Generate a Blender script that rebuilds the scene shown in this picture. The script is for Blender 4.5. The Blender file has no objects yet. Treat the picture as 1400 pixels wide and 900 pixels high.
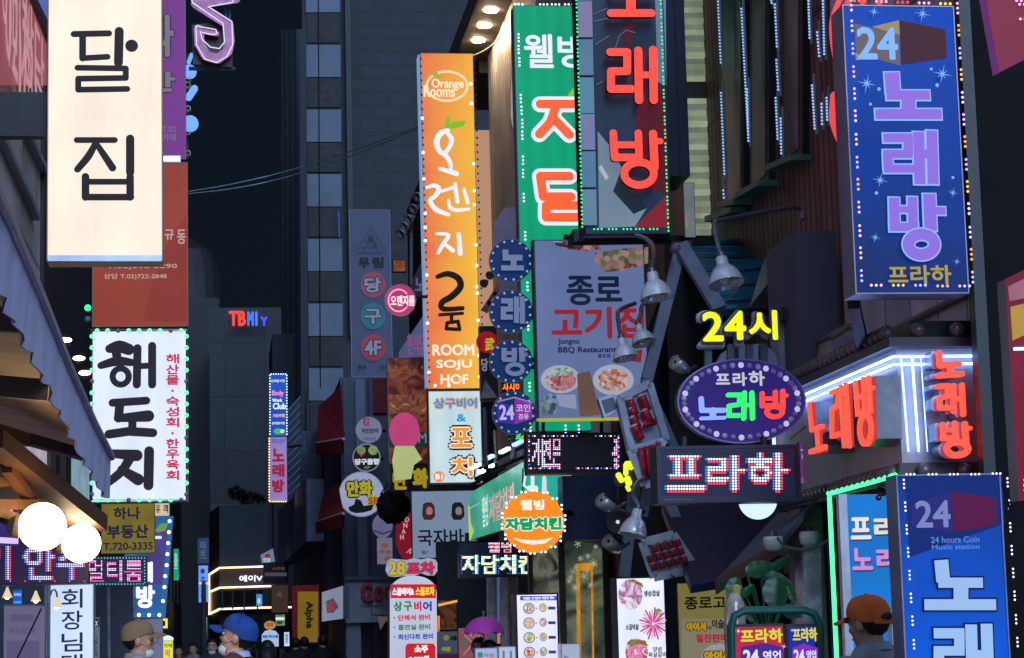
import bpy, bmesh, math, random
import numpy as np
from mathutils import Vector, Matrix
random.seed(7)
sc = bpy.context.scene
COL = sc.collection
# ------------------------------------------------------------------ camera
F = 3000.0                      # focal length in photo pixels (1400 wide)
cd = bpy.data.cameras.new('camera'); cam = bpy.data.objects.new('camera', cd); COL.objects.link(cam)
cd.sensor_width = 36; cd.lens = F / 1400 * 36; cd.clip_start = 0.1; cd.clip_end = 1500
RM = Matrix.Rotation(math.radians(-7.55), 3, 'Z') @ Matrix.Rotation(math.radians(90 + 7.97), 3, 'X') @ Matrix.Rotation(-0.025, 3, 'Z')
EYE = Vector((0, 0, 1.6))
cam.matrix_world = Matrix.Translation(EYE) @ RM.to_4x4()
sc.camera = cam
# ------------------------------------------------------------------ night sky, added fill light, exposure
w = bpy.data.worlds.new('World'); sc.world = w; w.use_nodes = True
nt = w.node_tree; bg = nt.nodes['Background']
tc = nt.nodes.new('ShaderNodeTexCoord'); nz = nt.nodes.new('ShaderNodeTexNoise'); nz.inputs['Scale'].default_value = 2.5
rp = nt.nodes.new('ShaderNodeValToRGB')
rp.color_ramp.elements[0].color = (0.0034, 0.0070, 0.0120, 1); rp.color_ramp.elements[1].color = (0.0050, 0.0098, 0.0165, 1)
nt.links.new(tc.outputs['Generated'], nz.inputs['Vector']); nt.links.new(nz.outputs['Fac'], rp.inputs['Fac'])
# sky made brighter behind the camera, out of view, as added fill light
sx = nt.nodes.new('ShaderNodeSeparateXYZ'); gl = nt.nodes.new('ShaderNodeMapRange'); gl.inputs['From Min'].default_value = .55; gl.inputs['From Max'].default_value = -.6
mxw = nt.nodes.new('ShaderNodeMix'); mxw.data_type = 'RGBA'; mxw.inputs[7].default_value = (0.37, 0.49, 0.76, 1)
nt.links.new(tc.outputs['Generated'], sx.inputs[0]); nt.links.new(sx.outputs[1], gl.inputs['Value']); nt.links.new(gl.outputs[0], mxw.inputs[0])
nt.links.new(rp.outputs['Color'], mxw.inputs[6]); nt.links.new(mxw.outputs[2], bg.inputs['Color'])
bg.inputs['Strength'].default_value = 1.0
sd = bpy.data.lights.new('fill_sun', 'SUN'); sun = bpy.data.objects.new('fill_sun', sd); COL.objects.link(sun)  # added sun from behind the camera, fills the dark street surfaces
sd.energy = 2.3; sd.angle = math.radians(36); sd.color = (0.50, 0.68, 1.0)
sun.rotation_euler = (math.radians(64), 0, math.radians(11))
sc.view_settings.view_transform = 'Standard'; sc.view_settings.look = 'None'; sc.view_settings.exposure = 0.0; sc.view_settings.gamma = 1
sc.cycles.max_bounces = 6; sc.cycles.sample_clamp_indirect = 4

# ------------------------------------------------------------------ helpers: pixels of a survey -> metres
def ray(px, py): return RM @ Vector(((px - 700) / F, -(py - 450) / F, -1))
class PL:
    """an upright plane: u right, n towards the street, v up"""
    def __init__(s, px, py, Y=None, X=None, yaw=0):
        d = ray(px, py)
        t = (Y - EYE.y) / d.y if X is None else (X - EYE.x) / d.x
        s.O = EYE + d * t
        if X is not None: yaw = -90 if X > 0 else 90
        a = math.radians(yaw)
        s.u = Vector((math.cos(a), math.sin(a), 0)); s.n = Vector((math.sin(a), -math.cos(a), 0)); s.v = Vector((0, 0, 1))
        s.k = abs(s.ab(px, py + 5)[1] - s.ab(px, py - 5)[1]) / 10
    def ab(s, px, py):
        d = ray(px, py); t = (s.O - EYE).dot(s.n) / d.dot(s.n); p = EYE + d * t - s.O
        return (p.dot(s.u), p.z)
    def w(s, px, py, h=0):
        a, b = s.ab(px, py); return s.pt(a, b, h)
    def pt(s, a, b, h=0): return s.O + s.u * a + s.v * b + s.n * h
def P(px, py, Y):
    d = ray(px, py); return EYE + d * (Y / d.y)
def PX(px, py, X):
    d = ray(px, py); return EYE + d * (X / d.x)

# ------------------------------------------------------------------ materials
def lin(h):
    if isinstance(h, str):
        h = h.lstrip('#'); c = [int(h[i:i + 2], 16) / 255 for i in (0, 2, 4)]
    else: c = h
    return tuple((x / 12.92 if x <= .04045 else ((x + .055) / 1.055) ** 2.4) for x in c)
MC = {}
def _mat(key, nm):
    m = bpy.data.materials.new(nm); m.use_nodes = True; MC[key] = m
    return m, m.node_tree, m.node_tree.nodes['Principled BSDF']
def em(h, s=1.0, var=0.0, sc_=3.0, samp=True, rough=.35):
    """emissive surface: lamp, lit sign face, LED, also unlit cloth and boards given added glow"""
    key = ('em', h, s, var, sc_, samp)
    if key in MC: return MC[key]
    m, nt, b = _mat(key, 'lit_' + str(h).strip('#'))
    c = lin(h)
    b.inputs['Base Color'].default_value = (*[x * .1 for x in c], 1); b.inputs['Roughness'].default_value = rough
    b.inputs['Specular IOR Level'].default_value = .12
    b.inputs['Emission Color'].default_value = (*c, 1); b.inputs['Emission Strength'].default_value = s
    if var:
        t = nt.nodes.new('ShaderNodeTexCoord'); n = nt.nodes.new('ShaderNodeTexNoise'); n.inputs['Scale'].default_value = sc_; n.inputs['Detail'].default_value = 5
        r = nt.nodes.new('ShaderNodeMapRange'); r.inputs['From Min'].default_value = .3; r.inputs['From Max'].default_value = .7
        r.inputs['To Min'].default_value = s * (1 - var); r.inputs['To Max'].default_value = s * (1 + var)
        nt.links.new(t.outputs['Object'], n.inputs['Vector']); nt.links.new(n.outputs['Fac'], r.inputs['Value']); nt.links.new(r.outputs[0], b.inputs['Emission Strength'])
    if not samp: m.cycles.emission_sampling = 'NONE'
    return m
def pr(h, rough=.6, metal=0.0, var=.18, sc_=6.0, spec=.4, bump=0.0, stretch=(1, 1, 1)):
    """an ordinary surface with some dirt and unevenness"""
    key = ('pr', h, rough, metal, var, sc_, spec, bump, stretch)
    if key in MC: return MC[key]
    m, nt, b = _mat(key, 'paint_' + str(h).strip('#'))
    c = lin(h)
    b.inputs['Roughness'].default_value = rough; b.inputs['Metallic'].default_value = metal; b.inputs['Specular IOR Level'].default_value = spec
    b.inputs['Base Color'].default_value = (*c, 1)
    if var or bump:
        t = nt.nodes.new('ShaderNodeTexCoord'); mp = nt.nodes.new('ShaderNodeMapping'); mp.inputs['Scale'].default_value = stretch
        n = nt.nodes.new('ShaderNodeTexNoise'); n.inputs['Scale'].default_value = sc_; n.inputs['Detail'].default_value = 8; n.inputs['Roughness'].default_value = .65
        nt.links.new(t.outputs['Object'], mp.inputs['Vector']); nt.links.new(mp.outputs[0], n.inputs['Vector'])
        r = nt.nodes.new('ShaderNodeValToRGB'); r.color_ramp.elements[0].position = .32; r.color_ramp.elements[1].position = .68
        r.color_ramp.elements[0].color = (*[x * (1 - var) ** 1.5 for x in c], 1); r.color_ramp.elements[1].color = (*[min(1, x * (1 + var)) for x in c], 1)
        nt.links.new(n.outputs['Fac'], r.inputs['Fac']); nt.links.new(r.outputs['Color'], b.inputs['Base Color'])
        rr = nt.nodes.new('ShaderNodeMapRange'); rr.inputs['To Min'].default_value = max(.05, rough - .15); rr.inputs['To Max'].default_value = min(1, rough + .15)
        nt.links.new(n.outputs['Fac'], rr.inputs['Value']); nt.links.new(rr.outputs[0], b.inputs['Roughness'])
        if bump:
            bp = nt.nodes.new('ShaderNodeBump'); bp.inputs['Strength'].default_value = bump; bp.inputs['Distance'].default_value = .02
            nt.links.new(n.outputs['Fac'], bp.inputs['Height']); nt.links.new(bp.outputs[0], b.inputs['Normal'])
    return m
def tile(h, mort, w=.6, hh=.4, rough=.5, kind='brick', msize=.02, axis='xz'):
    """brick / panel / plank wall. axis tells which two object axes run along it"""
    key = ('tile', h, mort, w, hh, rough, kind, msize, axis)
    if key in MC: return MC[key]
    m, nt, b = _mat(key, kind + '_wall'); c = lin(h); d = lin(mort)
    t = nt.nodes.new('ShaderNodeTexCoord'); sp = nt.nodes.new('ShaderNodeSeparateXYZ'); cb = nt.nodes.new('ShaderNodeCombineXYZ')
    nt.links.new(t.outputs['Object'], sp.inputs[0]); nt.links.new(sp.outputs[0 if axis[0] == 'x' else 1], cb.inputs[0]); nt.links.new(sp.outputs[2], cb.inputs[1])
    k = nt.nodes.new('ShaderNodeTexBrick'); k.inputs['Scale'].default_value = 1; k.inputs['Brick Width'].default_value = w; k.inputs['Row Height'].default_value = hh
    k.inputs['Mortar Size'].default_value = msize; k.offset = 0.5 if kind == 'brick' else 0.0; k.inputs['Bias'].default_value = -.2
    k.inputs['Color1'].default_value = (*[x * .78 for x in c], 1); k.inputs['Color2'].default_value = (*[min(1, x * 1.2) for x in c], 1); k.inputs['Mortar'].default_value = (*d, 1)
    n = nt.nodes.new('ShaderNodeTexNoise'); n.inputs['Scale'].default_value = 2.2; n.inputs['Detail'].default_value = 9
    mx = nt.nodes.new('ShaderNodeMix'); mx.data_type = 'RGBA'; mx.blend_type = 'MULTIPLY'; mx.inputs['Factor'].default_value = .6
    r = nt.nodes.new('ShaderNodeValToRGB'); r.color_ramp.elements[0].position = .3; r.color_ramp.elements[1].position = .62; r.color_ramp.elements[0].color = (.45, .43, .42, 1)
    nt.links.new(cb.outputs[0], k.inputs['Vector']); nt.links.new(t.outputs['Object'], n.inputs['Vector']); nt.links.new(n.outputs['Fac'], r.inputs['Fac'])
    nt.links.new(k.outputs['Color'], mx.inputs[6]); nt.links.new(r.outputs['Color'], mx.inputs[7]); nt.links.new(mx.outputs[2], b.inputs['Base Color'])
    bp = nt.nodes.new('ShaderNodeBump'); bp.inputs['Strength'].default_value = .5; bp.inputs['Distance'].default_value = .015; bp.invert = True
    nt.links.new(k.outputs['Fac'], bp.inputs['Height']); nt.links.new(bp.outputs[0], b.inputs['Normal'])
    b.inputs['Roughness'].default_value = rough
    return m
def grad_em(c0, c1, s=1.0, axis=0, lo=-.3, hi=.3, var=.12):
    """printed lightbox sheet whose ink runs from one colour to another, lit by tubes behind it"""
    key = ('grad', c0, c1, s, axis, lo, hi)
    if key in MC: return MC[key]
    m, nt, b = _mat(key, 'printed_lightbox')
    t = nt.nodes.new('ShaderNodeTexCoord'); sp = nt.nodes.new('ShaderNodeSeparateXYZ'); mr = nt.nodes.new('ShaderNodeMapRange'); mr.inputs['From Min'].default_value = lo; mr.inputs['From Max'].default_value = hi
    n = nt.nodes.new('ShaderNodeTexNoise'); n.inputs['Scale'].default_value = 1.6; n.inputs['Detail'].default_value = 4
    ad = nt.nodes.new('ShaderNodeMath'); ad.operation = 'MULTIPLY_ADD'; ad.inputs[1].default_value = .7; 
    r = nt.nodes.new('ShaderNodeValToRGB'); r.color_ramp.elements[0].color = (*lin(c0), 1); r.color_ramp.elements[1].color = (*lin(c1), 1); r.color_ramp.elements[0].position = .25; r.color_ramp.elements[1].position = 1
    nt.links.new(t.outputs['Object'], sp.inputs[0]); nt.links.new(sp.outputs[axis], mr.inputs['Value']); nt.links.new(t.outputs['Object'], n.inputs['Vector'])
    nt.links.new(n.outputs['Fac'], ad.inputs[0]); nt.links.new(mr.outputs[0], ad.inputs[2]); nt.links.new(ad.outputs[0], r.inputs['Fac'])
    nt.links.new(r.outputs['Color'], b.inputs['Emission Color']); b.inputs['Emission Strength'].default_value = s
    b.inputs['Base Color'].default_value = (*[x * .1 for x in lin(c0)], 1); b.inputs['Roughness'].default_value = .4; b.inputs['Specular IOR Level'].default_value = .12
    return m
def photo_mat(cols, sc_=30.0, emit=0.0, kind='noise'):
    """blotches of several colours: printed food, also lit interiors painted on a flat face"""
    key = ('photo', tuple(cols), sc_, emit, kind)
    if key in MC: return MC[key]
    m, nt, b = _mat(key, 'printed_picture')
    t = nt.nodes.new('ShaderNodeTexCoord')
    if kind == 'vor':
        n = nt.nodes.new('ShaderNodeTexVoronoi'); n.inputs['Scale'].default_value = sc_ * 2.6; out = n.outputs['Color']
        bw = nt.nodes.new('ShaderNodeRGBToBW'); nt.links.new(out, bw.inputs[0]); out = bw.outputs[0]
    else:
        n = nt.nodes.new('ShaderNodeTexNoise'); n.inputs['Scale'].default_value = sc_; n.inputs['Detail'].default_value = 6; n.inputs['Distortion'].default_value = 1.2; out = n.outputs['Fac']
    nt.links.new(t.outputs['Object'], n.inputs['Vector'])
    r = nt.nodes.new('ShaderNodeValToRGB'); cr = r.color_ramp
    lo, hi = (.15, .85) if kind == 'vor' else (.33, .67)
    cr.elements[0].position = lo; cr.elements[0].color = (*lin(cols[0]), 1); cr.elements[1].position = hi; cr.elements[1].color = (*lin(cols[-1]), 1)
    for i, c in enumerate(cols[1:-1]):
        e = cr.elements.new(lo + (hi - lo) * (i + 1) / (len(cols) - 1)); e.color = (*lin(c), 1)
    nt.links.new(out, r.inputs['Fac']); nt.links.new(r.outputs['Color'], b.inputs['Base Color']); b.inputs['Roughness'].default_value = .5
    if emit: nt.links.new(r.outputs['Color'], b.inputs['Emission Color']); b.inputs['Emission Strength'].default_value = emit
    return m
def glass(h='#0a0f14', rough=.08):
    key = ('glass', h, rough)
    if key in MC: return MC[key]
    m, nt, b = _mat(key, 'window_glass'); b.inputs['Base Color'].default_value = (*lin(h), 1); b.inputs['Roughness'].default_value = rough; b.inputs['Specular IOR Level'].default_value = .9
    return m

def catmull(pts, n=4):
    P_ = [Vector(p) for p in pts]; out = []
    for i in range(len(P_) - 1):
        a, b, c, d = P_[max(i - 1, 0)], P_[i], P_[i + 1], P_[min(i + 2, len(P_) - 1)]
        for j in range(n):
            t = j / n; out.append(tuple(.5 * (2 * b + (c - a) * t + (2 * a - 5 * b + 4 * c - d) * t * t + (3 * b - a - 3 * c + d) * t ** 3)))
    return out + [tuple(P_[-1])]
def lbx(h, s=1.0, tubes=5.0, axis=0, amp=.05, edge=None):
    """lightbox sheet: uneven tubes behind it, faint dirt and fading in the printed film"""
    key = ('lb', h, s, tubes, axis, amp)
    if key in MC: return MC[key]
    m, nt, b = _mat(key, 'lightbox_sheet'); c = lin(h)
    t = nt.nodes.new('ShaderNodeTexCoord'); sp = nt.nodes.new('ShaderNodeSeparateXYZ'); nt.links.new(t.outputs['Object'], sp.inputs[0])
    mu = nt.nodes.new('ShaderNodeMath'); mu.operation = 'MULTIPLY'; mu.inputs[1].default_value = tubes * 6.283; nt.links.new(sp.outputs[axis], mu.inputs[0])
    sn = nt.nodes.new('ShaderNodeMath'); sn.operation = 'SINE'; nt.links.new(mu.outputs[0], sn.inputs[0])
    n1 = nt.nodes.new('ShaderNodeTexNoise'); n1.inputs['Scale'].default_value = 1.7; n1.inputs['Detail'].default_value = 3; nt.links.new(t.outputs['Object'], n1.inputs['Vector'])
    mp = nt.nodes.new('ShaderNodeMapping'); mp.inputs['Scale'].default_value = (30, 30, 4); n2 = nt.nodes.new('ShaderNodeTexNoise'); n2.inputs['Scale'].default_value = 1.0; n2.inputs['Detail'].default_value = 8; nt.links.new(t.outputs['Object'], mp.inputs[0]); nt.links.new(mp.outputs[0], n2.inputs['Vector'])
    a1 = nt.nodes.new('ShaderNodeMath'); a1.operation = 'MULTIPLY_ADD'; a1.inputs[1].default_value = amp * s; a1.inputs[2].default_value = s * (1 - .20 - .07); nt.links.new(sn.outputs[0], a1.inputs[0])
    a2 = nt.nodes.new('ShaderNodeMath'); a2.operation = 'MULTIPLY_ADD'; a2.inputs[1].default_value = .40 * s; nt.links.new(n1.outputs['Fac'], a2.inputs[0]); nt.links.new(a1.outputs[0], a2.inputs[2])
    a3 = nt.nodes.new('ShaderNodeMath'); a3.operation = 'MULTIPLY_ADD'; a3.inputs[1].default_value = .14 * s; nt.links.new(n2.outputs['Fac'], a3.inputs[0]); nt.links.new(a2.outputs[0], a3.inputs[2])
    nt.links.new(a3.outputs[0], b.inputs['Emission Strength']); b.inputs['Emission Color'].default_value = (*c, 1); b.inputs['Base Color'].default_value = (*[x * .1 for x in c], 1); b.inputs['Roughness'].default_value = .4; b.inputs['Specular IOR Level'].default_value = .12
    return m
# ------------------------------------------------------------------ mesh building
class MB:
    def __init__(s): s.v = []; s.f = []; s.mi = []; s.mats = []; s.k = 0
    def m(s, mat):
        if mat not in s.mats: s.mats.append(mat)
        return s.mats.index(mat)
    def face(s, pts, mat):
        n = len(s.v); s.v += [Vector(p) for p in pts]; s.f.append(tuple(range(n, n + len(pts)))); s.mi.append(s.m(mat)); return s
    def raw(s, vs, fs, mat):
        n = len(s.v); s.v += [Vector(p) for p in vs]; s.f += [tuple(i + n for i in f) for f in fs]; s.mi += [s.m(mat)] * len(fs); return s
    def box(s, x0, x1, y0, y1, z0, z1, mat):
        vs = [(x, y, z) for z in (z0, z1) for y in (y0, y1) for x in (x0, x1)]
        return s.raw(vs, [(0, 2, 3, 1), (4, 5, 7, 6), (0, 1, 5, 4), (2, 6, 7, 3), (0, 4, 6, 2), (1, 3, 7, 5)], mat)
    def prism(s, pl, ab, h0, h1, mat, side=None, back=True):
        """outline (a,b) on a plane, from depth h0 to h1"""
        A = sum(ab[i][0] * ab[(i + 1) % len(ab)][1] - ab[(i + 1) % len(ab)][0] * ab[i][1] for i in range(len(ab)))
        if A < 0: ab = ab[::-1]
        n = len(ab); N = len(s.v)
        s.v += [pl.pt(a, b, h1) for a, b in ab] + [pl.pt(a, b, h0) for a, b in ab]
        s.f.append(tuple(range(N, N + n))); s.mi.append(s.m(mat))
        sm = s.m(side or mat)
        if back: s.f.append(tuple(range(N + 2 * n - 1, N + n - 1, -1))); s.mi.append(sm)
        if h1 != h0:
            for i in range(n):
                j = (i + 1) % n; s.f.append((N + i, N + n + i, N + n + j, N + j)); s.mi.append(sm)
        return s
    def pbox(s, pl, p0, p1, h0, h1, mat, side=None):
        my = (p0[1] + p1[1]) / 2; mx = (p0[0] + p1[0]) / 2
        a0, a1, b0, b1 = pl.ab(p0[0], my)[0], pl.ab(p1[0], my)[0], pl.ab(mx, p0[1])[1], pl.ab(mx, p1[1])[1]
        return s.prism(pl, [(a0, b0), (a1, b0), (a1, b1), (a0, b1)], h0, h1, mat, side)
    def bar(s, p, q, wd, hd, mat, up=(0, 0, 1)):
        p, q = Vector(p), Vector(q); d = (q - p).normalized(); up = Vector(up)
        if abs(d.dot(up)) > .98: up = Vector((0, 1, 0))
        r = d.cross(up).normalized() * wd / 2; t = r.cross(d).normalized() * hd / 2
        vs = [c + sr * r + st * t for c in (p, q) for sr, st in ((-1, -1), (1, -1), (1, 1), (-1, 1))]
        return s.raw(vs, [(0, 1, 2, 3), (7, 6, 5, 4), (0, 4, 5, 1), (1, 5, 6, 2), (2, 6, 7, 3), (3, 7, 4, 0)], mat)
    def tube(s, pts, r, mat, n=8, cap=True):
        pts = [Vector(p) for p in pts]; rings = []; N = len(s.v)
        rs = r if isinstance(r, (list, tuple)) else [r] * len(pts)
        ref = None
        for i, p in enumerate(pts):
            d = (pts[min(i + 1, len(pts) - 1)] - pts[max(i - 1, 0)]).normalized()
            if ref is None: ref = d.cross(Vector((0, 0, 1))) if abs(d.z) < .95 else d.cross(Vector((0, 1, 0)))
            a = (ref - d * ref.dot(d)).normalized(); b = d.cross(a); ref = a
            s.v += [p + (a * math.cos(t) + b * math.sin(t)) * rs[i] for t in [2 * math.pi * k / n for k in range(n)]]
        mi = s.m(mat)
        for i in range(len(pts) - 1):
            for k in range(n):
                k2 = (k + 1) % n; s.f.append((N + i * n + k, N + i * n + k2, N + (i + 1) * n + k2, N + (i + 1) * n + k)); s.mi.append(mi)
        if cap:
            s.f.append(tuple(N + k for k in range(n - 1, -1, -1))); s.f.append(tuple(N + (len(pts) - 1) * n + k for k in range(n))); s.mi += [mi, mi]
        return s
    def lathe(s, c, axis, prof, mat, n=20):
        """profile (distance along axis, radius)"""
        c = Vector(c); d = Vector(axis).normalized(); a = d.orthogonal().normalized(); b = d.cross(a); N = len(s.v); mi = s.m(mat)
        for t, r in prof: s.v += [c + d * t + (a * math.cos(2 * math.pi * k / n) + b * math.sin(2 * math.pi * k / n)) * max(r, 1e-4) for k in range(n)]
        for i in range(len(prof) - 1):
            for k in range(n):
                k2 = (k + 1) % n; s.f.append((N + i * n + k, N + i * n + k2, N + (i + 1) * n + k2, N + (i + 1) * n + k)); s.mi.append(mi)
        return s
    def ball(s, c, r, mat, n=20, m_=12, sc_=(1, 1, 1), t0=0.0, t1=math.pi):
        c = Vector(c); N = len(s.v); mi = s.m(mat)
        for i in range(m_ + 1):
            t = t0 + (t1 - t0) * i / m_
            s.v += [c + Vector((math.sin(t) * math.cos(2 * math.pi * k / n) * sc_[0], math.sin(t) * math.sin(2 * math.pi * k / n) * sc_[1], math.cos(t) * sc_[2])) * r for k in range(n)]
        for i in range(m_):
            for k in range(n):
                k2 = (k + 1) % n; s.f.append((N + i * n + k, N + (i + 1) * n + k, N + (i + 1) * n + k2, N + i * n + k2)); s.mi.append(mi)
        return s
    def disc(s, pl, px, py, rx, ry, h0, h1, mat, n=28, side=None):
        a, b = pl.ab(px, py); k = pl.k
        return s.prism(pl, [(a + rx * k * math.cos(2 * math.pi * i / n), b + ry * k * math.sin(2 * math.pi * i / n)) for i in range(n)], h0, h1, mat, side)
    def ring(s, pl, px, py, rx, ry, wd, h0, h1, mat, n=28, a0=0, a1=360, side=None):
        pts = [(px + rx * math.cos(math.radians(a0 + (a1 - a0) * i / n)), py - ry * math.sin(math.radians(a0 + (a1 - a0) * i / n))) for i in range(n + 1)]
        return s.stroke(pl, pts, wd, h0, h1, mat, closed=(a1 - a0 == 360), side=side)
    def stroke(s, pl, pts, wd, h0, h1, mat, closed=False, cap='round', side=None):
        """a brush / tube stroke along points of the survey; pieces are staggered a hair in depth so none is coplanar"""
        if isinstance(wd, (list, tuple)) and len(pts) > 2 and not closed: pts = catmull(pts, 4)
        q = [Vector(pl.ab(*p)) for p in pts]; k = pl.k
        if closed and (q[0] - q[-1]).length < 1e-6: q = q[:-1]
        wl = list(wd) if isinstance(wd, (list, tuple)) else [wd, wd]
        ws = [float(np.interp(i / max(1, len(q) - 1), np.linspace(0, 1, len(wl)), wl)) * k / 2 for i in range(len(q))]
        eps = pl.k * .012
        def put(poly):
            s.k += 1; s.prism(pl, [(p[0], p[1]) for p in poly], h0, h1 + s.k * eps, mat, side, back=False)
        n = len(q); segs = []
        cur = [0]
        idx = list(range(1, n)) + ([0] if closed else [])
        for j in idx:
            cur.append(j)
            nx = (j + 1) % n
            if (j == n - 1 and not closed) or (j == 0 and closed): break
            d1 = (q[j] - q[cur[-2]]); d2 = (q[nx] - q[j])
            if d1.length > 0 and d2.length > 0 and d1.angle(d2, 0) > math.radians(40):
                segs.append(cur); cur = [j]
        segs.append(cur)
        def disc(c, r, ang=None):
            m_ = 14; put([(c.x + r * math.cos(2 * math.pi * i / m_), c.y + r * math.sin(2 * math.pi * i / m_)) for i in range(m_)])
        for si, sg in enumerate(segs):
            if len(sg) < 2: continue
            L, R = [], []
            loop = closed and len(segs) == 1
            for t, i in enumerate(sg):
                if loop: a, b = q[sg[(t - 1)]] if t else q[sg[-2]], q[sg[t + 1]] if t + 1 < len(sg) else q[sg[1]]
                else: a, b = q[sg[max(t - 1, 0)]], q[sg[min(t + 1, len(sg) - 1)]]
                d = b - a
                if d.length < 1e-9: d = Vector((1, 0))
                d.normalize(); nn = Vector((-d.y, d.x))
                mfac = 1.0
                if 0 < t < len(sg) - 1 or loop:
                    e = (q[i] - a); 
                    if e.length > 1e-9:
                        e.normalize(); mfac = 1 / max(.5, abs(Vector((-e.y, e.x)).dot(nn)))
                x = q[i].copy()
                if cap == 'square' and not closed:
                    if t == 0 and si == 0: x = x - d * 0
                L.append(x + nn * ws[i] * mfac); R.append(x - nn * ws[i] * mfac)
            s.k += 1
            N = len(s.v); h = h1 + s.k * eps; mi = s.m(mat); smi = s.m(side or mat)
            for l, r in zip(L, R): s.v += [pl.pt(l.x, l.y, h), pl.pt(r.x, r.y, h), pl.pt(l.x, l.y, h0), pl.pt(r.x, r.y, h0)]
            for t in range(len(L) - 1):
                A = N + 4 * t; B = A + 4
                s.f += [(A, A + 1, B + 1, B), (A + 2, A, B, B + 2), (A + 1, A + 3, B + 3, B + 1)]; s.mi += [mi, smi, smi]
            if not loop:
                e = N + 4 * (len(L) - 1); s.f += [(N, N + 2, N + 3, N + 1), (e, e + 1, e + 3, e + 2)]; s.mi += [smi, smi]
                if cap == 'round':
                    disc(q[sg[0]], ws[sg[0]]); disc(q[sg[-1]], ws[sg[-1]])
        if cap != 'round':
            for sg in segs[1:]:
                c = q[sg[0]]; r = ws[sg[0]]; put([(c.x - r, c.y - r), (c.x + r, c.y - r), (c.x + r, c.y + r), (c.x - r, c.y + r)])
        return s
    def text(s, pl, body, bb, h0, h1, mat, bold=0.0, side=None, rot=0, flip=False):
        """lettering fitted to a rectangle of the survey (x0,y0,x1,y1)"""
        vs, fs = glyphs(body)
        lo = vs.min(0); hi = vs.max(0); sz = np.maximum(hi - lo, 1e-6)
        (a0, b0), (a1, b1) = pl.ab(bb[0], bb[3]), pl.ab(bb[2], bb[1]); k = pl.k; g = bold * k
        offs = [(0, 0)] if not bold else [(0, 0)] + [(g * math.cos(t), g * math.sin(t)) for t in [math.pi / 8 * (2 * i + .5) for i in range(8)]]
        U = (vs[:, :2] - lo[:2]) / sz[:2]
        if rot == 90: U = np.stack([U[:, 1], 1 - U[:, 0]], 1)
        if flip: U = np.stack([1 - U[:, 0], U[:, 1]], 1)
        eps = k * .01
        for i, (ox, oy) in enumerate(offs):
            s.k += 1
            pts = [pl.pt(a0 + g + (a1 - a0 - 2 * g) * x + ox, b0 + g + (b1 - b0 - 2 * g) * y + oy, h1 + s.k * eps) for x, y in U]
            s.raw(pts, fs, mat)
        if h1 - h0 > .004 and side:     # letter returns: walls along the outline edges
            ed = {}
            for f in fs:
                for a, b in zip(f, f[1:] + f[:1]): ed[(min(a, b), max(a, b))] = ed.get((min(a, b), max(a, b)), []) + [(a, b)]
            pts = [(a0 + (a1 - a0) * x, b0 + (b1 - b0) * y) for x, y in U]
            for e in ed.values():
                if len(e) == 1:
                    a, b = e[0]; s.face([pl.pt(*pts[a], h0), pl.pt(*pts[b], h0), pl.pt(*pts[b], h1), pl.pt(*pts[a], h1)], side)
        return s
    def build(s, name, parent=None, smooth=False, at=None):
        me = bpy.data.meshes.new(name)
        o0 = Vector(parent_loc(parent)) if parent is not None else (Vector(at) if at is not None else Vector((0, 0, 0)))
        me.from_pydata([tuple(v - o0) for v in s.v], [], s.f)
        for m in s.mats: me.materials.append(m)
        me.polygons.foreach_set('material_index', s.mi)
        if smooth:
            me.polygons.foreach_set('use_smooth', [True] * len(me.polygons))
            bb_ = bmesh.new(); bb_.from_mesh(me); bmesh.ops.remove_doubles(bb_, verts=bb_.verts, dist=2e-5); bb_.to_mesh(me); bb_.free()
        me.update()
        o = bpy.data.objects.new(name, me); COL.objects.link(o)
        LOC[o.name] = o0
        if parent is not None: o.parent = parent
        else: o.location = o0
        return o
LOC = {}
def parent_loc(o): return LOC[o.name]
_tc = bpy.data.curves.new('letters', 'FONT'); _to = bpy.data.objects.new('letters', _tc); _tc.resolution_u = 3; _tc.align_x = 'CENTER'; _tc.space_line = 1.0
GC = {}
def glyphs(body):
    if body not in GC:
        _tc.body = body; me = _to.to_mesh()
        vs = np.array([v.co[:] for v in me.vertices]); fs = [tuple(p.vertices) for p in me.polygons]
        # weld so that outline edges can be told from inner ones
        _to.to_mesh_clear(); key = {}; rm = []
        for v in vs:
            kk = (round(v[0], 4), round(v[1], 4)); key.setdefault(kk, len(key)); rm.append(key[kk])
        nv = np.zeros((len(key), 3)); 
        for v, i in zip(vs, rm): nv[i] = v
        fs = [t for t in (tuple(dict.fromkeys(rm[i] for i in f)) for f in fs) if len(t) > 2]
        GC[body] = (nv, fs)
    return GC[body]
def tag(o, label=None, cat=None, group=None, kind=None):
    if label: o['label'] = label
    if cat: o['category'] = cat
    if group: o['group'] = group
    if kind: o['kind'] = kind
    return o
def thing(name, loc, label, cat, group=None):
    o = bpy.data.objects.new(name, None); COL.objects.link(o); o.location = loc; o.empty_display_size = .1; LOC[o.name] = Vector(loc)
    return tag(o, label, cat, group)
def solo(name, mb, at, label, cat, group=None, smooth=False):
    return tag(mb.build(name, None, smooth, at), label, cat, group)

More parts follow.
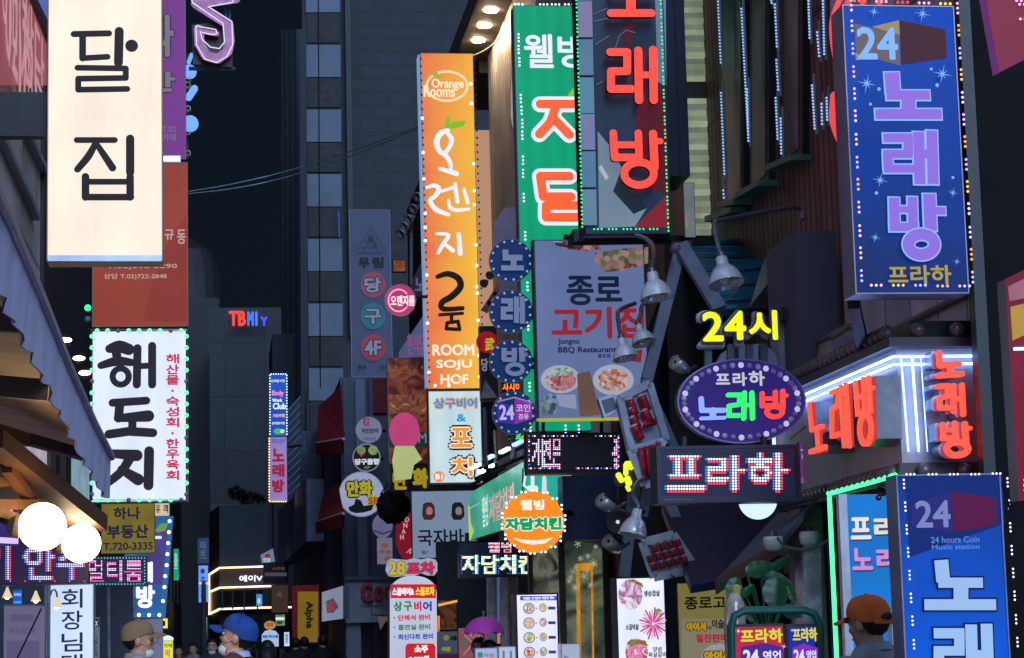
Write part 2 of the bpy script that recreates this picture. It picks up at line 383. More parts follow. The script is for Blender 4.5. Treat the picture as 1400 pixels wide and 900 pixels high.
# ------------------------------------------------------------------ signs
WHT = '#f4f6ff'
METAL = pr('#8a8f98', .35, .8, .15); DARK = pr('#15171c', .5); BLACKM = pr('#0c0d10', .45); GREYM = pr('#555a63', .45, .6); STEEL = pr('#b8bcc4', .3, .9, .12)
class Sign:
    def __init__(s, name, label, cat, bb, Y=None, X=None, depth=.15, face=None, frame=None, fw=2.0, yaw=0, group=None, poly=None, pl=None, board='panel'):
        x0, y0, x1, y1 = bb; s.bb = bb
        s.pl = pl or PL((x0 + x1) / 2, (y0 + y1) / 2, Y, X, yaw); p = s.pl
        a0, b0 = p.ab(x0, (y0 + y1) / 2)[0], p.ab((x0 + x1) / 2, y1)[1]; a1, b1 = p.ab(x1, (y0 + y1) / 2)[0], p.ab((x0 + x1) / 2, y0)[1]
        s.a0, s.a1, s.b0, s.b1 = a0, a1, b0, b1
        s.root = thing(name, p.pt((a0 + a1) / 2, b0, -depth / 2), label, cat, group); s.h = 0.0; s.d = depth
        s.st = max(.0015, p.k * .25)
        if face is not None:
            if poly is None:
                fwk = fw * p.k
                m = MB(); m.prism(p, [(a0 + fwk, b0 + fwk), (a1 - fwk, b0 + fwk), (a1 - fwk, b1 - fwk), (a0 + fwk, b1 - fwk)], -depth * .5, 0, face); m.build(board, s.root)
                if frame is not None:
                    m = MB(); f = s.st * 2 + .004
                    e = .001
                    m.prism(p, [(a0, b0), (a1, b0), (a1, b0 + fwk), (a0, b0 + fwk)], -depth, f, frame); m.prism(p, [(a0, b1 - fwk), (a1, b1 - fwk), (a1, b1), (a0, b1)], -depth, f, frame)
                    m.prism(p, [(a0, b0 + fwk), (a0 + fwk, b0 + fwk), (a0 + fwk, b1 - fwk), (a0, b1 - fwk)], -depth, f + e, frame); m.prism(p, [(a1 - fwk, b0 + fwk), (a1, b0 + fwk), (a1, b1 - fwk), (a1 - fwk, b1 - fwk)], -depth, f + e, frame)
                    m.prism(p, [(a0 + fwk, b0 + fwk), (a1 - fwk, b0 + fwk), (a1 - fwk, b1 - fwk), (a0 + fwk, b1 - fwk)], -depth + .001, -depth * .5 - .002, frame)
                    m.build('frame', s.root)
            else:
                m = MB(); m.prism(p, [p.ab(*q) for q in poly], -depth, 0, face, frame or face); m.build(board, s.root)
    def up(s): s.h += s.st; return s.h
    def text(s, body, bb, mat, bold=0, name='lettering', depth=0, side=None, up=True, rot=0, flip=False, out=None, outw=0):
        if out is not None:
            h = s.up(); MB().text(s.pl, body, (bb[0] - outw, bb[1] - outw, bb[2] + outw, bb[3] + outw), h, h, out, bold + outw, rot=rot, flip=flip).build('outline', s.root)
            s.h += s.st * .3
        h = s.up() if up else s.h
        return MB().text(s.pl, body, bb, s.h, h + depth, mat, bold, side, rot, flip).build(name, s.root)
    def vtext(s, body, bb, mat, bold=0, gap=.08, name='lettering', **kw):
        n = len(body); H = (bb[3] - bb[1]) / (n - gap * (n > 1)); h = s.up(); m = MB()
        for i, c in enumerate(body):
            if c == ' ': continue
            y0 = bb[1] + i * H
            cb = (bb[0], y0, bb[2], y0 + H * (1 - gap))
            if c in '·.': m.disc(s.pl, (bb[0] + bb[2]) / 2, y0 + H / 2, (bb[2] - bb[0]) * .1, (bb[2] - bb[0]) * .1, h, h, mat, 10)
            else: m.text(s.pl, c, cb, h, h, mat, bold)
        return m.build(name, s.root)
    def strokes(s, L, mat, name='lettering', depth=0, side=None, grow=0, cap='round', base=None, each=False):
        h = s.up() if base is None else base
        m = MB()
        for st in L:
            kind = st[0]
            if kind == 'o': m.ring(s.pl, st[1], st[2], st[3], st[4], st[5] + grow, h, h + depth, mat, side=side)
            elif kind == 'd': m.disc(s.pl, st[1], st[2], (st[3] + grow) / 2, (st[3] + grow) / 2, h, h + depth + .001, mat, side=side)
            else:
                wd = st[1]; wd = [x + grow for x in wd] if isinstance(wd, list) else wd + grow
                closed = kind == 'c'
                pts = st[2]
                if cap != 'round' and grow:       # lengthen flat ends so that the outline shows there too
                    pts = list(pts); g = grow / 2
                    def ext(a, b): d = math.hypot(a[0] - b[0], a[1] - b[1]) or 1; return (a[0] + (a[0] - b[0]) / d * g, a[1] + (a[1] - b[1]) / d * g)
                    p0, p1 = ext(pts[0], pts[1]), ext(pts[-1], pts[-2]); pts[0], pts[-1] = p0, p1
                m.stroke(s.pl, pts, wd, h, h + depth, mat, closed=closed, cap=cap, side=side)
        s.h = max(s.h, h) + m.k * s.pl.k * .012
        return m.build(name, s.root)
    def poly(s, pts, mat, name='print', depth=0):
        h = s.up(); return MB().prism(s.pl, [s.pl.ab(*p) for p in pts], h - s.st * .5, h + depth, mat).build(name, s.root)
    def rect(s, bb, mat, name='print', depth=0):
        x0, y0, x1, y1 = bb; return s.poly([(x0, y0), (x1, y0), (x1, y1), (x0, y1)], mat, name, depth)
    def disc(s, px, py, rx, ry, mat, name='print', depth=0, side=None):
        h = s.up(); return MB().disc(s.pl, px, py, rx, ry, h - s.st * .5, h + depth, mat, side=side).build(name, s.root)
    def ring(s, px, py, rx, ry, wd, mat, name='ring', depth=0):
        h = s.up(); return MB().ring(s.pl, px, py, rx, ry, wd, h, h + depth, mat).build(name, s.root)
    def star(s, px, py, r, mat, name='star'):
        m = MB(); h = s.up(); n = 8
        pts = []
        for i in range(2 * n):
            rr = r * ((1.0 if i % 4 == 0 else .62) if i % 2 == 0 else .16); t = math.pi * i / n + .2; pts.append((px + rr * math.cos(t), py + rr * math.sin(t)))
        m.prism(s.pl, [s.pl.ab(*p) for p in pts], h, h, mat); return m.build(name, s.root)
    def bulbs(s, pts, mats, r=1.6, cluster=1, name='led_bulb', horiz=None, flat=.7, off=None):
        """little LED domes; every bulb or 3-LED module is a part of its own, sharing mesh data per colour"""
        meshes = {}
        for i, (px, py) in enumerate(pts):
            mat = mats[i % len(mats)]
            hz = horiz[i] if horiz else False
            key = (mat.name, hz)
            c = s.pl.w(px, py, s.h + s.st + (off or 0))
            if key not in meshes:
                m = MB(); k = s.pl.k
                for j in range(cluster):
                    d = (j - (cluster - 1) / 2) * r * 2.9 * k
                    cc = c + (s.pl.u if hz else s.pl.v) * d
                    m.ball(cc, r * k * (.82 if cluster > 1 else 1), mat, 8, 4)
                o = m.build(name, None, True, c); me = o.data; bpy.data.objects.remove(o)
                meshes[key] = me
            o = bpy.data.objects.new(name, meshes[key]); COL.objects.link(o); o.parent = s.root; o.location = c - parent_loc(s.root); LOC[o.name] = c
    def matrix(s, bb, pitch, words, fn, off_mat=None, r=.36, name='led_dots'):
        """LED matrix: dots lit where the lettering falls"""
        h = s.up() + .002; nx = int((bb[2] - bb[0]) / pitch); ny = int((bb[3] - bb[1]) / pitch)
        grid = np.zeros((ny, nx), bool)
        X = bb[0] + (np.arange(nx) + .5) * pitch; Yv = bb[1] + (np.arange(ny) + .5) * pitch; GX, GY = np.meshgrid(X, Yv)
        for body, tb, fat in words:
            vs, fs = glyphs(body); lo = vs.min(0); hi = vs.max(0)
            T = np.stack([tb[0] + (vs[:, 0] - lo[0]) / (hi[0] - lo[0]) * (tb[2] - tb[0]), tb[3] - (vs[:, 1] - lo[1]) / (hi[1] - lo[1]) * (tb[3] - tb[1])], 1)
            for dx, dy in ([(0, 0)] if not fat else [(a * fat, b * fat) for a in (-1, 0, 1) for b in (-1, 0, 1)]):
                for f in fs:
                    for t in range(1, len(f) - 1):
                        A, B, C_ = T[f[0]], T[f[t]], T[f[t + 1]]
                        x, y = GX - dx, GY - dy
                        d1 = (x - B[0]) * (A[1] - B[1]) - (A[0] - B[0]) * (y - B[1]); d2 = (x - C_[0]) * (B[1] - C_[1]) - (B[0] - C_[0]) * (y - C_[1]); d3 = (x - A[0]) * (C_[1] - A[1]) - (C_[0] - A[0]) * (y - A[1])
                        neg = (d1 < 0) | (d2 < 0) | (d3 < 0); pos = (d1 > 0) | (d2 > 0) | (d3 > 0); grid |= ~(neg & pos)
        m = MB(); rr = r * pitch
        for j in range(ny):
            for i in range(nx):
                mat = fn(grid, j, i, ny, nx)
                if mat is None: mat = off_mat
                if mat is None: continue
                a, b = s.pl.ab(X[i], Yv[j]); q = rr * s.pl.k
                m.prism(s.pl, [(a + q * math.cos(t), b + q * math.sin(t)) for t in (.4, 1.45, 2.5, 3.54, 4.6, 5.63)], h, h, mat, back=False)
        o = m.build(name, s.root); o['kind'] = 'stuff'; return o
def edge_pts(x0, y0, x1, y1, nx, ny, sides='tblr', ins=0):
    out, hz = [], []
    for sd_ in sides:
        n = nx if sd_ in 'tb' else ny
        for i in range(n):
            t = (i + .5) / n
            if sd_ == 't': out.append((x0 + (x1 - x0) * t, y0 + ins)); hz.append(True)
            if sd_ == 'b': out.append((x0 + (x1 - x0) * t, y1 - ins)); hz.append(True)
            if sd_ == 'l': out.append((x0 + ins, y0 + (y1 - y0) * t)); hz.append(False)
            if sd_ == 'r': out.append((x1 - ins, y0 + (y1 - y0) * t)); hz.append(False)
    return out, hz
def bracket(parent, p, q, r=.02, mat=None, name='bracket'):
    return MB().tube([p, q], r, mat or DARK, 6).build(name, parent)
# ================================================================== GROUND
ASPH = pr('#2b2c30', .55, 0, .3, 3.0, .5, .3)
tag(MB().raw([(-400, -60, 0), (400, -60, 0), (400, 700, 0), (-400, 700, 0)], [(0, 1, 2, 3)], ASPH).build('ground'), kind='structure')
PAVE = tile('#4a4a4c', '#242426', .6, .6, .55, 'slab', .012, 'xz')
m = MB()
m.box(-1.85, -1.25, 3, 95, 0.004, .1, pr('#55565a', .6, 0, .25, 8)); tag(m.build('left_pavement'), kind='structure')
m = MB(); m.box(2.9, 3.95, 3, 34, 0.004, .1, pr('#55565a', .6, 0, .25, 8)); tag(m.build('right_pavement'), kind='structure')
m = MB()
for x in (-.95, 2.45): m.box(x, x + .1, 4, 120, .004, .008, pr('#b9b9b4', .6, 0, .3, 9))
tag(m.build('road_marking'), kind='structure')

# ================================================================== BUILDINGS
def building(name, label, at):
    return thing(name, at, label, 'building')
def blk(root, x0, x1, y0, y1, z0, z1, mat, name='wall'): return MB().box(x0, x1, y0, y1, z0, z1, mat).build(name, root)

# ---- left side
b = building('shop_building', 'pale panelled shop building at the left edge above the striped awning', (-4, 13, 0))
blk(b, -8, -1.9, 3, 23, 0, 14, tile('#e2e7f2', '#7c828c', 1.6, 1.1, .45, 'panel', .02, 'yz'))
TRIM = pr('#9aa2b2', .4, .2)
for (p, q) in (((0, 184), (50, 298)), ((36, 182), (64, 240))): MB().bar(PX(*p, -1.86), PX(*q, -1.86), .08, .06, TRIM).build('trim', b)
# lit window strips and jambs seen under the awning
for (x0, y0, x1, y1, mt) in ((0, 612, 18, 640, em('#b9cbe6', .55, .3)), (28, 585, 60, 668, em('#d5cbdc', .6, .25)), (94, 592, 118, 690, em('#9fc6d8', .55, .3))):
    pl = PL((x0 + x1) / 2, (y0 + y1) / 2, X=-1.88)
    f = MB(); f.prism(pl, [pl.ab(x0 - 3, y0 - 6), pl.ab(x1 + 3, y0 - 2), pl.ab(x1 + 3, y1 + 6), pl.ab(x0 - 3, y1 + 2)], -.02, .03, DARK); f = f.build('window', b)
    g = MB(); g.prism(pl, [pl.ab(x0, y0), pl.ab(x1, y0 + 3), pl.ab(x1, y1), pl.ab(x0, y1 - 12)], .03, .04, mt); LOC[f.name] = parent_loc(b); o = g.build('pane', None, at=parent_loc(b)); o.location = (0, 0, 0); o.parent = f
for px in (22, 64, 70, 84): MB().bar(PX(px, 560, -1.84), PX(px + 2, 760, -1.84), .09, .1, pr('#4a4038', .6)).build('jamb', b)
# shop front under the awnings
m = MB(); pl = PL(75, 850, Y=18.3)
m.box(-1.9, -.75, 18.3, 18.5, 0, 2.15, pr('#2c3242', .5)); m.build('shopfront', b)
for px in (62, 66, 128, 148):
    MB().tube([P(px, 796, 17.9), P(px + 1, 900, 17.9)], .016, STEEL, 8).build('pipe', b)

b = building('sided_building', 'black vertical sided building behind the red orange banner on the left', (-4, 32, 0))
blk(b, -8, -1.86, 23.02, 42, 0, 16, tile('#14171c', '#05070a', .45, 9, .5, 'panel', .03, 'yz'))
for px in (128, 131): MB().tube([PX(px, 360, -1.8), PX(px, 700, -1.8)], .03, DARK, 6).build('downpipe', b)
b = building('dark_building', 'unlit dark building closing the left side of the street in the distance', (-4, 70, 0))
blk(b, -12, -1.95, 42.02, 100, 0, 19, pr('#11161d', .6))
for i in range(9): MB().box(-1.95, -1.9, 46 + i * 6, 48.5 + i * 6, 3.2, 5.0, glass()).build('window', b)
# ---- street end
b = building('tower', 'black tower with a rounded crown at the far left end of the street', (-1.2, 150, 0))
p0, p1 = P(254, 290, 150), P(300, 500, 150)
m = MB(); m.box(-14, p1.x, 150, 170, 0, p0.z - 6, pr('#0d1219', .6)); m.lathe(((p0.x + p1.x) / 2 - 1.0, 160, p0.z - 6.02), (0, 0, 1), [(0, 2.6), (3, 2.4), (5, 1.6), (6, .2)], pr('#0d1219', .6), 20); m.build('wall', b)
for i in range(16):
    p = P(291, 480 + i * 20, 149.9); q = P(297, 460 + i * 20, 149.9); MB().bar(p, q, .12, .3, pr('#22303f', .4)).build('balcony', b)
b = building('office_block', 'plain grey office block carrying small red and blue lettering near its roof', (0, 130, 0))
p0, p1 = P(286, 421, 130), P(392, 800, 130)
TB = tile('#1e2831', '#161d25', 2.4, 3.2, .6, 'panel', .05, 'xz')
m = MB(); m.box(p0.x, p1.x + 8, 130, 150, 0, p0.z, TB); m.build('wall', b)
blk(b, p0.x, p0.x + 2.4, 129.9, 130, 0, P(286, 690, 130).z, pr('#39414c', .6), 'pier')
# sky sign letters
S = Sign('roof_letters', 'small red and blue glowing letters high on the far grey office block', 'sign', (312, 423, 367, 449), Y=129.3, depth=.3)
S.text('TB', (313, 425, 336, 446), em('#ff4336', 1.2), 1.0, 'letter'); S.text('M', (338, 426, 347, 446), em('#4377ff', 1.1), 1.0, 'letter'); S.text('|', (349, 426, 352, 446), em('#4f7dff', 1.1), .8, 'letter'); S.text('Y', (356, 433, 366, 446), em('#4a5cff', 1.0), .9, 'letter')
S.rect((311, 447, 367, 449), DARK, 'rail')

# ---- curved cafe building with warm light lines
b = building('corner_building', 'two storey dark corner building ringed by warm light lines at the end of the street', (2, 82, 0))
def curve_pts(y, y2, pad=0): return [P(x, yy, YY) for x, yy, YY in ((286, y, 86), (300, y2, 81.5), (360, y2 - 2, 81), (420, y2 - 3, 81))]
WALLC = pr('#2a2a30', .4)
def cband(ya, yb, yc, yd, mat, name, off=0):
    A = curve_pts(ya, yb); B = curve_pts(yc, yd); m = MB()
    for i in range(3):
        v = [A[i], A[i + 1], B[i + 1], B[i]]; v = [q + Vector((0, -off, 0)) for q in v]
        m.face([v[0], v[3], v[2], v[1]], mat)
        back = [q + Vector((0, .5, 0)) for q in v]
        m.face(back, mat); m.face([v[0], v[1], back[1], back[0]], mat); m.face([v[3], back[3], back[2], v[2]], mat)
    return m.build(name, b)
cband(788, 779, 838, 836, pr('#5a4a48', .5), 'fascia'); cband(812, 808, 840, 836, glass('#15181f', .2), 'glazing', .05); cband(840, 836, 893, 890, pr('#0d1014', .6), 'shopfront', -.3); cband(700, 690, 788, 779, pr('#3a4450', .6), 'wall', -.4)
for (ya, yb) in ((786, 777), (810, 804), (840, 833)):
    pts = [q + Vector((0, -.25, 0)) for q in curve_pts(ya, yb)]; MB().tube(pts, .035, em('#ffdfae', 2.6), 6).build('light_line', b)
MB().tube([P(286, 786, 85.6), P(286, 840, 85.6)], .03, em('#ffe0b0', 1.6), 6).build('light_line', b)
for x in (304, 318, 334, 352, 372): MB().bar(P(x, 806, 80.8), P(x, 833, 80.8), .06, .1, pr('#33343a')).build('mullion', b)
S = Sign('shop_letters', 'white glowing shop name on the dark upper band of the far corner building', 'sign', (326, 785, 360, 796), Y=80.4, depth=.1)
S.text('에이V', (327, 786, 359, 796), em('#dfe9ff', 1.3), .5, 'letter')
S = Sign('window_poster', 'little blue lit poster in the window of the far corner building', 'poster', (350, 812, 359, 829), Y=80.3, depth=.05, face=em('#4f9be8', .9, .3, 4), frame=DARK, fw=.6); S.disc(354, 822, 2, 4, em('#b8dcff', .9), 'print')

# ---- tall block behind the vertical signs
b = building('tall_block', 'tall dark brick block with a column of pale panels and black windows', (4, 72, 0))
X0 = P(418, 450, 70).x
BR = tile('#18222d', '#151d26', .9, .45, .7, 'brick', .03, 'xz')
blk(b, X0, 16, 70, 100, 0, 32, BR)
m = MB(); pl = PL(441, 300, Y=69.96)
PANEL = pr('#47586a', .5, 0, .3, .8)
for i in range(-1, 9):
    y = 62 + i * 88 - .0 + i * .4
    a = [pl.ab(418 + y * .008, y), pl.ab(465 + y * .008, y), pl.ab(465 + (y + 44) * .008, y + 44), pl.ab(418 + (y + 44) * .008, y + 44)]
    m = MB(); m.prism(pl, [a[0], ((a[0][0] + a[1][0]) * .5 - a[0][0] * .14 - .01 + 0 * 1, a[1][1]), ((a[3][0] + a[2][0]) * .5 - a[0][0] * .14 - .01, a[2][1]), a[3]] if False else a, 0, .05, PANEL); m.build('spandrel', b)
    yy = y + 45
    a = [pl.ab(419 + yy * .008, yy), pl.ab(464 + yy * .008, yy), pl.ab(464 + (yy + 40) * .008, yy + 40), pl.ab(419 + (yy + 40) * .008, yy + 40)]
    m = MB(); m.prism(pl, a, 0, .02, pr('#05070a', .6, 0, .1)); m.build('window', b)
MB().tube([pl.w(435, -20, .07), pl.w(438, 530, .07)], .018, DARK, 4).build('panel_joint', b)
MB().pbox(pl, (474, 460), (481, -40), 0, .3, pr('#2a2f38', .6)).build('pilaster', b)
# ribbed side running away up the street
for i, px in enumerate((414, 410, 406, 402, 398, 394, 391, 388)):
    MB().bar(PX(px, 40, X0 - .06), PX(px + 3, 700, X0 - .06), .22, .12, pr('#3a3f49' if i % 2 else '#26303a', .6)).build('fin', b)
MB().box(X0 - .9, X0, 78, 84, 3, 12.5, pr('#2c3440', .6)).build('bay', b)
pl = PL(472, 306, Y=69.9); MB().stroke(PL(464, 306, Y=69.6), [(463, 290), (464, 324)], 1.2, 0, .02, em('#3f52d8', .7)).build('blue_lamp', b)

# ---- middle corner building with red awnings
b = building('corner_shop_building', 'grey corner shop building with red awnings in the middle of the street', (4, 45, 0))
GREYW = pr('#a9aec0', .55, 0, .15, 2)
zt = P(480, 516, 38).z
blk(b, 2.0, 6, 38, 66, 0, zt, pr('#59627a', .6, 0, .12, 1.5))
pl = PL(560, 700, Y=37.97)
for (x0, x1, c) in ((470, 481, '#5f6678'), (487, 500, '#848ba8'), (505, 511, '#565d70')): MB().pbox(pl, (x0, 790), (x1, 520), 0, .12, pr(c, .6)).build('pilaster', b)
MB().pbox(pl, (503, 565), (532, 518), 0, .05, pr('#7a1626', .6)).build('red_panel', b)
MB().pbox(pl, (470, 850), (650, 790), 0, .45, pr('#b9bccd', .5, 0, .1, 2)).build('fascia', b)
MB().pbox(pl, (468, 793), (650, 787), -.1, .55, pr('#666b7c', .5)).build('cornice', b)
for x in (505, 545, 590): MB().pbox(pl, (x, 849), (x + .8, 792), .44, .455, DARK).build('joint', b)
MB().pbox(pl, (472, 905), (492, 850), 0, .3, GREYW).build('pier', b)
MB().pbox(pl, (494, 905), (560, 850), 0, .06, glass('#1c1f27', .15)).build('shop_window', b)
MB().bar(pl.w(512, 850, .3), pl.w(512, 905, .3), .1, .1, DARK).build('mullion', b)
pl = PL(430, 700, X=1.97)
m = MB(); m.prism(pl, [pl.ab(395, 700), pl.ab(443, 655), pl.ab(443, 740), pl.ab(395, 775)], 0, .35, pr('#77809a', .5)); m.build('bay', b)
for px in (402, 409, 416, 423, 430, 437): MB().bar(pl.w(px, 590, .05), pl.w(px, 700, .05), .25, .1, pr('#3e4552', .5)).build('fin', b)
MB().prism(pl, [pl.ab(425, 640), pl.ab(441, 632), pl.ab(441, 690), pl.ab(425, 700)], 0, .03, glass()).build('window', b)
def awning(pts_top, pts_bot, label, Yt, dx):
    RED = pr('#a3172b', .6, 0, .2, 4); c = PX(*pts_top[0], 1.95); a = thing('red_awning', c, label, 'awning', 'red awnings on the grey corner building')
    T0, T1 = PX(*pts_top[0], 1.95), PX(*pts_top[1], 1.95); n = 6
    B0, B1 = PX(*pts_bot[0], 1.95 - dx), PX(*pts_bot[1], 1.95 - dx)
    m = MB(); m.face([T0, B0, B1, T1], RED); m.face([T0 + Vector((0, 0, -.02)), T1 + Vector((0, 0, -.02)), B1 + Vector((0, 0, -.02)), B0 + Vector((0, 0, -.02))], RED)
    m.build('canopy', a)
    m = MB()
    for i in range(n):
        p = B0.lerp(B1, i / n); q = B0.lerp(B1, (i + 1) / n); d = Vector((0, 0, -.16)); e = Vector((-.02, 0, 0))
        m.raw([p, q, q + d, (p + q) / 2 + d * 1.25, p + d], [(0, 1, 2, 3, 4)], RED); m.raw([x + e for x in (p, q, q + d, (p + q) / 2 + d * 1.25, p + d)], [(4, 3, 2, 1, 0)], RED)
    m.build('valance', a)
    MB().tube([B0, B1], .02, pr('#c9c2c8', .5), 6).build('rail', a)
    for t in (T0, T1): MB().tube([t + Vector((0, 0, -.4)), B0 if t == T0 else B1], .015, DARK, 5).build('arm', a)
awning(((435, 556), (466, 528)), ((433, 606), (470, 600)), 'upper red awning, higher of two on the grey corner building', 40, .5)
awning(((443, 672), (462, 660)), ((433, 714), (470, 702)), 'lower red scalloped awning beside the white round sign', 40, .5)

# ---- pale building with downlights under its eave (right, behind the green sign)
b = building('pale_building', 'pale clad building with warm downlights under its deep eave', (4.2, 29, 0))
CLAD = tile('#eadfd6', '#b0a49c', .22, 20, .5, 'panel', .02, 'yz')
blk(b, 3.55, 7, 24, 28.6, 0, 9.35, CLAD)
blk(b, 3.12, 7.2, 19.6, 31.6, 9.35, 9.65, pr('#6b6056', .6), 'eave')
for px, py in ((694, 14), (684, 35), (675, 55)):
    p = PX(px, py, 3.33); p = Vector((3.33, EYE.y + (9.35 - 1.6) * (ray(px, py).y / ray(px, py).z), 9.35))
    d = MB(); d.lathe(p + Vector((0, 0, .004)), (0, 0, -1), [(0, .085), (.02, .085), (.02, .065), (.0201, .001)], em('#ffe2b8', 130.0), 14); d.build('downlight', b)
MB().prism(PL(665, 350, Y=28.9), [PL(665, 350, Y=28.9).ab(*q) for q in ((645, 178), (684, 178), (690, 535), (650, 535))], -.2, 0, em('#c99c80', .75, .08, .8)).build('lit_panel', b)  # wall panel emits to imitate warm light falling on it
MB().pbox(PL(668, 88, Y=28.8), (655, 100), (684, 74), -.3, 0, pr('#4a4540')).build('beam_end', b)
b2 = building('end_house', 'low dark brick house behind the round discs', (4.6, 34, 0))
blk(b2, 3.2, 8, 32, 37.8, 0, P(660, 170, 33).z - .4, pr('#1d222b', .7, 0, .2, 3)); 
pl = PL(668, 520, Y=31.98)
for yy in (437, 447): MB().pbox(pl, (652, yy + 2), (690, yy), 0, .06, pr('#8b8f98')).build('rail', b2)

# ---- timber sided building with icicle lights, on the right
b = building('timber_building', 'brown timber sided building hung with white falling light strips', (6, 17, 0))
WOOD = tile('#7a5044', '#281612', .14, 6, .6, 'plank', .02, 'yz')
XW = 4.25
blk(b, XW, 9, 13.9, 23.9, 0, 14, WOOD)
def strip_win(px0, px1, ytop0, ytop1, ybot0, ybot1):
    pl = PL((px0 + px1) / 2, (ytop0 + ybot0) / 2, X=XW - .002)
    f = MB(); f.prism(pl, [pl.ab(px0, ybot0), pl.ab(px1, ybot1), pl.ab(px1, ytop1), pl.ab(px0, ytop0)], 0, .05, pr('#15211f', .5)); f = f.build('window', b); LOC[f.name] = parent_loc(b)
    g = MB(); e = (px1 - px0) * .16; g.prism(pl, [pl.ab(px0 + e, ybot0 - 8), pl.ab(px1 - e, ybot1 - 8), pl.ab(px1 - e, ytop1), pl.ab(px0 + e, ytop0)], .05, .056, glass('#0b1a22', .4)); o = g.build('pane', None, at=parent_loc(b)); o.location = (0, 0, 0); o.parent = f
    s = MB(); s.prism(pl, [pl.ab(px0 - 4, ybot0 + 8), pl.ab(px1 + 4, ybot1 + 8), pl.ab(px1 + 4, ybot1), pl.ab(px0 - 4, ybot0)], 0, .16, pr('#4c7a68', .5)); o = s.build('sill', None, at=parent_loc(b)); o.location = (0, 0, 0); o.parent = f
strip_win(992, 1020, -40, -40, 296, 283); strip_win(1034, 1060, -40, -40, 264, 246); strip_win(1078, 1106, -40, -40, 226, 211); strip_win(1010, 1024, -30, -30, 276, 272)
for (x0, y0, x1, y1) in ((984, 0, 988, 88), (988, 125, 993, 240), (991, 258, 993, 278), (1016, 10, 1026, 195), (1056, -5, 1058, 6), (1062, 4, 1065, 66), (1064, 80, 1067, 125), (1063, 132, 1066, 192), (1070, 160, 1071, 212), (1108, -5, 1110, 54), (1120, 42, 1123, 79), (1128, -5, 1130, 76), (1113, 115, 1117, 178), (1126, 140, 1127, 172), (1133, 132, 1134, 166), (1024, 120, 1026, 195)):
    pl = PL((x0 + x1) / 2, (y0 + y1) / 2, X=XW - .12); k = pl.k; n = max(3, int(abs(y1 - y0) / 4.2))
    c = pl.w((x0 + x1) / 2, y1); t = thing('light_strip', c, 'white falling light strip on the brown timber wall', 'light strip', 'falling light strips on the timber wall')
    MB().tube([pl.w(x0, y0 - 14), pl.w(x1, y1 + 6)], .012, pr('#7d8890', .4), 5).build('tube', t)
    m = MB()
    for i in range(n):
        p = pl.w(x0 + (x1 - x0) * (i + .5) / n, y0 + (y1 - y0) * (i + .5) / n, .016); m.ball(p, .0085, em('#9cc0ff', 1.15, samp=False), 6, 4)
    m.build('led', t, True)
for px, ya, yb in ((1017, 195, 300), (1067, 212, 262), (1122, 80, 190), (1002, 0, 300)): MB().tube([PX(px, ya, XW - .03), PX(px + 4, yb, XW - .03)], .008, pr('#5a4a48'), 4).build('cable', b)
# lit louvred window and the dark box column beside it
pl = PL(960, 160, Y=18.6)
t = MB(); t.pbox(pl, (934, 322), (986, -40), -.25, -.02, pr('#3b3f38')); t.build('window', b)
for i in range(46):
    y = -36 + i * 7.8
    if 108 < y < 132 or 176 < y < 180: continue
    c = ['#9fae8c', '#8d9c86', '#b3bf9c', '#7f8f80'][i % 4]
    MB().prism(pl, [pl.ab(936, y + 6.6), pl.ab(984, y + 6.6), pl.ab(984, y), pl.ab(936, y)], -.02, .012 * (1 + (i % 3)), em(c, .62 if y > 130 else .5, .25, 5)).build('louvre', b)
MB().pbox(PL(955, 390, Y=17.5), (915, 700), (986, 322), -.05, 0, pr('#1a1613', .7)).build('panel', b)

# ---- grill restaurant: dark porch, dormer roof, canopy
b = building('grill_house', 'dark grill house porch with a blue metal dormer and lean-to canopy', (5, 16.5, 0))
DK = pr('#0f1013', .7, 0, .3, 4)
blk(b, 3.75, 8, 18.2, 23.8, 0, P(900, 560, 18.5).z, pr('#1a2230', .6), 'wall')
MB().prism(PL(900, 560, Y=18.15), [PL(900, 560, Y=18.15).ab(*q) for q in ((846, 900), (1100, 900), (1100, 420), (930, 330), (846, 560))], -.1, 0, DK).build('porch', b)  # flat dark sheet put in for the porch's shaded depth
ROOF = tile('#1c5f78', '#0d2c3a', 9, .17, .35, 'panel', .02, 'xz')
def slope(pts, mat, name, th=.05):
    m = MB(); q = [P(*x) for x in pts]; dn = Vector((0, .03, -th)); n = len(q)
    m.face(q, mat); m.face([x + dn for x in q][::-1], mat)
    for i in range(n): j = (i + 1) % n; m.face([q[i], q[i] + dn, q[j] + dn, q[j]], mat)
    return m.build(name, b)
slope([(928, 329, 17.6), (985, 424, 16.0), (1024, 421, 16.0), (1045, 354, 16.9), (1024, 326, 17.6)], ROOF, 'roof')
slope([(1024, 421, 15.6), (1045, 354, 16.4), (1099, 319, 16.2), (1096, 326, 15.6)], pr('#2c6158', .4, .1), 'roof')
slope([(1024, 422, 15.4), (1101, 318, 15.4), (1104, 422, 15.4)], pr('#241c28', .6), 'gable')  # dark sheet put in for the shade under the roof
for i in range(11):
    t = i / 10; MB().bar(P(932 + 53 * t, 332 + 90 * t, 17.58 - 1.55 * t), P(1028 + (17 if t < .35 else 17 - 38 * (t - .35) / .65) * (t / .35 if t < .35 else 1), 332 + 90 * t, 17.58 - 1.55 * t), .03, .05, pr('#2f7f98', .35)).build('seam', b)
MB().pbox(PL(1128, 470, Y=14.0), (1100, 900), (1155, 316), -.8, 0, pr('#4a4858', .6, 0, .15, 2)).build('pillar', b)
MB().pbox(PL(1100, 440, Y=14.3), (1070, 438), (1100, 421), -.3, 0, pr('#1b1a20')).build('beam', b)
MB().pbox(PL(1080, 520, Y=14.4), (1068, 640), (1100, 438), -.2, 0, pr('#8b8490', .6)).build('panel', b)
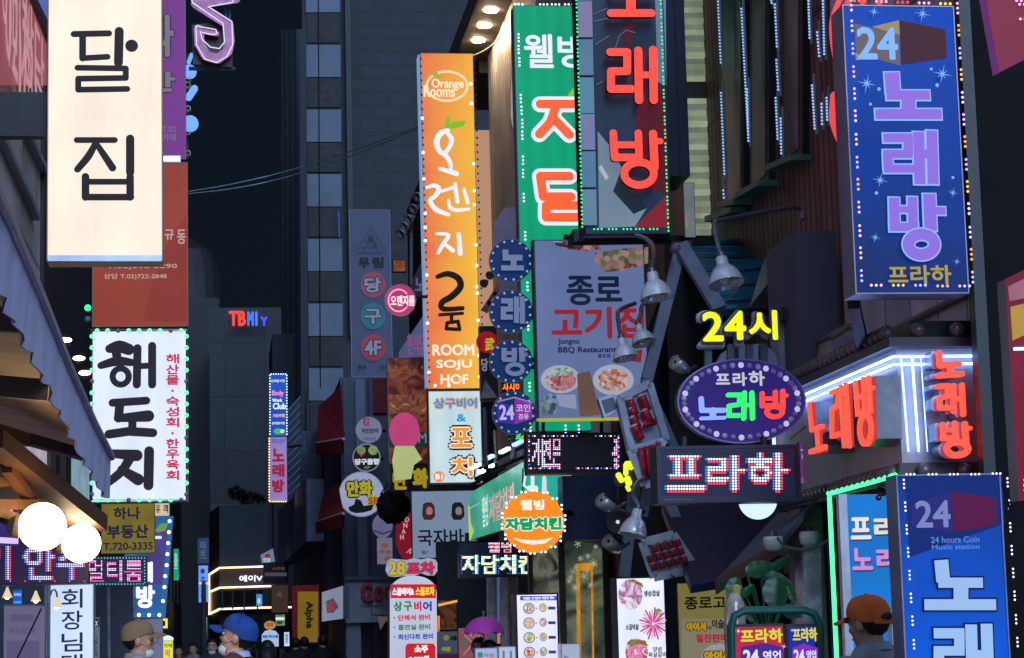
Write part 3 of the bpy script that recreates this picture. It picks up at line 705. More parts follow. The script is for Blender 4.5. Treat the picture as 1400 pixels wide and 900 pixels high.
# canopy over the entrance
CAN = tile('#2a3350', '#161b2e', .35, 6, .4, 'panel', .02, 'xz')
slope([(905, 690, 14.5), (945, 800, 13.0), (1010, 790, 13.0), (1100, 680, 14.5)], pr('#222c4a', .45, 0, .3, 5), 'canopy')
slope([(980, 792, 13.0), (1062, 745, 12.6), (1100, 700, 12.4), (1130, 668, 12.4), (1090, 672, 14.4)], pr('#4a5a62', .45, 0, .3, 5), 'canopy')
slope([(978, 790, 12.9), (1064, 741, 12.5), (1064, 748, 12.5), (980, 802, 12.9)], pr('#6b4a3c', .6), 'fascia')
MB().pbox(PL(1040, 850, Y=14.6), (975, 905), (1098, 785), -.1, 0, pr('#241f22', .6)).build('doorway', b)
pl = PL(1040, 820, Y=14.55); MB().pbox(pl, (1040, 800), (1070, 760), 0, .04, pr('#4a5a72', .4)).build('transom', b)
for x in (1020, 1088): MB().pbox(pl, (x, 905), (x + 9, 760), 0, .06, pr('#2e2a2c', .5)).build('door_post', b)
for (x0, y0, x1, y1) in ((850, 640, 870, 735), (770, 650, 860, 738)): MB().pbox(PL(810, 690, Y=19.6), (x0, y1), (x1, y0), -.3, 0, pr('#50628c', .45, 0, .2, 3)).build('awning_panel', b)
MB().pbox(PL(1117, 700, Y=12.9), (1097, 905), (1128, 672), -.3, 0, pr('#8d8478', .6, 0, .2, 3)).build('wall', b)
m = MB(); pl = PL(1112, 820, Y=12.55); m.prism(pl, [pl.ab(*q) for q in ((1098, 735), (1122, 728), (1125, 905), (1100, 905))], -.2, 0, pr('#a7a3b4', .25, .3, .3, 8)); m.build('wrapped_column', b)
for px, py in ((1057, 741), (1106, 734)):
    c = P(px, py, 12.5); t = thing('pot_lamp', c, 'unlit white pot lamp under the canopy, ' + ('nearer the leaves' if px < 1080 else 'beside the green neon frame'), 'lamp', 'white pot lamps under the canopy')
    MB().lathe(c + Vector((0, 0, .03)), (0, 0, -1), [(0, .01), (0, .055), (.03, .06), (.07, .05), (.085, .02), (.087, .001)], pr('#c9c4d0', .35), 16).build('shade', t, True); MB().lathe(c + Vector((0, 0, .06)), (0, 0, -1), [(0, .02), (.031, .03)], GREYM, 10).build('cap', t)

# ---- karaoke building: lit fascia wing and tiled wall
b = building('karaoke_building', 'tan tiled karaoke building with a light edged sign band', (5.5, 12, 0))
TILE = tile('#c8b0b8', '#6a585e', .5, .75, .35, 'panel', .012, 'yz')
blk(b, 4.05, 9, 11.2, 13.88, 2.9, 9, TILE)
XB = 3.42; YB = P(1230, 560, 11).y
cx = PX(1230, 560, XB); YF = cx.y
zt_ = PX(1230, 475, XB).z; zb_ = PX(1230, 634, XB).z
BAND = pr('#a49a9c', .4, .15, .15, 2)
blk(b, XB, 5.5, YF, 13.4, zb_, zt_, BAND, 'sign_band')
blk(b, XB - .06, 5.6, YF - .07, 13.45, zt_ + .001, zt_ + .05, pr('#3d3a44', .5), 'cornice')
BULB = pr('#6a5c60', .25, .2, .2, 30)
for i in range(26):
    y = YF + .02 + (13.4 - YF) * (i + .5) / 26
    for zz, nm in ((zt_ + .09, 'bulb'), (zb_ - .045, 'bulb')): MB().ball((XB - .03, y, zz), .042, BULB, 10, 6).build(nm, b, True)
for i in range(8):
    x = XB + .1 + i * .21
    for zz in (zt_ + .09, zb_ - .045): MB().ball((x, YF - .04, zz), .042, BULB, 10, 6).build('bulb', b, True)
blk(b, XB - .02, 5.5, YF - .02, 13.4, zb_ - .1, zb_ - .001, pr('#4e4650', .5), 'soffit')
blk(b, XB + .12, 5.5, YF + .12, 13.42, zt_ + .051, zt_ + .16, pr('#2b2930', .5), 'coping')
# tubes of light along the band
NEON = em('#86aeff', 11.0)
for dz in (.045, .085):
    MB().tube([(XB - .03, 13.38, zt_ - dz), (XB - .03, YF - .03, zt_ - dz), (5.2, YF - .03, zt_ - dz)], .006, NEON, 6).build('neon_tube', b)
for px in (1237, 1251, 1263):
    pl = PL(px, 560, Y=YF - .02); MB().tube([pl.w(px - 6 if px == 1237 else px - 5, 490, .012), pl.w(px + 4, 618, .012)], .0055 if px != 1263 else .003, em('#86aeff', 10 if px == 1251 else 4), 6).build('neon_tube', b)
MB().tube([(XB - .03, 13.3, zt_ - .1), (XB - .03, 13.3, zb_ + .02)], .012, em('#bcd6ff', 1.5), 6).build('neon_tube', b)
# green tube round the entrance
GRN = em('#46ff92', 2.4)
pl = PL(1180, 660, X=XB + .02)
MB().tube([PX(1133, 675, XB - .05), PX(1224, 650, XB - .05)], .014, GRN, 8).build('green_tube', b)
q = PX(1134, 679, XB - .05); MB().tube([q, Vector((q.x, q.y, 0.1))], .013, GRN, 8).build('green_tube', b)
q2 = P(1150, 676, 10.66); MB().bar(q2, (q2.x, q2.y, 0.05), .042, .05, pr('#c9ccd4', .4)).build('door_frame', b)
blk(b, XB + .25, 5.4, 11.4, 13.2, 0, zb_ - .101, pr('#24333f', .5), 'entrance_wall')
MB().bar(PX(1140, 668, XB + .06), PX(1232, 640, XB + .06), .06, .05, em('#bfe6d8', .5)).build('light_panel', b)
# ac unit
c = P(1157, 472, 13.6)
# dark column at the right edge
b = building('edge_column', 'black corner column at the right edge of the street', (4.1, 9.9, 0))
YC = YF - .32; pl = PL(1372, 450, Y=YC); a0 = pl.ab(1340, 450)[0]
m = MB(); m.box(pl.O.x + a0, pl.O.x + a0 + 3, YC, YC + .14, 0, 9, pr('#08090c', .7, 0, .25, 3, .15)); m.build('column', b)
MB().box(pl.O.x + a0 - .03, pl.O.x + a0 + .03, YC - .03, YC + .05, 0, 9, pr('#222a2a', .4)).build('corner_trim', b)

# ---- chicken shop, corner with green fascia
b = building('chicken_shop', 'chicken shop with a green fascia and brown glazed doors', (4.2, 22, 0))
blk(b, 3.25, 5.0, 20.4, 24.5, 0, 2.35, pr('#3a302e', .6), 'wall')
blk(b, 3.28, 5.0, 20.42, 24.5, 2.36, 3.4, pr('#7c86a8', .5), 'wall')
# doors
pl = PL(800, 820, Y=20.36)
WOODD = pr('#5d4636', .45, 0, .2, 8)
for (x0, x1) in ((764, 772), (824, 832), (722, 728), (838, 846)): MB().pbox(pl, (x0, 905), (x1, 735), 0, .08, WOODD).build('door_frame', b)
MB().pbox(pl, (722, 740), (846, 734), .081, .1, WOODD).build('door_head', b)
for i, (x0, x1, mm) in enumerate(((772, 824, photo_mat(['#24302c', '#4a5a4c', '#7a8268', '#33342e'], 2.4, .5)), (728, 764, photo_mat(['#33302c', '#5a5c50', '#8a8c78', '#2c2c2c'], 3, .45)))):
    MB().pbox(pl, (x0, 905), (x1, 742), .01, .03, mm).build('door_glass', b)  # lit interior is painted into the glowing glass colour
YF_ = em('#f0a020', .65, .4, 9); m = MB()
for q, wd in (([(789, 775), (791, 905)], 5), ([(786, 776), (810, 775)], 10), ([(808, 776), (810, 905)], 2.5)): m.stroke(pl, q, wd, .04, .05, YF_, cap='flat')
m.build('yellow_frame', b)
mm = em('#d9d8c0', .5, .2)
rng = random.Random(3)
for i in range(16):
    x, y, r = rng.uniform(776, 818), rng.uniform(742, 805), rng.uniform(2.5, 5.5)
    fl = MB()
    for k in range(3):
        t = math.pi * k / 3 + i; fl.stroke(pl, [(x - r * math.cos(t), y - r * math.sin(t)), (x + r * math.cos(t), y + r * math.sin(t))], .9, .06, .061, mm)
    fl.build('snowflake_sticker', b)
for x in (742, 760): MB().pbox(pl, (x - .8, 860), (x + .8, 826), .08, .12, STEEL).build('handle', b)
for x, c in ((672, '#c9c9d2'), (690, '#d8d4cc')):
    pl2 = PL(x, 840, Y=21.2); MB().tube([pl2.w(x, 780), pl2.w(x + 1, 905)], .05, pr(c, .5, 0, .25, 14), 10).build('post', b)
MB().pbox(PL(645, 720, Y=28), (598, 905), (668, 740), -.1, 0, pr('#2a3140', .5)).build('back_wall', b)

t = thing('pipe_rack', P(670, 620, 23), 'clutter of dark pipes, arms and small floodlights above the green fascia', 'pipes')
for (p, q, r) in (((655, 640), (722, 606), .025), ((650, 655), (722, 622), .02), ((662, 560), (664, 640), .03), ((700, 575), (702, 630), .03), ((676, 590), (678, 636), .02), ((640, 665), (690, 640), .018)): MB().tube([P(*p, 23.2), P(*q, 22.4)], r, pr('#3c4250', .4, .3), 6).build('pipe', t)
for p, c in (((668, 626), '#8fb0e0'), ((690, 616), '#cfd8e8'), ((708, 606), '#7f9ac8'), ((650, 638), '#9fb6dc')): MB().bar(P(p[0] - 6, p[1] + 3, 22.6), P(p[0] + 6, p[1] - 3, 22.5), .05, .03, em(c, 3.0)).build('lamp_head', t)
for p in ((716, 598), (722, 612)): MB().ball(P(*p, 22), .025, em('#ff8a3a', 1.0), 8, 6).build('indicator', t)
# ================================================================== LEFT SIDE SIGNS
INK = pr('#1d1a1e', .6); FRAMEG = pr('#aeb4c0', .35, .7)
LB = lambda h, s=1.0: lbx(h, s, 3.2, 0, .03)
# big cream lightbox
S = Sign('lightbox_sign', 'tall cream lit box sign with two large black brush characters', 'sign', (65, -45, 222, 357), Y=12.0, depth=.2, face=LB('#f9ead6', 1.02), frame=pr('#b99a86', .5), fw=1.2)
S.rect((66, 350, 221, 358), FRAMEG, 'bottom_rail', .02)
BK = em('#2a2226', .5)
S.strokes([('s', 8.5, [(101, 47), (149, 46)]), ('s', 9, [(113, 49), (113, 80)]), ('s', 8, [(113, 80), (147, 78)]), ('s', 12, [(163, 43), (162, 86)]), ('d', 180, 63, 17),
           ('s', 8, [(106, 93), (172, 94), (172, 107), (107, 108), (107, 123), (174, 122)])], BK, 'letter')
S.strokes([('s', 8, [(105, 192), (157, 192)]), ('s', [8, 10, 9], [(131, 196), (121, 214), (106, 232)]), ('s', [7, 9, 10], [(132, 197), (142, 212), (154, 230)]), ('s', 11, [(178, 190), (178, 236)]),
           ('s', 10, [(117, 242), (117, 270)]), ('s', 10, [(178, 242), (178, 270)]), ('s', 8, [(117, 249), (178, 249)]), ('s', 9, [(117, 270), (179, 270)])], BK, 'letter')
MB().bar(S.pl.w(-30, 150, -.15), S.pl.w(66, 150, -.15), .1, 60 * S.pl.k, pr('#0b0d11', .5)).build('support_beam', S.root)
# mauve band sign on the wall at the very left
S = Sign('band_sign', 'faded mauve shop band with pale writing running along the wall at the top left', 'sign', (-20, -30, 64, 118), X=-1.75, depth=.15, face=em('#a05660', .75, .2, 1.5), frame=pr('#7a4a58', .5), poly=[(-25, -60), (64, -70), (64, 117), (-25, 117)])
WPALE = em('#cf9aa2', .8)
S.text('이미지', (2, 10, 40, 62), WPALE, .6); S.text('상담', (30, 60, 60, 95), WPALE, .5); S.text('02)735', (6, 86, 52, 110), WPALE, .3)
S.poly([(38, -10), (64, 40), (64, 62), (38, -2)], pr('#3c414c'), 'strap', .05)
S.poly([(48, -70), (64, -70), (64, 36), (52, 8)], em('#5a6fc9', .8), 'print')
# purple banner
S = Sign('banner_sign', 'purple vertical board behind the cream box, grey block letters at its edge', 'sign', (150, -40, 254, 218), Y=18.6, depth=.12, face=em('#74348a', .9, .1, 1), frame=pr('#6a5a78', .4), fw=1.4)
GL = em('#9a8fa6', .5); DO = em('#3a2246', .4)
S.text('라', (203, 20, 238, 78), GL, 2.0, out=DO, outw=1.5); S.text('반', (196, 98, 240, 126), GL, 1.6, out=DO, outw=1.3); S.text('T.02\n카페', (222, 173, 241, 194), GL, .1)
S = Sign('tube_lamp', 'short white tube light fixed under the purple board', 'lamp', (216, 213, 247, 222), Y=18.4, depth=.06, face=em('#f2f6ff', 2.0), frame=FRAMEG, fw=1.5)
# outline neon tube letter
S = Sign('neon_sign', 'dusky pink channel letter outlined with pale glass tube against the dark sky', 'sign', (258, -30, 320, 93), Y=20.5, depth=.14)
PK = pr('#d490b4', .5, 0, .25, 9); BACK = pr('#3a1f22', .5)
S.poly([(262, 34), (300, 30), (318, 34), (318, 92), (264, 88)], BACK, 'backing'); S.h += .03
S.strokes([('s', 13, [(322, 2), (268, 9), (312, 37), (314, 60)]), ('s', 13, [(314, 58), (311, 74), (298, 84), (282, 80), (273, 64), (272, 44)]), ('s', 7, [(272, 46), (296, 50)])], PK, 'channel_letter', .06, pr('#5f4560'))
TUBE = em('#e6d4f4', 1.1)
S.strokes([('s', 1.4, [(320, -2), (318, 8), (285, 14), (317, 34), (318, 66), (310, 82), (296, 90), (280, 85), (269, 66), (268, 40), (295, 45), (297, 50), (292, 52), (277, 49)])], TUBE, 'glass_tube', base=S.h + .075)
S.strokes([('s', 1.4, [(318, -4), (262, 7), (264, 12), (305, 40), (307, 65), (300, 74), (288, 72), (277, 62), (274, 50)])], TUBE, 'glass_tube', base=S.h + .08)
MB().tube([S.pl.w(258, 92, -.05), S.pl.w(322, 93, -.05)], .02, GREYM, 6).build('bottom_rail', S.root)
for x in (309, 314): MB().tube([S.pl.w(x, 8, -.05), S.pl.w(x, 30, -.05)], .012, pr('#4b6b80'), 6).build('stay', S.root)
# blue glowing letters, seen edge on
S = Sign('blue_letters', 'bright blue glowing letters hanging edge-on below the pink channel letter', 'sign', (254, 78, 273, 190), Y=20.8, depth=.12)
BL = em('#6fa6ff', 1.15)
S.strokes([('d', 259, 99, 19)], BL, 'letter', .03); S.strokes([('s', 9, [(258, 134), (266, 122)]), ('s', 5, [(262, 76), (258, 86)])], BL, 'letter', .03); S.strokes([('d', 260, 170, 22)], BL, 'letter', .03)
for y in (111, 118, 150, 182, 211): MB().lathe(S.pl.w(257, y, 0), (0, -1, 0), [(0, .03), (.05, .03), (.06, .02)], pr('#cfc8b0', .4), 8).build('clip', S.root)
MB().tube([S.pl.w(256, 70, -.1), S.pl.w(256, 215, -.1)], .02, DARK, 6).build('mast', S.root)
# rust red banner
S = Sign('banner_sign', 'rust red banner with small pale phone numbers, below the purple board', 'sign', (126, 222, 257, 447), Y=17.8, depth=.1, face=em('#a34430', .72, .2, 1.3), frame=pr('#8a5a52', .4), fw=1.2)
PW = em('#d8b8b0', .7)
S.poly([(205, 400), (222, 345), (255, 290), (255, 440), (196, 440)], em('#963a2c', .72, .1), 'print')
S.text('규', (225, 314, 238, 328), PW, .3); S.text('동', (242, 314, 254, 334), PW, .3); S.text('T.02)598-0290', (146, 361, 242, 369), PW, .1); S.text('상담 T.02)722-2848', (142, 374, 228, 383), PW, .1)
# white sign with green bulbs
S = Sign('lightbox_sign', 'white lit box ringed by green bulbs with three huge black brush characters', 'sign', (124, 450, 257, 687), Y=16.5, depth=.16, face=LB('#dfe9fb', 1.0), frame=pr('#3f5a5a', .4), fw=1.5)
BK2 = em('#34303c', .5)
S.strokes([('s', [12.2, 17.1, 15.9], [(150, 477), (163, 474), (176, 478)]), ('s', 12.2, [(158, 479), (160, 488)]), ('s', [9.8, 13.4, 9.8], [(138, 500), (160, 494), (181, 496)]), ('o', 165, 515, 11, 11, 8.5), ('s', 11.0, [(188, 476), (187, 526)]), ('s', 11.0, [(208, 473), (208, 526)]), ('s', 8.5, [(187, 501), (208, 500)])], BK2, 'letter')
S.strokes([('s', 11.0, [(154, 551), (200, 548)]), ('s', 12.2, [(164, 551), (162, 572)]), ('s', [11.0, 15.9], [(161, 572), (203, 569)]), ('s', 11.0, [(181, 572), (181, 590)]), ('s', 12.2, [(149, 594), (176, 590), (209, 592)])], BK2, 'letter')
S.strokes([('s', [11.0, 15.9], [(150, 620), (187, 623)]), ('s', [13.4, 12.2, 11.0], [(178, 626), (166, 645), (148, 660)]), ('s', [11.0, 15.9], [(166, 642), (189, 656)]), ('s', 13.4, [(204, 617), (203, 664)])], BK2, 'letter')
S.vtext('해산물·숙성회·한우육회', (227, 484, 245, 657), em('#d4305e', .85), .55, .06)
pts, hz = edge_pts(126, 453, 255, 684, 9, 15)
S.bulbs(pts, [em('#6dffae', 1.5, samp=False)] * 2 + [pr('#5f7f76', .3, 0, 0)] + [em('#6dffae', 1.5, samp=False)] * 2, 3.3, off=.02)
MB().tube([S.pl.w(x, y, S.h + .012) for x, y in ((126, 453), (255, 453), (255, 684), (126, 684), (126, 453))], .006, BLACKM, 5).build('bulb_cable', S.root)
g = thing('bulb_string', P(121, 425, 17), 'short string of two green bulbs hanging beside the rust red banner', 'lights')
for i, y in enumerate((421, 437)): MB().ball(P(120, y, 17), .026, em('#3dff8c', 1.6) if i == 0 else pr('#4f6f66', .3), 10, 8).build('bulb', g, True)
MB().tube([P(122, 385, 17.02), P(122, 450, 17.02)], .008, BLACKM, 5).build('cable', g)
# yellow estate agent board
S = Sign('board_sign', 'worn mustard yellow board with dark blue letters and a phone number', 'sign', (138, 687, 212, 757), Y=17.2, depth=.04, face=em('#8f8136', .62, .2, 6), frame=pr('#5f5a3a', .6), fw=.8)
BB = em('#2e3550', .5)
S.text('하나', (155, 693, 192, 711), BB, .6); S.text('부동산', (146, 717, 203, 737), BB, .8); S.text('T.720-3335', (141, 741, 209, 753), BB, .4)
# LED matrix boards
def rb(grid, j, i, ny, nx):
    if grid[j, i]:
        return em('#d7dcff', 1.5, samp=False) if (i > 0 and grid[j, i - 1]) or i == 0 else em('#5a7bff', 1.6, samp=False)
    if i > 0 and grid[j, i - 1]: return em('#ff3e6a', 1.5, samp=False)
    if (j in (ny - 1,)) and i % 7 == 0: return em('#ff4a50', 1.3, samp=False) if i % 14 else em('#7d8bff', 1.3, samp=False)
    return None
LEDF = pr('#2c2740', .4, 0, .1); OFFD = pr('#4a4066', .5, 0, 0)
S = Sign('led_board', 'wide LED dot board with pink and white letters under the left globe lamps', 'sign', (-30, 738, 120, 800), Y=13.2, depth=.14, face=em('#3a2f66', .5, .2), frame=LEDF, fw=2)
S.matrix((-28, 741, 118, 798), 2.9, [('기', (-26, 745, 12, 794), .6), ('안', (32, 746, 74, 793), .9), ('주', (78, 746, 114, 793), .9)], rb, OFFD, .4)
def pk(grid, j, i, ny, nx):
    if j in (0, ny - 1) or i == nx - 1: return em('#5fe0c8', 1.3, samp=False) if (i + j) % 2 else None
    if grid[j, i]: return em('#ffd5f2', 1.5, samp=False) if j % 3 else em('#ff63c0', 1.5, samp=False)
    return None
S = Sign('led_board', 'small pink LED board edged with teal dots, right of the wider dot board', 'sign', (118, 761, 201, 801), Y=15.2, depth=.14, face=em('#2a2350', .4), frame=LEDF, fw=1.2)
S.matrix((119, 762, 200, 800), 2.1, [('멀티룸', (120, 766, 194, 796), .55)], pk, pr('#3c3560', .5, 0, 0), .42)
# narrow white lightbox with thin writing
S = Sign('lightbox_sign', 'slim bluish white lit box with thin dark writing near the bottom left', 'sign', (68, 799, 128, 985), Y=14.4, depth=.14, face=LB('#cfe2fb', 1.0), frame=pr('#9fb0c8', .4), fw=1)
S.vtext('회장님댁', (84, 805, 113, 921), em('#2b4068', .5), .35, .1)
MB().pbox(S.pl, (69, 1105), (74, 985), -.1, -.05, GREYM).build('leg', S.root); MB().pbox(S.pl, (121, 1105), (126, 985), -.1, -.05, GREYM).build('leg', S.root)
# banner seen from behind
S = Sign('cloth_banner', 'pale lilac cloth banner with mirrored faint print at the bottom left', 'banner', (5, 828, 61, 985), Y=15.6, depth=.015, face=em('#8d86ae', .5, .15, 2), frame=pr('#b0a8c4', .6), fw=.4)
FA = em('#77709a', .5)
S.rect((14, 840, 46, 850), FA); S.text('회장님댁', (13, 857, 48, 868), FA, .3, flip=True); S.rect((9, 876, 54, 920), em('#7770a0', .5)); MB().tube([S.pl.w(24, 900, .02), S.pl.w(57, 832, .02)], .006, DARK, 5).build('strap', S.root)
MB().tube([S.pl.w(5, 828, -.01), S.pl.w(61, 828, -.01)], .012, GREYM, 6).build('rod', S.root)
for x in (7, 59): MB().tube([S.pl.w(x, 828, -.02), S.pl.w(x, 1130, -.02)], .012, GREYM, 6).build('pole', S.root)
# blue framed sign with warm bulbs, partly hidden
S = Sign('bulb_sign', 'blue sign in a pale frame of warm round bulbs behind the mustard board', 'sign', (166, 705, 237, 845), Y=18.6, depth=.14, face=em('#2c6fa8', .8, .2, 2), frame=pr('#8a7c68', .5), poly=[(166, 800), (176, 706), (237, 706), (226, 845), (166, 845)])
S.poly([(178, 800), (190, 716), (229, 716), (219, 836), (174, 836)], em('#2a62a8', .85, .3, 3)); S.poly([(202, 735), (230, 722), (222, 800), (196, 800)], em('#5a4a9a', .7, .2)); S.rect((211, 733, 221, 737), em('#e8f0ff', .9)); S.poly([(212, 725), (220, 716), (230, 715), (226, 726), (216, 728)], em('#7fae5a', .7), 'leaf_print')
S.text('래', (192, 768, 209, 797), em('#f2f6ff', 1.1), 1.1); S.text('방', (186, 800, 212, 832), em('#f2f6ff', 1.1), 1.5)
S.bulbs([(232, 713), (231, 728), (230, 743), (229, 758), (228, 773), (226, 788), (225, 803), (223, 822), (218, 841), (204, 841), (190, 841), (175, 841), (169, 838), (169, 822), (169, 808)], [em('#ffe9b8', 2.2)], 2.6, off=.02)
S = Sign('lightbox_sign', 'small cream lit box peeping out right of the mustard board', 'sign', (211, 687, 232, 706), Y=19.0, depth=.1, face=em('#e8cfae', .8), frame=GREYM, fw=.6); S.text('유', (213, 690, 219, 702), INK, .3); S.text('객', (223, 690, 230, 702), INK, .3)
# small yellow signs far down
S = Sign('lightbox_sign', 'small yellow standing lightbox with pink writing behind the man in the tan cap', 'sign', (222, 876, 237, 925), Y=26, depth=.2, face=em('#e8e42c', 1.0), frame=pr('#8a8a30'), fw=.7); S.text('치맥', (224, 880, 235, 886), em('#4a8a40', .7), .2); S.text('막', (226, 888, 233, 899), em('#e05a8a', .8), .3)
MB().lathe(P(229, 876, 25.9), (0, 0, 1), [(0, .07), (.03, .07), (.05, .04), (.06, .01)], em('#d9f4f4', 1.0), 12).build('lamp', S.root)
S = Sign('lightbox_sign', 'tiny bright yellow sign edge beside the warm bulb frame', 'sign', (221, 845, 230, 860), Y=24, depth=.12, face=em('#dff02c', 1.1), frame=DARK, fw=.8); S.rect((223, 849, 226, 856), INK)
S = Sign('neon_sign', 'dim teal sign strip on the dark left side of the far street', 'sign', (237, 750, 245, 794), Y=40, depth=.1, face=em('#1fb08a', .8, .4, 3), frame=DARK, fw=.6); S.vtext('호프', (238, 756, 243, 778), em('#bff5e2', .8), .2)
S = Sign('lightbox_sign', 'tall pale blue lit sign on the dark side street wall behind the lamp post', 'sign', (271, 773, 285, 824), Y=70, depth=.3, face=em('#6a9cf0', .95, .2), frame=DARK, fw=.5); S.disc(277, 781, 3, 3.5, em('#2c3f9a', .7)); S.vtext('호텔서울', (274, 788, 281, 818), em('#26409a', .7), .2)
S = Sign('lightbox_sign', 'unlit grey blue sign above the tall pale blue one', 'sign', (270, 735, 286, 771), Y=71, depth=.3, face=pr('#3a4c66', .5), frame=DARK, fw=.5); S.vtext('마트', (274, 740, 282, 764), pr('#7f93ae', .5), .2)
t = thing('street_lamp', P(279, 900, 50), 'thin grey street lamp post with two short arms in front of the blue sign', 'street lamp')
MB().tube([(t.location.x, 50, 0), P(278.5, 796, 50)], [.09, .05], GREYM, 8).build('post', t)
for dx in (-5, 5): MB().bar(P(278.5, 797, 50), P(278.5 + dx, 795, 50), .06, .05, GREYM).build('arm', t); MB().bar(P(278.5 + dx * .6, 797, 50), P(278.5 + dx * 1.3, 798, 50), .12, .05, em('#dfe8ff', .8)).build('lamp_head', t)
# ------------------------------------------------------------------ awning
a = thing('awning', P(20, 520, 9), 'long beige awning with a scalloped lilac valance reaching in from the left', 'awning')
VAL = pr('#ced3f6', .6, 0, .12, 3, .3, .2, (1, 1, .2)); CLOTH = pr('#eccba2', .7, 0, .15, 2.2, .2, .3, (.4, 4, 1))
ED = [(-60, 165), (10, 312), (50, 405), (90, 502), (125, 580), (150, 628)]; YS = [5.6, 7.2, 8.6, 10.2, 11.8, 13.0]
from bisect import bisect
def edge_at(t):
    i = min(int(t), len(ED) - 2); u = t - i
    return (ED[i][0] + (ED[i + 1][0] - ED[i][0]) * u, ED[i][1] + (ED[i + 1][1] - ED[i][1]) * u), YS[i] + (YS[i + 1] - YS[i]) * u
N = 60; top = []; bot = []
LO = [(0, 385), (40, 440), (80, 535), (110, 597), (133, 650), (150, 655)]
for i in range(N + 1):
    t = 5 * i / N; (x, y), Y = edge_at(t); p = P(x, y, Y); top.append(p)
    drop = .23 + .022 * abs(math.sin(i * math.pi / 6)); wob = .015 * math.sin(i * 1.7)
    bot.append(p + Vector((wob - .02, 0, -drop)))
m = MB()
for i in range(N):
    m.face([top[i], bot[i], bot[i + 1], top[i + 1]], VAL); o = Vector((.006, 0, 0)); m.face([top[i + 1] + o, bot[i + 1] + o, bot[i] + o, top[i] + o], VAL)
m.build('valance', a, True)
m = MB(); XWALL = -1.88
def roofp(i, s):
    p = top[i]; sag = -.05 * math.sin(math.pi * s) - .008 * abs(math.sin(i * math.pi / 12)) * math.sin(math.pi * s)
    return Vector((p.x + (XWALL - p.x) * s, p.y, p.z + .34 * s + sag))
for i in range(N):
    for k in range(8):
        v = [roofp(i, k / 8), roofp(i + 1, k / 8), roofp(i + 1, (k + 1) / 8), roofp(i, (k + 1) / 8)]
        m.face(v, CLOTH); m.face([x + Vector((0, 0, .012)) for x in v][::-1], CLOTH)
m.build('canopy_cloth', a, True)
MB().tube([p + Vector((.012, 0, .012)) for p in top[::6]], .022, pr('#aeb6d8', .35, .5), 8).build('front_bar', a)
for y0, Yb in ((505, 9.4), (412, 8.2)):
    p = P(64 if Yb > 9 else 34, 534 if Yb > 9 else 440, Yb); q = p + Vector((-1.1, .1, .12)); MB().bar(p, q, .05, .09, pr('#5b4438', .5)).build('roller_arm', a)
# elbow arm hanging below
MB().bar(P(-20, 584, 11.5), P(36, 602, 11.9), .05, .07, pr('#7a5a38', .5)).build('folding_arm', a); MB().bar(P(36, 600, 11.9), P(128, 626, 12.6), .05, .06, pr('#4c3f3c', .5)).build('folding_arm', a)
# wooden lean-to lower left with globes
a = thing('lean_to', P(40, 690, 12), 'brown timber lean-to roof edge carrying two glowing globe lamps', 'canopy')
WD = pr('#6e4826', .5, 0, .2, 5)
for (p, q, yy, zz) in (((-10, 600), (135, 716), 10.6, 12.6),): MB().bar(P(*p, yy), P(*q, zz), .1, .09, pr('#5a3d26', .5)).build('edge_beam', a)
m = MB(); m.face([P(-10, 615, 10.7), P(130, 722, 12.5), P(60, 722, 12.7), P(-30, 660, 11.2)], WD); m.build('ceiling', a)
for i, (p, q) in enumerate((((-10, 660), (40, 655)), ((-10, 690), (60, 690)), ((10, 640), (46, 690)), ((-6, 700), (60, 725)))): MB().bar(P(*p, 11.0), P(*q, 11.4), .05, .05, pr('#6b4626', .5)).build('rafter', a)
GLOBE = em('#ffdcae', 15.0)
for (px, py, r, Y, lb) in ((58, 720, 32, 11.0, 'larger glowing white globe lamp under the timber lean-to'), (111, 743, 26, 12.4, 'smaller glowing white globe lamp, nearer the mustard board')):
    c = P(px, py, Y); g = thing('globe_lamp', c, lb, 'lamp', 'globe lamps under the lean-to'); R = r * Y / F * 1.0
    MB().ball(c, R, GLOBE, 32, 20).build('globe', g, True); MB().lathe(c + Vector((-R * .9, .02, 0)), (-1, 0, .2), [(0, R * .5), (.03, R * .5), (.06, R * .3), (.07, .01)], pr('#7a6a58', .4), 16).build('holder', g); MB().tube([c + Vector((-R, 0, 0)), c + Vector((-R - .25, .1, .1))], .012, DARK, 6).build('arm', g)
# spot lamps behind the valance
for i, (px, py) in enumerate(((90, 465), (108, 490), (116, 510))):
    c = P(px, py, 15.5 + i); g = thing('spotlight', c, ['topmost of three small spotlights shining behind the valance', 'middle of three small spotlights shining behind the valance', 'lowest of three small spotlights shining behind the valance'][i], 'lamp', 'spotlights on the black siding')
    k = (15.5 + i) / F
    MB().ball(c, 6 * k, em('#ffdca0', 14.0), 14, 8, (1.35, .6, .55)).build('lens', g, True); MB().lathe(c + Vector((0, .02, 0)), (-.2, 1, .25), [(0, 8 * k), (10 * k, 7 * k), (14 * k, 3 * k)], DARK, 14).build('housing', g); MB().tube([c + Vector((0, .05, 0)), c + Vector((-.25, .2, .1))], .01, DARK, 5).build('arm', g)
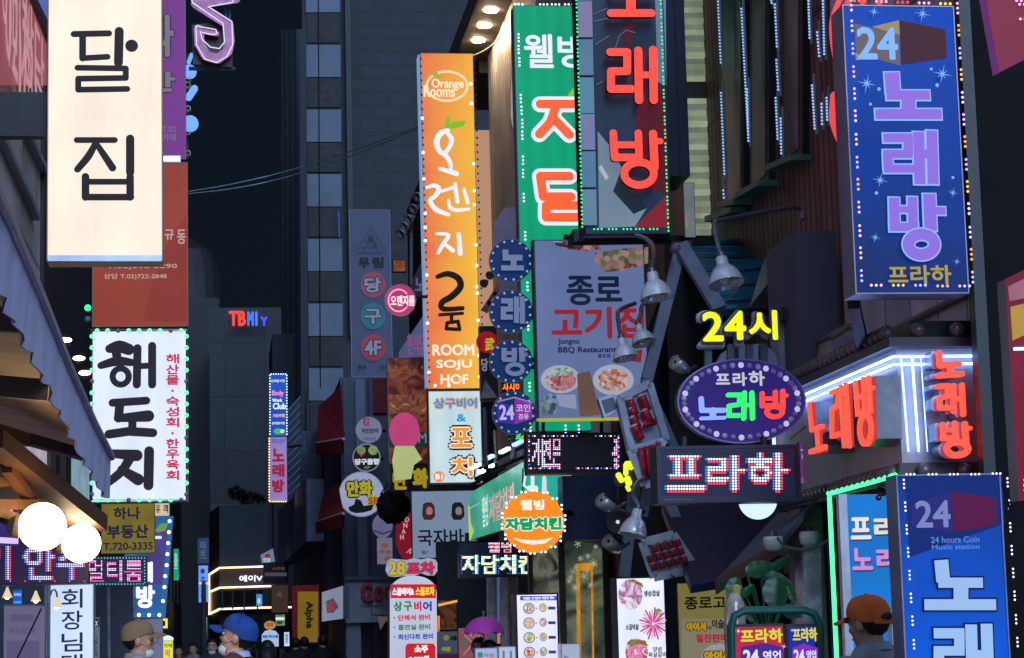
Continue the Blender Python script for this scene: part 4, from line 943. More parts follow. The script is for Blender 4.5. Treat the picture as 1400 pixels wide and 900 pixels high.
# small pendant lamps over the lower shopfront
for i, (px, py, Y, lb) in enumerate(((10, 811, 13.6, 'leftmost of three little pendant lamps under the LED board'), (49, 816, 14.6, 'middle of three little pendant lamps under the LED board'), (78, 825, 13.9, 'little gooseneck lamp lit in front of the slim white box'))):
    c = P(px, py, Y); g = thing('pendant_lamp', c, lb, 'lamp', 'little pendant lamps'); k = Y / F
    MB().lathe(c + Vector((0, 0, 8 * k)), (0, 0, -1), [(0, 1.2 * k), (4 * k, 2.5 * k), (14 * k, 7 * k)], em('#ffe9c4', .8), 14).build('shade', g, True); MB().ball(c + Vector((0, -.005, -5 * k)), 3.4 * k, em('#ffe6b8', 12.0), 10, 8).build('bulb', g, True)
    if i == 2: MB().tube([c + Vector((x * k, 0, z * k)) for x, z in ((0, 8), (-.5, 14), (-3, 18), (-7, 17), (-9, 10))], .006, STEEL, 6).build('neck', g)
    else: MB().tube([c + Vector((0, 0, 8 * k)), c + Vector((0, .02, 30 * k))], .005, DARK, 5).build('cord', g)
S = Sign('window_sign', 'small saturated blue lit sign in the shop window under the LED board', 'sign', (17, 806, 31, 827), Y=17.5, depth=.06, face=em('#1f5fc4', .9, .3, 6), frame=DARK, fw=.6); S.rect((19, 811, 29, 815), em('#8fb4ff', .8)); S.rect((19, 822, 29, 825), em('#4fa0ff', .8))
t = thing('ceiling_fitting', P(10, 690, 13), 'violet lit strip fitting glowing above the LED board', 'lamp')
for i, (x0, x1, y) in enumerate(((-6, 14, 694), (-4, 16, 709), (-10, 22, 738))): MB().bar(P(x0, y, 12.6), P(x1, y + 2, 12.8), .03, .03, em('#b9a0ff', 1.6)).build('tube', t)
MB().box(P(-20, 690, 12.9).x, P(22, 690, 12.9).x, 12.95, 13.05, P(0, 745, 12.9).z, P(0, 688, 12.9).z, em('#4a3f90', .5, .3, 5)).build('backing', t)
# posters behind the tan cap man
S = Sign('poster', 'pale lilac poster behind the man in the tan cap', 'poster', (163, 846, 223, 960), Y=19.5, depth=.03, face=em('#8a93bc', .5, .1, 2), frame=GREYM, fw=.6); S.strokes([('s', .8, [(212, 868), (218, 872), (214, 878), (220, 882)])], pr('#39415a'))
S = Sign('banner_sign', 'narrow black and white banner right of the slim white box', 'banner', (127, 844, 137, 960), Y=17, depth=.03, face=em('#7f93ae', .45), frame=DARK, fw=.5); S.rect((128, 846, 136, 857), INK); S.text('X', (130, 849, 134, 856), em('#dfe6f2', .7), .2); S.vtext('OPEN', (129, 870, 133, 898), INK, .1)
# ================================================================== MIDDLE OF THE STREET
# overhead wires
for i, (pts, lb) in enumerate(((((258, 262), (400, 232), (575, 172)), 'upper overhead cable crossing the dark street towards the orange sign'), (((258, 265), (400, 240), (575, 174)), 'lower overhead cable sagging across the dark street towards the orange sign'), (((640, 78), (672, 62), (702, 30)), 'short cable from the orange sign up to the eave'))):
    Ys = (34, 36, 30) if i < 2 else (26.3, 27, 27.5); q = [P(*p, Y) for p, Y in zip(pts, Ys)]; c = []
    for t in [k / 16 for k in range(17)]: c.append(q[0] * ((1 - t) * (1 - 2 * t)) + q[1] * (4 * t * (1 - t)) + q[2] * (t * (2 * t - 1)))
    solo('overhead_cable', MB().tube(c, .009, pr('#8a95a0', .5), 5), c[0], lb, 'cable', 'overhead cables')
# blue club sign and pink karaoke sign, far left of the tall block
S = Sign('led_sign', 'narrow blue sign framed by white LEDs projecting from the far block', 'sign', (368, 511, 393, 597), Y=52, depth=.25, face=em('#1d4fb8', .9, .2, 2), frame=pr('#2a4a7a'), fw=.8)
W = em('#e6f0ff', 1.0)
S.text('단학압구정', (371, 519, 389, 523), W, .1); S.text('Endy', (372, 534, 388, 543), em('#ff8ad0', 1), .3); S.text('Work', (372, 545, 386, 550), W, .3); S.text('Club', (373, 551, 391, 560), W, .4); S.text('가요주점', (373, 566, 389, 571), em('#f0b0e0', 1), .2); S.text('한국짱구정', (372, 577, 389, 581), W, .1)
S.disc(380, 590, 6, 4, em('#4ac07a', .8)); S.disc(386, 590, 3, 3, em('#d8e8d0', .8))
pts, hz = edge_pts(369, 512, 392, 596, 7, 22, 'tlr'); S.bulbs(pts, [em('#bfe0ff', 2.0, samp=False)], 1.0, off=.02)
S = Sign('led_sign', 'lilac karaoke sign with dark red letters and amber bulbs under the narrow blue sign', 'sign', (367, 597, 393, 687), Y=52.1, depth=.25, face=em('#9a84c8', .8, .2, 2), frame=pr('#4a3a2a'), fw=.8)
S.text('자파고양주', (371, 600, 390, 607), em('#3a68c0', .8), .2); S.vtext('노래방', (372, 613, 389, 674), em('#a3203c', .8), 1.1, .12)
pts, hz = edge_pts(368, 598, 392, 686, 8, 24, 'lb'); S.bulbs(pts, [em('#ffd07a', 2.2, samp=False)], 1.0, off=.02); pts, hz = edge_pts(409, 668, 411, 686, 1, 6, 'l'); S.bulbs(pts, [em('#ffe0a0', 1.4, samp=False)], .8, off=.02)
MB().tube([S.pl.w(390, 610, -.2), S.pl.w(420, 606, -.2)], .05, DARK, 6).build('bracket', S.root)
S = Sign('net_screen', 'fine pale mesh screen glowing beside the narrow blue sign', 'screen', (393, 511, 412, 690), Y=53, depth=.03, face=em('#1d2f45', .5, .3, 2), frame=None, poly=[(393, 560), (411, 540), (411, 670), (393, 688)])
for i in range(12): S.strokes([('s', .4, [(393, 562 + i * 10.5), (411, 542 + i * 10.8)])], em('#7f9dc0', .5), 'mesh_wire')
# billiard hall banner
S = Sign('cloth_banner', 'tall grey blue billiard hall banner with three round dots on the tall block', 'banner', (479, 287, 535, 516), Y=58, depth=.06, face=em('#4a5a84', .42, .1, .8), frame=pr('#7f8aa8', .5), fw=.5)
K = em('#10141f', .4); GRY = em('#8894b4', .55)
for q in [[(507, 311), (528, 342), (527, 347), (488, 347), (486, 342)]]: S.strokes([('c', .7, q)], em('#28324a', .5), 'triangle_outline')
for r in range(4):
    for c in range(r + 1): S.ring(507 - r * 4.4 + c * 8.8, 318 + r * 8.2, 3.9, 3.9, .6, em('#2c3650', .5), 'ball_print')
S.ring(507, 328, 2.6, 2.8, 1.6, K, 'ball_print'); S.ring(512, 336, 2.6, 2.8, 1.4, em('#1e3a44', .5), 'ball_print')
S.text('무', (490, 353, 505, 367), K, .7); S.text('림', (509, 352, 524, 367), K, .7)
for cy, col, ch in ((390, '#a2566a', '당'), (433, '#2f7f9e', '구'), (476, '#a8455a', '4F')):
    S.disc(510, cy, 17, 18, em(col, .42, .25, 2)); S.text(ch, (498, cy - 10, 521, cy + 11), GRY, 1.0, out=K, outw=1.2)
S.text('종로', (489, 500, 500, 506), K, .2); S.text('의사', (519, 500, 530, 506), K, .2)
# round pink sign
S = Sign('round_sign', 'round pink sign with a white swirl beside the orange tower sign', 'sign', (526, 389, 568, 433), Y=25.6, depth=.1, pl=PL(547, 411, Y=25.6))
S.disc(547, 411, 21.5, 22, em('#c23a76', .8, .15, 3), 'panel', 0, pr('#a8884a', .4)); S.ring(546, 411, 15, 15, 2, em('#f3b8d2', .9), a0 := 'swirl') if False else None
MB().ring(S.pl, 545, 411, 14, 15, 2.2, S.up(), S.h, em('#f3b8d2', .9), 24, 40, 320).build('swirl', S.root)
S.text('오렌지룸', (534, 404, 567, 419), em('#ffe2ee', 1.0), .5); S.ring(547, 411, 21.3, 21.8, .9, pr('#b8985a', .4), 'rim', .01)
bracket(S.root, S.pl.w(566, 405, -.05), S.pl.w(585, 405, -.05))
# orange tower sign
S = Sign('lightbox_sign', 'very tall orange lit box running red to yellow, with brush letters and tiny LEDs', 'sign', (579, 73, 652, 532), Y=26, depth=.22, face=grad_em('#ea6048', '#f7c440', .95, 0, -.33, .77), frame=pr('#c08a50', .4), fw=.7)
WH = em('#eaf0fb', 1.0)
MB().ring(S.pl, 611, 118, 28, 20, 3.5, S.up(), S.h, em('#f4dcae', .95), 30).build('orange_ring', S.root)
S.text('Orange', (590, 108, 634, 124), em('#f9e6c2', 1.0), .5); S.text('Rooms', (579, 117, 622, 133), em('#f9e6c2', 1.0), .5); S.poly([(589, 101), (598, 99), (601, 106), (594, 106)], em('#9fc03a', .9), 'leaf')
S.poly([(607, 176), (611, 160), (615, 158), (615, 170), (622, 166), (638, 166), (633, 173), (620, 176)], em('#7fc02e', .95), 'leaf')
S.strokes([('s', [6, 8, 8, 7, 6, 6, 7, 5], [(612, 179), (602, 183), (597, 194), (600, 206), (607, 210), (615, 200), (617, 190), (611, 182)]), ('s', [7, 6, 5], [(607, 210), (615, 222), (616, 233)]), ('s', [5, 7], [(601, 231), (624, 238)])], WH, 'letter')
S.strokes([('s', [4, 6, 7, 6, 6, 7, 5], [(583, 257), (594, 254), (600, 260), (594, 269), (588, 275), (596, 287), (613, 294)]), ('s', [4, 5], [(604, 262), (619, 257)]), ('s', [5, 6], [(622, 252), (625, 276)]), ('s', [4, 6], [(634, 259), (639, 277)]), ('s', [4, 5, 5, 4], [(613, 274), (615, 284), (625, 288), (641, 286)])], WH, 'letter')
S.strokes([('s', [4, 5, 6, 5], [(597, 320), (613, 322), (605, 335), (599, 346)]), ('s', [4, 6], [(606, 333), (619, 343)]), ('s', [6, 7], [(627, 321), (629, 347)])], WH, 'letter')
S.strokes([('s', [6, 8, 9, 9, 9, 8, 7, 6], [(598, 379), (612, 375), (626, 381), (629, 393), (617, 406), (604, 414), (606, 423), (632, 422)]), ('s', 4.5, [(601, 431), (632, 429)]), ('s', 5, [(617, 430), (617, 440)]), ('c', 5, [(611, 442), (626, 440), (628, 451), (610, 450)])], em('#2a2018', .5), 'letter')
for i, wd_ in enumerate(('ROOM', 'SOJU', 'HOF')): S.text(wd_, ((591, 471, 648, 487), (596, 492, 645, 507), (602, 512, 640, 526))[i], em('#f7eedd', 1.0), .6)
S.bulbs([(577, 163), (578, 210), (579, 246), (581, 293), (581, 312), (581, 330), (583, 377), (584, 443), (586, 510), (594, 528), (613, 528), (643, 116), (644, 143), (647, 225), (648, 262), (648, 281), (650, 336), (651, 364), (651, 393), (652, 402), (653, 439), (654, 487), (655, 516)], [em('#dfe6ff', 3.0, samp=False)], 2.1, off=.015)
for px, sd_ in ((575, -1), (649, 1)):
    m = MB()
    for i in range(46):
        y = 80 + i * 9.8; m.pbox(S.pl, (px - 1 + (y - 73) * .027, y + 2.2), (px + 1 + (y - 73) * .027, y), .0, .03, pr('#4a3a2a'))
    m.build('led_clip', S.root)['kind'] = 'stuff'
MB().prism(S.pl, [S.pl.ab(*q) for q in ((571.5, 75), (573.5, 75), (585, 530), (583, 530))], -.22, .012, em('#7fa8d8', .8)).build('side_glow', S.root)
# white tavern sign under it
S = Sign('lightbox_sign', 'white lit tavern sign with blue and orange bubble letters under the orange tower', 'sign', (586, 534, 659, 661), Y=25.9, depth=.2, face=lbx('#c4dce2', 1.0, 4, 0, .04), frame=pr('#8a7a62', .5), fw=1.2)
CY = em('#1f9fd8', .9); OR = em('#f39a3c', .95); NV = em('#173040', .6); PO = em('#f0a070', .9)
S.text('상구비어', (593, 544, 652, 559), CY, .7, out=PO, outw=1.4); S.text('&', (624, 566, 637, 577), CY, .5)
for bbx in ((614, 583, 646, 615), (612, 622, 652, 654)):
    pass
S.text('포', (616, 585, 644, 612), OR, 1.0, out=NV, outw=4.2); S.text('포', (616, 585, 644, 612), OR, 1.0, out=em('#fff0d8', 1), outw=1.6)
S.text('차', (617, 625, 651, 652), OR, 1.0, out=NV, outw=4.2); S.text('차', (617, 625, 651, 652), OR, 1.0, out=em('#fff0d8', 1), outw=1.6)
S.disc(600, 652, 7.5, 7.5, em('#ee9040', .95)); S.text('B1', (595, 648, 605, 656), WH, .5)
# spotlight cluster on a mast left of the orange sign
t = thing('lamp_mast', P(563, 400, 27), 'thin mast with a stack of small unlit floodlights left of the orange tower', 'floodlight')
MB().tube([P(562, 390, 27), P(562, 300, 27)], .03, GREYM, 6).build('mast', t)
for i, (px, py) in enumerate(((574, 268), (568, 284), (562, 298), (556, 308), (551, 318))):
    c = P(px, py, 26.8); MB().lathe(c, (-.7, -.5, -.5), [(-.06, .02), (0, .045), (.05, .075), (.055, .06), (.02, .04)], pr('#8f969c', .4, .4), 10).build('lamp_head', t, True); MB().tube([c, P(562 if px < 566 else px, py + 6, 27)], .01, GREYM, 5).build('arm', t)
# slanted shop boards behind the pink disc
S = Sign('board_sign', 'slanting pale lilac board with faint red writing behind the round pink sign', 'sign', (541, 430, 584, 490), Y=31, depth=.06, poly=[(545, 482), (583, 425), (584, 488), (545, 490)], face=em('#5f6da0', .55, .15, 2), frame=pr('#5a5f78'))
S.text('한식당', (557, 456, 581, 486), em('#9c5a8a', .7), .4, rot=0)
S = Sign('board_sign', 'slanting dark navy sign beside the floodlight mast', 'sign', (555, 340, 583, 420), Y=32, depth=.06, poly=[(556, 400), (582, 345), (583, 395), (562, 420)], face=em('#262f4c', .5, .2, 3), frame=DARK); S.text('노', (567, 380, 582, 398), em('#6c7aa0', .5), .6)
S = Sign('wall_lamp', 'dull amber window lamp behind the round pink sign', 'lamp', (537, 355, 555, 372), Y=34, depth=.1, face=em('#a8622c', .45, .4, 8), frame=DARK, fw=1)
# food poster
S = Sign('poster', 'large dim food poster of stewed meat left of the tavern sign', 'poster', (530, 489, 586, 662), Y=33, depth=.08, face=photo_mat(['#2a1210', '#5a1a14', '#8a3a24', '#a8643a', '#4a1612'], 3.5, .32), frame=pr('#6f8a8a', .4), fw=1)
S.rect((532, 540, 584, 566), photo_mat(['#5a2a1c', '#b07048', '#8a3a28', '#d09868'], 5, .32), 'meat_print'); S.rect((532, 590, 584, 612), em('#2a4840', .45)); S.text('M', (572, 592, 583, 606), GRY, .3)
for x in (541, 555, 566, 577): S.disc(x, 500 + (x % 7), 1.4, 1.4, em('#c08a70', .4))
# plain stand-in board and comics sign
S = Sign('shaped_sign', 'plain cut-out board, pink oval above a pale yellow panel, left of the tavern sign', 'sign', (530, 560, 585, 660), Y=31.5, depth=.05, pl=PL(556, 620, Y=31.5))
S.disc(553, 590, 21, 26, em('#d24a86', .75, .1, 2), 'oval_board'); S.poly([(540, 610), (566, 610), (577, 628), (566, 636), (562, 655), (540, 657), (536, 630)], em('#c3cf8a', .75, .1, 2), 'panel')
MB().bar(S.pl.w(556, 600, -.06), S.pl.w(556, 665, -.06), .04, .03, DARK).build('post', S.root)
S = Sign('board_sign', 'dark board with thick mustard comic book lettering under the pink and yellow cut-out', 'sign', (533, 634, 589, 672), Y=32, depth=.06, face=pr('#15181d', .5), frame=DARK, fw=1); MU = em('#b39a1e', .75)
S.text('만', (537, 644, 558, 670), MU, 1.6); S.text('화', (564, 640, 586, 668), MU, 1.8)
# round signs on the corner shop
for (cx_, cy_, r_, Y, lb, kind) in ((504, 588, 18.5, 36.5, 'top grey white round sign of three beside the dark pilaster', 0), (501, 626, 18.5, 36.4, 'middle black round sign of three with two yellow faces of dice', 1), (494, 676, 30.5, 36.0, 'largest white round comics cafe sign, lowest of the three', 2)):
    S = Sign('round_sign', lb if kind != 1 else 'middle black round sign of three, two yellow blots above white letters', 'sign', (cx_ - r_, cy_ - r_, cx_ + r_, cy_ + r_), Y=Y, depth=.12, pl=PL(cx_, cy_, Y=Y), group='round signs on the grey corner shop')
    S.disc(cx_, cy_, r_, r_, [em('#8a8fb0', .6, .1), pr('#0e1118', .4), em('#aab4d8', .7, .1)][kind], 'panel', 0, pr('#4a4f60')); S.ring(cx_, cy_, r_, r_, 1.2, [pr('#7a7f96'), em('#9fb0c0', .6), em('#8f9cc0', .6)][kind], 'rim', .02)
    MB().tube([S.pl.w(cx_, cy_, -.06), S.pl.w(cx_ + (40 if kind == 2 else 24), cy_, -.2)], .025, DARK, 6).build('bracket', S.root)
    if kind == 0: S.text('복고', (496, 571, 505, 584), em('#a02c50', .7), .4); S.text('치킨잔치', (494, 586, 517, 593), em('#2a3058', .5), .3); S.text('커피한잔', (497, 598, 514, 603), em('#5a6a9a', .6), .2)
    if kind == 1:
        S.disc(494, 616, 6, 6, em('#8f9a5a', .6, .3, 20)); S.disc(510, 616, 6.5, 6.5, em('#9fae6a', .6, .3, 20)); S.disc(494, 623, 2, 1.8, em('#c03030', .8)); S.text('당구클럽', (485, 627, 518, 636), em('#dfe6ee', .75), .6); S.text('4F', (497, 637, 506, 642), em('#8a7a3a', .7), .3)
    if kind == 2:
        S.text('만화', (474, 657, 509, 680), em('#b3ac28', .8), 1.2, out=pr('#15171c'), outw=2.0)
        m = MB(); h = S.up(); m.prism(S.pl, [S.pl.ab(510 + (10 if i % 2 else 7) * math.cos(i * math.pi / 9), 685 - (10 if i % 2 else 7) * math.sin(i * math.pi / 9)) for i in range(18)], h, h, em('#b3a428', .8)); m.build('burst_print', S.root)
        S.text('5F', (503, 680, 517, 690), em('#a84a1c', .8), .7); S.poly([(476, 694), (484, 690), (486, 682), (493, 684), (497, 692), (511, 690), (508, 698), (497, 701), (486, 702), (478, 699)], pr('#1a1c22', .5), 'pot_print')
# dark bunch / balloon and other small boards
t = thing('lantern_cluster', P(540, 695, 34), 'lumpy black unlit lantern bundle hanging in front of the red oval sign', 'lantern')
m = MB(); rng = random.Random(5)
c0 = P(538, 693, 34); R0 = 23 * 34 / F; BLK = pr('#1c1e24', .7, 0, .5, 14, .5, .6)
N0 = len(m.v); m.ball(c0, R0, BLK, 26, 18)
for i in range(N0, len(m.v)):
    d = (m.v[i] - c0).normalized(); m.v[i] = c0 + d * R0 * (1 + .1 * math.sin(d.x * 9 + d.z * 5) * math.cos(d.z * 11 + d.y * 7))
m.build('body', t, True)
for k in range(4): MB().tube([P(520 + k * 11, 676, 33.8), P(530 + k * 6, 662 - k, 33.9), P(540, 640, 34)], .012, BLK, 5).build('cord', t)
S = Sign('oval_sign', 'red oval sign with white hand lettering behind the black lantern bundle', 'sign', (540, 700, 570, 766), Y=34.6, depth=.1, pl=PL(556, 733, Y=34.6)); S.disc(556, 733, 15, 33, em('#9a1c34', .6, .15, 3), 'panel', 0, pr('#5a2030'))
m = MB(); h = S.up(); 
for i, ch in enumerate('HAND'): m.text(S.pl, ch, (547 + i * 2.2, 731 - i * 8, 552 + i * 2.4, 738 - i * 8), h, h, em('#d8a8b0', .8), .3)
m.build('lettering', S.root); S.strokes([('s', 1.2, [(556, 756), (562, 750), (560, 757), (566, 752)])], em('#d8a8b0', .8))
S = Sign('round_sign', 'small lilac round sign half hidden below the black lantern bundle', 'sign', (508, 703, 537, 737), Y=35, depth=.1, pl=PL(523, 720, Y=35)); S.disc(523, 719, 14, 17, em('#7f7aa8', .55, .15), 'panel', 0, DARK); S.strokes([('s', 2, [(512, 726), (523, 730), (535, 726)])], em('#4a3a70', .5), 'stripe')
S = Sign('poster', 'narrow pale poster with pinkish food prints under the small lilac round sign', 'poster', (515, 735, 537, 772), Y=36, depth=.05, face=em('#8f90ae', .5, .1), frame=GREYM, fw=.5); 
for q in ((526, 746, 5), (522, 754, 4), (531, 755, 4), (530, 764, 5)): S.disc(*q[:2], q[2], q[2] * .7, em('#a8685a', .5), 'food_print')
# white sign with two portraits
S = Sign('board_sign', 'pale grey blue board with two painted heads and thin brush letters', 'sign', (563, 671, 652, 763), Y=29, depth=.15, face=em('#8fa4c4', .62, .1, 1), frame=pr('#7a8aa8', .5), fw=.8)
for x, cc in ((586, '#5a2a2a'), (626, '#1f2228')):
    S.poly([(x - 8, 690), (x - 4, 687), (x + 4, 687), (x + 8, 692), (x + 9, 706), (x + 4, 711), (x - 6, 711), (x - 9, 705)], em(cc, .6), 'hair_print'); S.disc(x + 1, 699, 4.5, 6, em('#a88f90', .6), 'face_print'); S.rect((x - 1, 704, x + 4, 705.5), em('#5a3030', .6))
BRK = em('#1d2230', .5)
S.text('국자바', (571, 723, 634, 747), BRK, .5); S.text('B1', (577, 753, 584, 758), BRK, .1)
# awnings posts, fascia letters
S = Sign('fascia_letters', 'dull red rounded letters on the grey fascia of the corner shop', 'sign', (492, 796, 546, 827), Y=37.5, depth=.08, pl=PL(519, 812, Y=37.5)); RD = pr('#d83c4c', .45, 0, .1)
S.text('G', (493, 796, 509, 823), RD, 1.4, 'letter', .12, pr('#6a2028')); S.text('o', (511, 801, 524, 822), RD, 1.4, 'letter', .12, pr('#6a2028')); S.text('o', (526, 800, 539, 821), RD, 1.4, 'letter', .12, pr('#6a2028')); S.text('d', (541, 796, 552, 821), RD, 1.4, 'letter', .12, pr('#6a2028')); S.rect((492, 828, 552, 829), GREYM, 'rail')
pl = PL(455, 828, X=1.9); S = Sign('board_sign', 'pale board with a red bean picture on the side of the grey corner shop', 'sign', (440, 803, 469, 850), X=1.9, depth=.1, poly=[(440, 810), (469, 801), (469, 846), (440, 850)], face=em('#9aa4c6', .6, .1, 2), frame=pr('#8a92a8'))
S.poly([(446, 822), (456, 818), (463, 830), (456, 838), (447, 838)], em('#6a5a70', .5), 'print'); S.text('팥', (447, 821, 458, 837), em('#a83a4a', .7), .8); S.disc(457, 816, 3.5, 3, em('#3a6a4a', .6), 'leaf_print')
S = Sign('board_sign', 'mustard shop board with sideways black letters in a dark red surround', 'sign', (399, 800, 437, 880), Y=44, depth=.2, face=em('#6f1c20', .42, .1), frame=DARK, fw=.6); S.rect((407, 809, 435, 878), em('#9a7c20', .55, .15, 2)); S.text('Alpha', (416, 822, 428, 860), em('#2a2620', .4), .7, rot=90)
S = Sign('board_sign', 'brown dim board left of the mustard shop board', 'sign', (371, 800, 394, 838), Y=50, depth=.1, face=em('#5a4238', .42), frame=DARK, fw=.4); S.text('숙', (378, 808, 386, 818), em('#8a7058', .4), .3)
S = Sign('lightbox_sign', 'round topped pale blue lit sign above the crowd in the distance', 'sign', (358, 862, 381, 884), Y=40, depth=.2, pl=PL(369, 873, Y=40)); S.poly([(358, 884), (358, 868), (362, 863), (369, 861), (377, 863), (381, 868), (381, 884)], em('#a9c4e8', .9), 'panel'); S.text('깐치네', (359, 868, 380, 873), em('#2a5fae', .8), .4)
MB().bar(S.pl.w(369, 884, -.03), (S.pl.w(369, 884).x, 40.03, 0), .06, .06, GREYM).build('post', S.root)
S = Sign('lightbox_sign', 'yellow and red round lit sign above the pale blue one in the far shops', 'sign', (361, 849, 377, 861), Y=41, depth=.15, pl=PL(369, 855, Y=41)); S.disc(369, 855, 8, 6, em('#b39a4a', .8), 'panel'); S.text('마차', (364, 851, 374, 858), em('#c23a2a', .9), .4)
S = Sign('lightbox_sign', 'slim white blue lit sign beside the pale round topped sign', 'sign', (388, 864, 396, 884), Y=42, depth=.15, face=em('#b8d8f2', 1.0, .2), frame=DARK, fw=.5); S.vtext('호프', (390, 867, 394, 880), em('#3a6ab0', .8), .2)
S = Sign('board_sign', 'tilted pale sign above the warm lit corner building', 'sign', (356, 750, 377, 770), Y=60, depth=.1, poly=[(356, 759), (373, 750), (376, 768), (358, 770)], face=em('#7c93b4', .65, .2), frame=DARK); S.disc(366, 760, 4, 3, em('#a03a30', .7)); S.text('YOI', (359, 763, 369, 769), em('#d8e4f0', .7), .3)
m = S = Sign('board_sign', 'row of dark red unlit boards over the far shops', 'sign', (360, 770, 394, 798), Y=62, depth=.15, face=pr('#3a1a20', .5), frame=DARK, fw=.5); S.text('소주방', (372, 775, 390, 780), em('#7a5a30', .5), .2); S.rect((362, 783, 392, 788), em('#5f6a80', .4))
S = Sign('lightbox_sign', 'green tinged far shop lights behind the crowd', 'sign', (376, 840, 390, 856), Y=64, depth=.15, face=em('#7aa04a', .6, .5, 8), frame=DARK, fw=.5); S.rect((377, 844, 389, 848), em('#dff0ff', .9)); S.rect((379, 850, 386, 853), em('#3a4a20', .5))
S = Sign('light_strip', 'pale green vertical light edge by the dark entrance behind the blue capped man', 'light strip', (281, 842, 283.5, 892), Y=75, depth=.2, face=em('#a8f0d8', .9), frame=None)
# standee: 28 tavern
S = Sign('standing_sign', 'white round topped standing sign with a red band and coloured writing', 'sign', (533, 786, 597, 990), Y=22, depth=.3, pl=PL(565, 850, Y=22))
pts = [(533, 990), (533, 810)] + [(565 - 31.5 * math.cos(math.pi * i / 12), 808 - 21 * math.sin(math.pi * i / 12)) for i in range(13)] + [(597, 810), (598, 990)]
S.h = 0; MB().prism(S.pl, [S.pl.ab(*p) for p in pts], -.3, 0, em('#ccd2ea', .82, .06, 2), pr('#9aa0b8', .4)).build('panel', S.root)
RDB = em('#d8262f', .85); GR = em('#2f9a5a', .75); BU = em('#2c4fb8', .75); RR = em('#d83050', .8)
S.rect((534, 799, 596, 818), RDB, 'band'); S.text('스몰비어&', (536, 803, 566, 815), em('#f2f2f8', .95), .6); S.text('스몰포차', (568, 802, 594, 815), em('#f0dc3a', .95), .6)
for ch, x0, x1, mt in (('상', 538, 550, GR), ('구', 552, 563, GR), ('비', 566, 576, BU), ('어', 578, 590, BU)): S.text(ch, (x0, 822, x1, 836), mt if ch != '비' else RR, .7)
for wd_, y, mt in (('단체석 완비', 840, RR), ('흡연실 완비', 853, GR), ('최신다트 완비', 866, BU)):
    S.disc(539, y + 5, 1.2, 1.2, mt, 'bullet'); S.text(wd_, (544, y, 588 if '다트' not in wd_ else 592, y + 9), mt, .35)
S.poly([(554, 990), (554, 884), (557, 880), (592, 880), (595, 884), (596, 990)], RDB, 'price_tag'); S.text('소주', (566, 882, 585, 893), em('#fff3f3', .95), .7); S.text('2,500원~', (559, 896, 592, 908), em('#fff3f3', .95), .6)
S2 = Sign('shaped_sign', 'wavy edged white topper with a yellow number and red letters on the standing sign', 'sign', (527, 763, 598, 790), Y=22, depth=.12, pl=PL(562, 777, Y=22))
MB().prism(S2.pl, [S2.pl.ab(*p) for p in [(529, 768), (534, 764), (548, 765), (556, 766), (566, 763), (576, 765), (586, 763), (595, 765), (598, 770), (598, 781), (594, 787), (584, 787), (576, 784), (564, 788), (550, 788), (540, 789), (531, 788), (527, 780)]], -.12, 0, em('#aebcd0', .75, .06, 2), pr('#7f8aa0', .4)).build('panel', S2.root)
S2.text('28', (531, 767, 554, 787), em('#c9bc28', .85), 1.0, out=em('#7a3a8a', .6), outw=.9); S2.text('포차', (556, 768, 594, 786), em('#d8304a', .8), .9, out=em('#7a3a8a', .6), outw=.9)
# pennants and warm interior beside
S = Sign('pennant', 'peach triangular pennant hanging left of the standing sign', 'pennant', (516, 843, 532, 862), Y=30, depth=.01, poly=[(516, 843), (531, 843), (520, 862)], face=pr('#c99a7a', .7), frame=pr('#c99a7a', .7)); MB().tube([S.pl.w(508, 841), S.pl.w(545, 843)], .008, DARK, 5).build('cord', S.root)
S = Sign('shop_interior', 'warm brown lit stall interior right of the standing sign', 'stall', (598, 820, 625, 862), Y=27.5, depth=.3, face=photo_mat(['#1a0f0a', '#3a2213', '#7a4a22', '#2a180e'], 6, .35), frame=DARK, fw=1); MB().bar(S.pl.w(598, 828, .1), S.pl.w(624, 822, .1), .03, .03, em('#e09a50', 1.2)).build('light_strip', S.root); S.rect((597, 842, 601, 866), em('#ff8a1a', 1.2), 'heater')
S = Sign('board_sign', 'low board with green dots and dark writing right of the standing sign', 'sign', (597, 863, 630, 902), Y=25, depth=.06, face=em('#55607c', .5, .15), frame=DARK, fw=.6); S.disc(610, 872, 4, 4, em('#8f9a3a', .6)); S.text('5층', (616, 869, 625, 876), em('#1d2614', .5), .6); S.text('마블', (604, 884, 616, 891), em('#a0b040', .6), .5); S.rect((598, 894, 629, 901), em('#5a2a50', .5))
S = Sign('board_sign', 'dusky red board with crossed sticks and round dots below the purple umbrella', 'sign', (627, 858, 672, 960), Y=23.6, depth=.06, face=em('#a8606a', .6, .12, 2), frame=DARK, fw=.5); S.ring(646, 866, 5.5, 5.5, 1, em('#caa0a0', .6)); S.disc(634, 879, 4, 4, em('#4f8a70', .6)); S.disc(653, 885, 5, 5, em('#b04a50', .6)); S.strokes([('s', 2, [(633, 866), (658, 892)]), ('s', 2, [(658, 866), (634, 895)])], em('#b8a0a8', .6), 'stick_print')
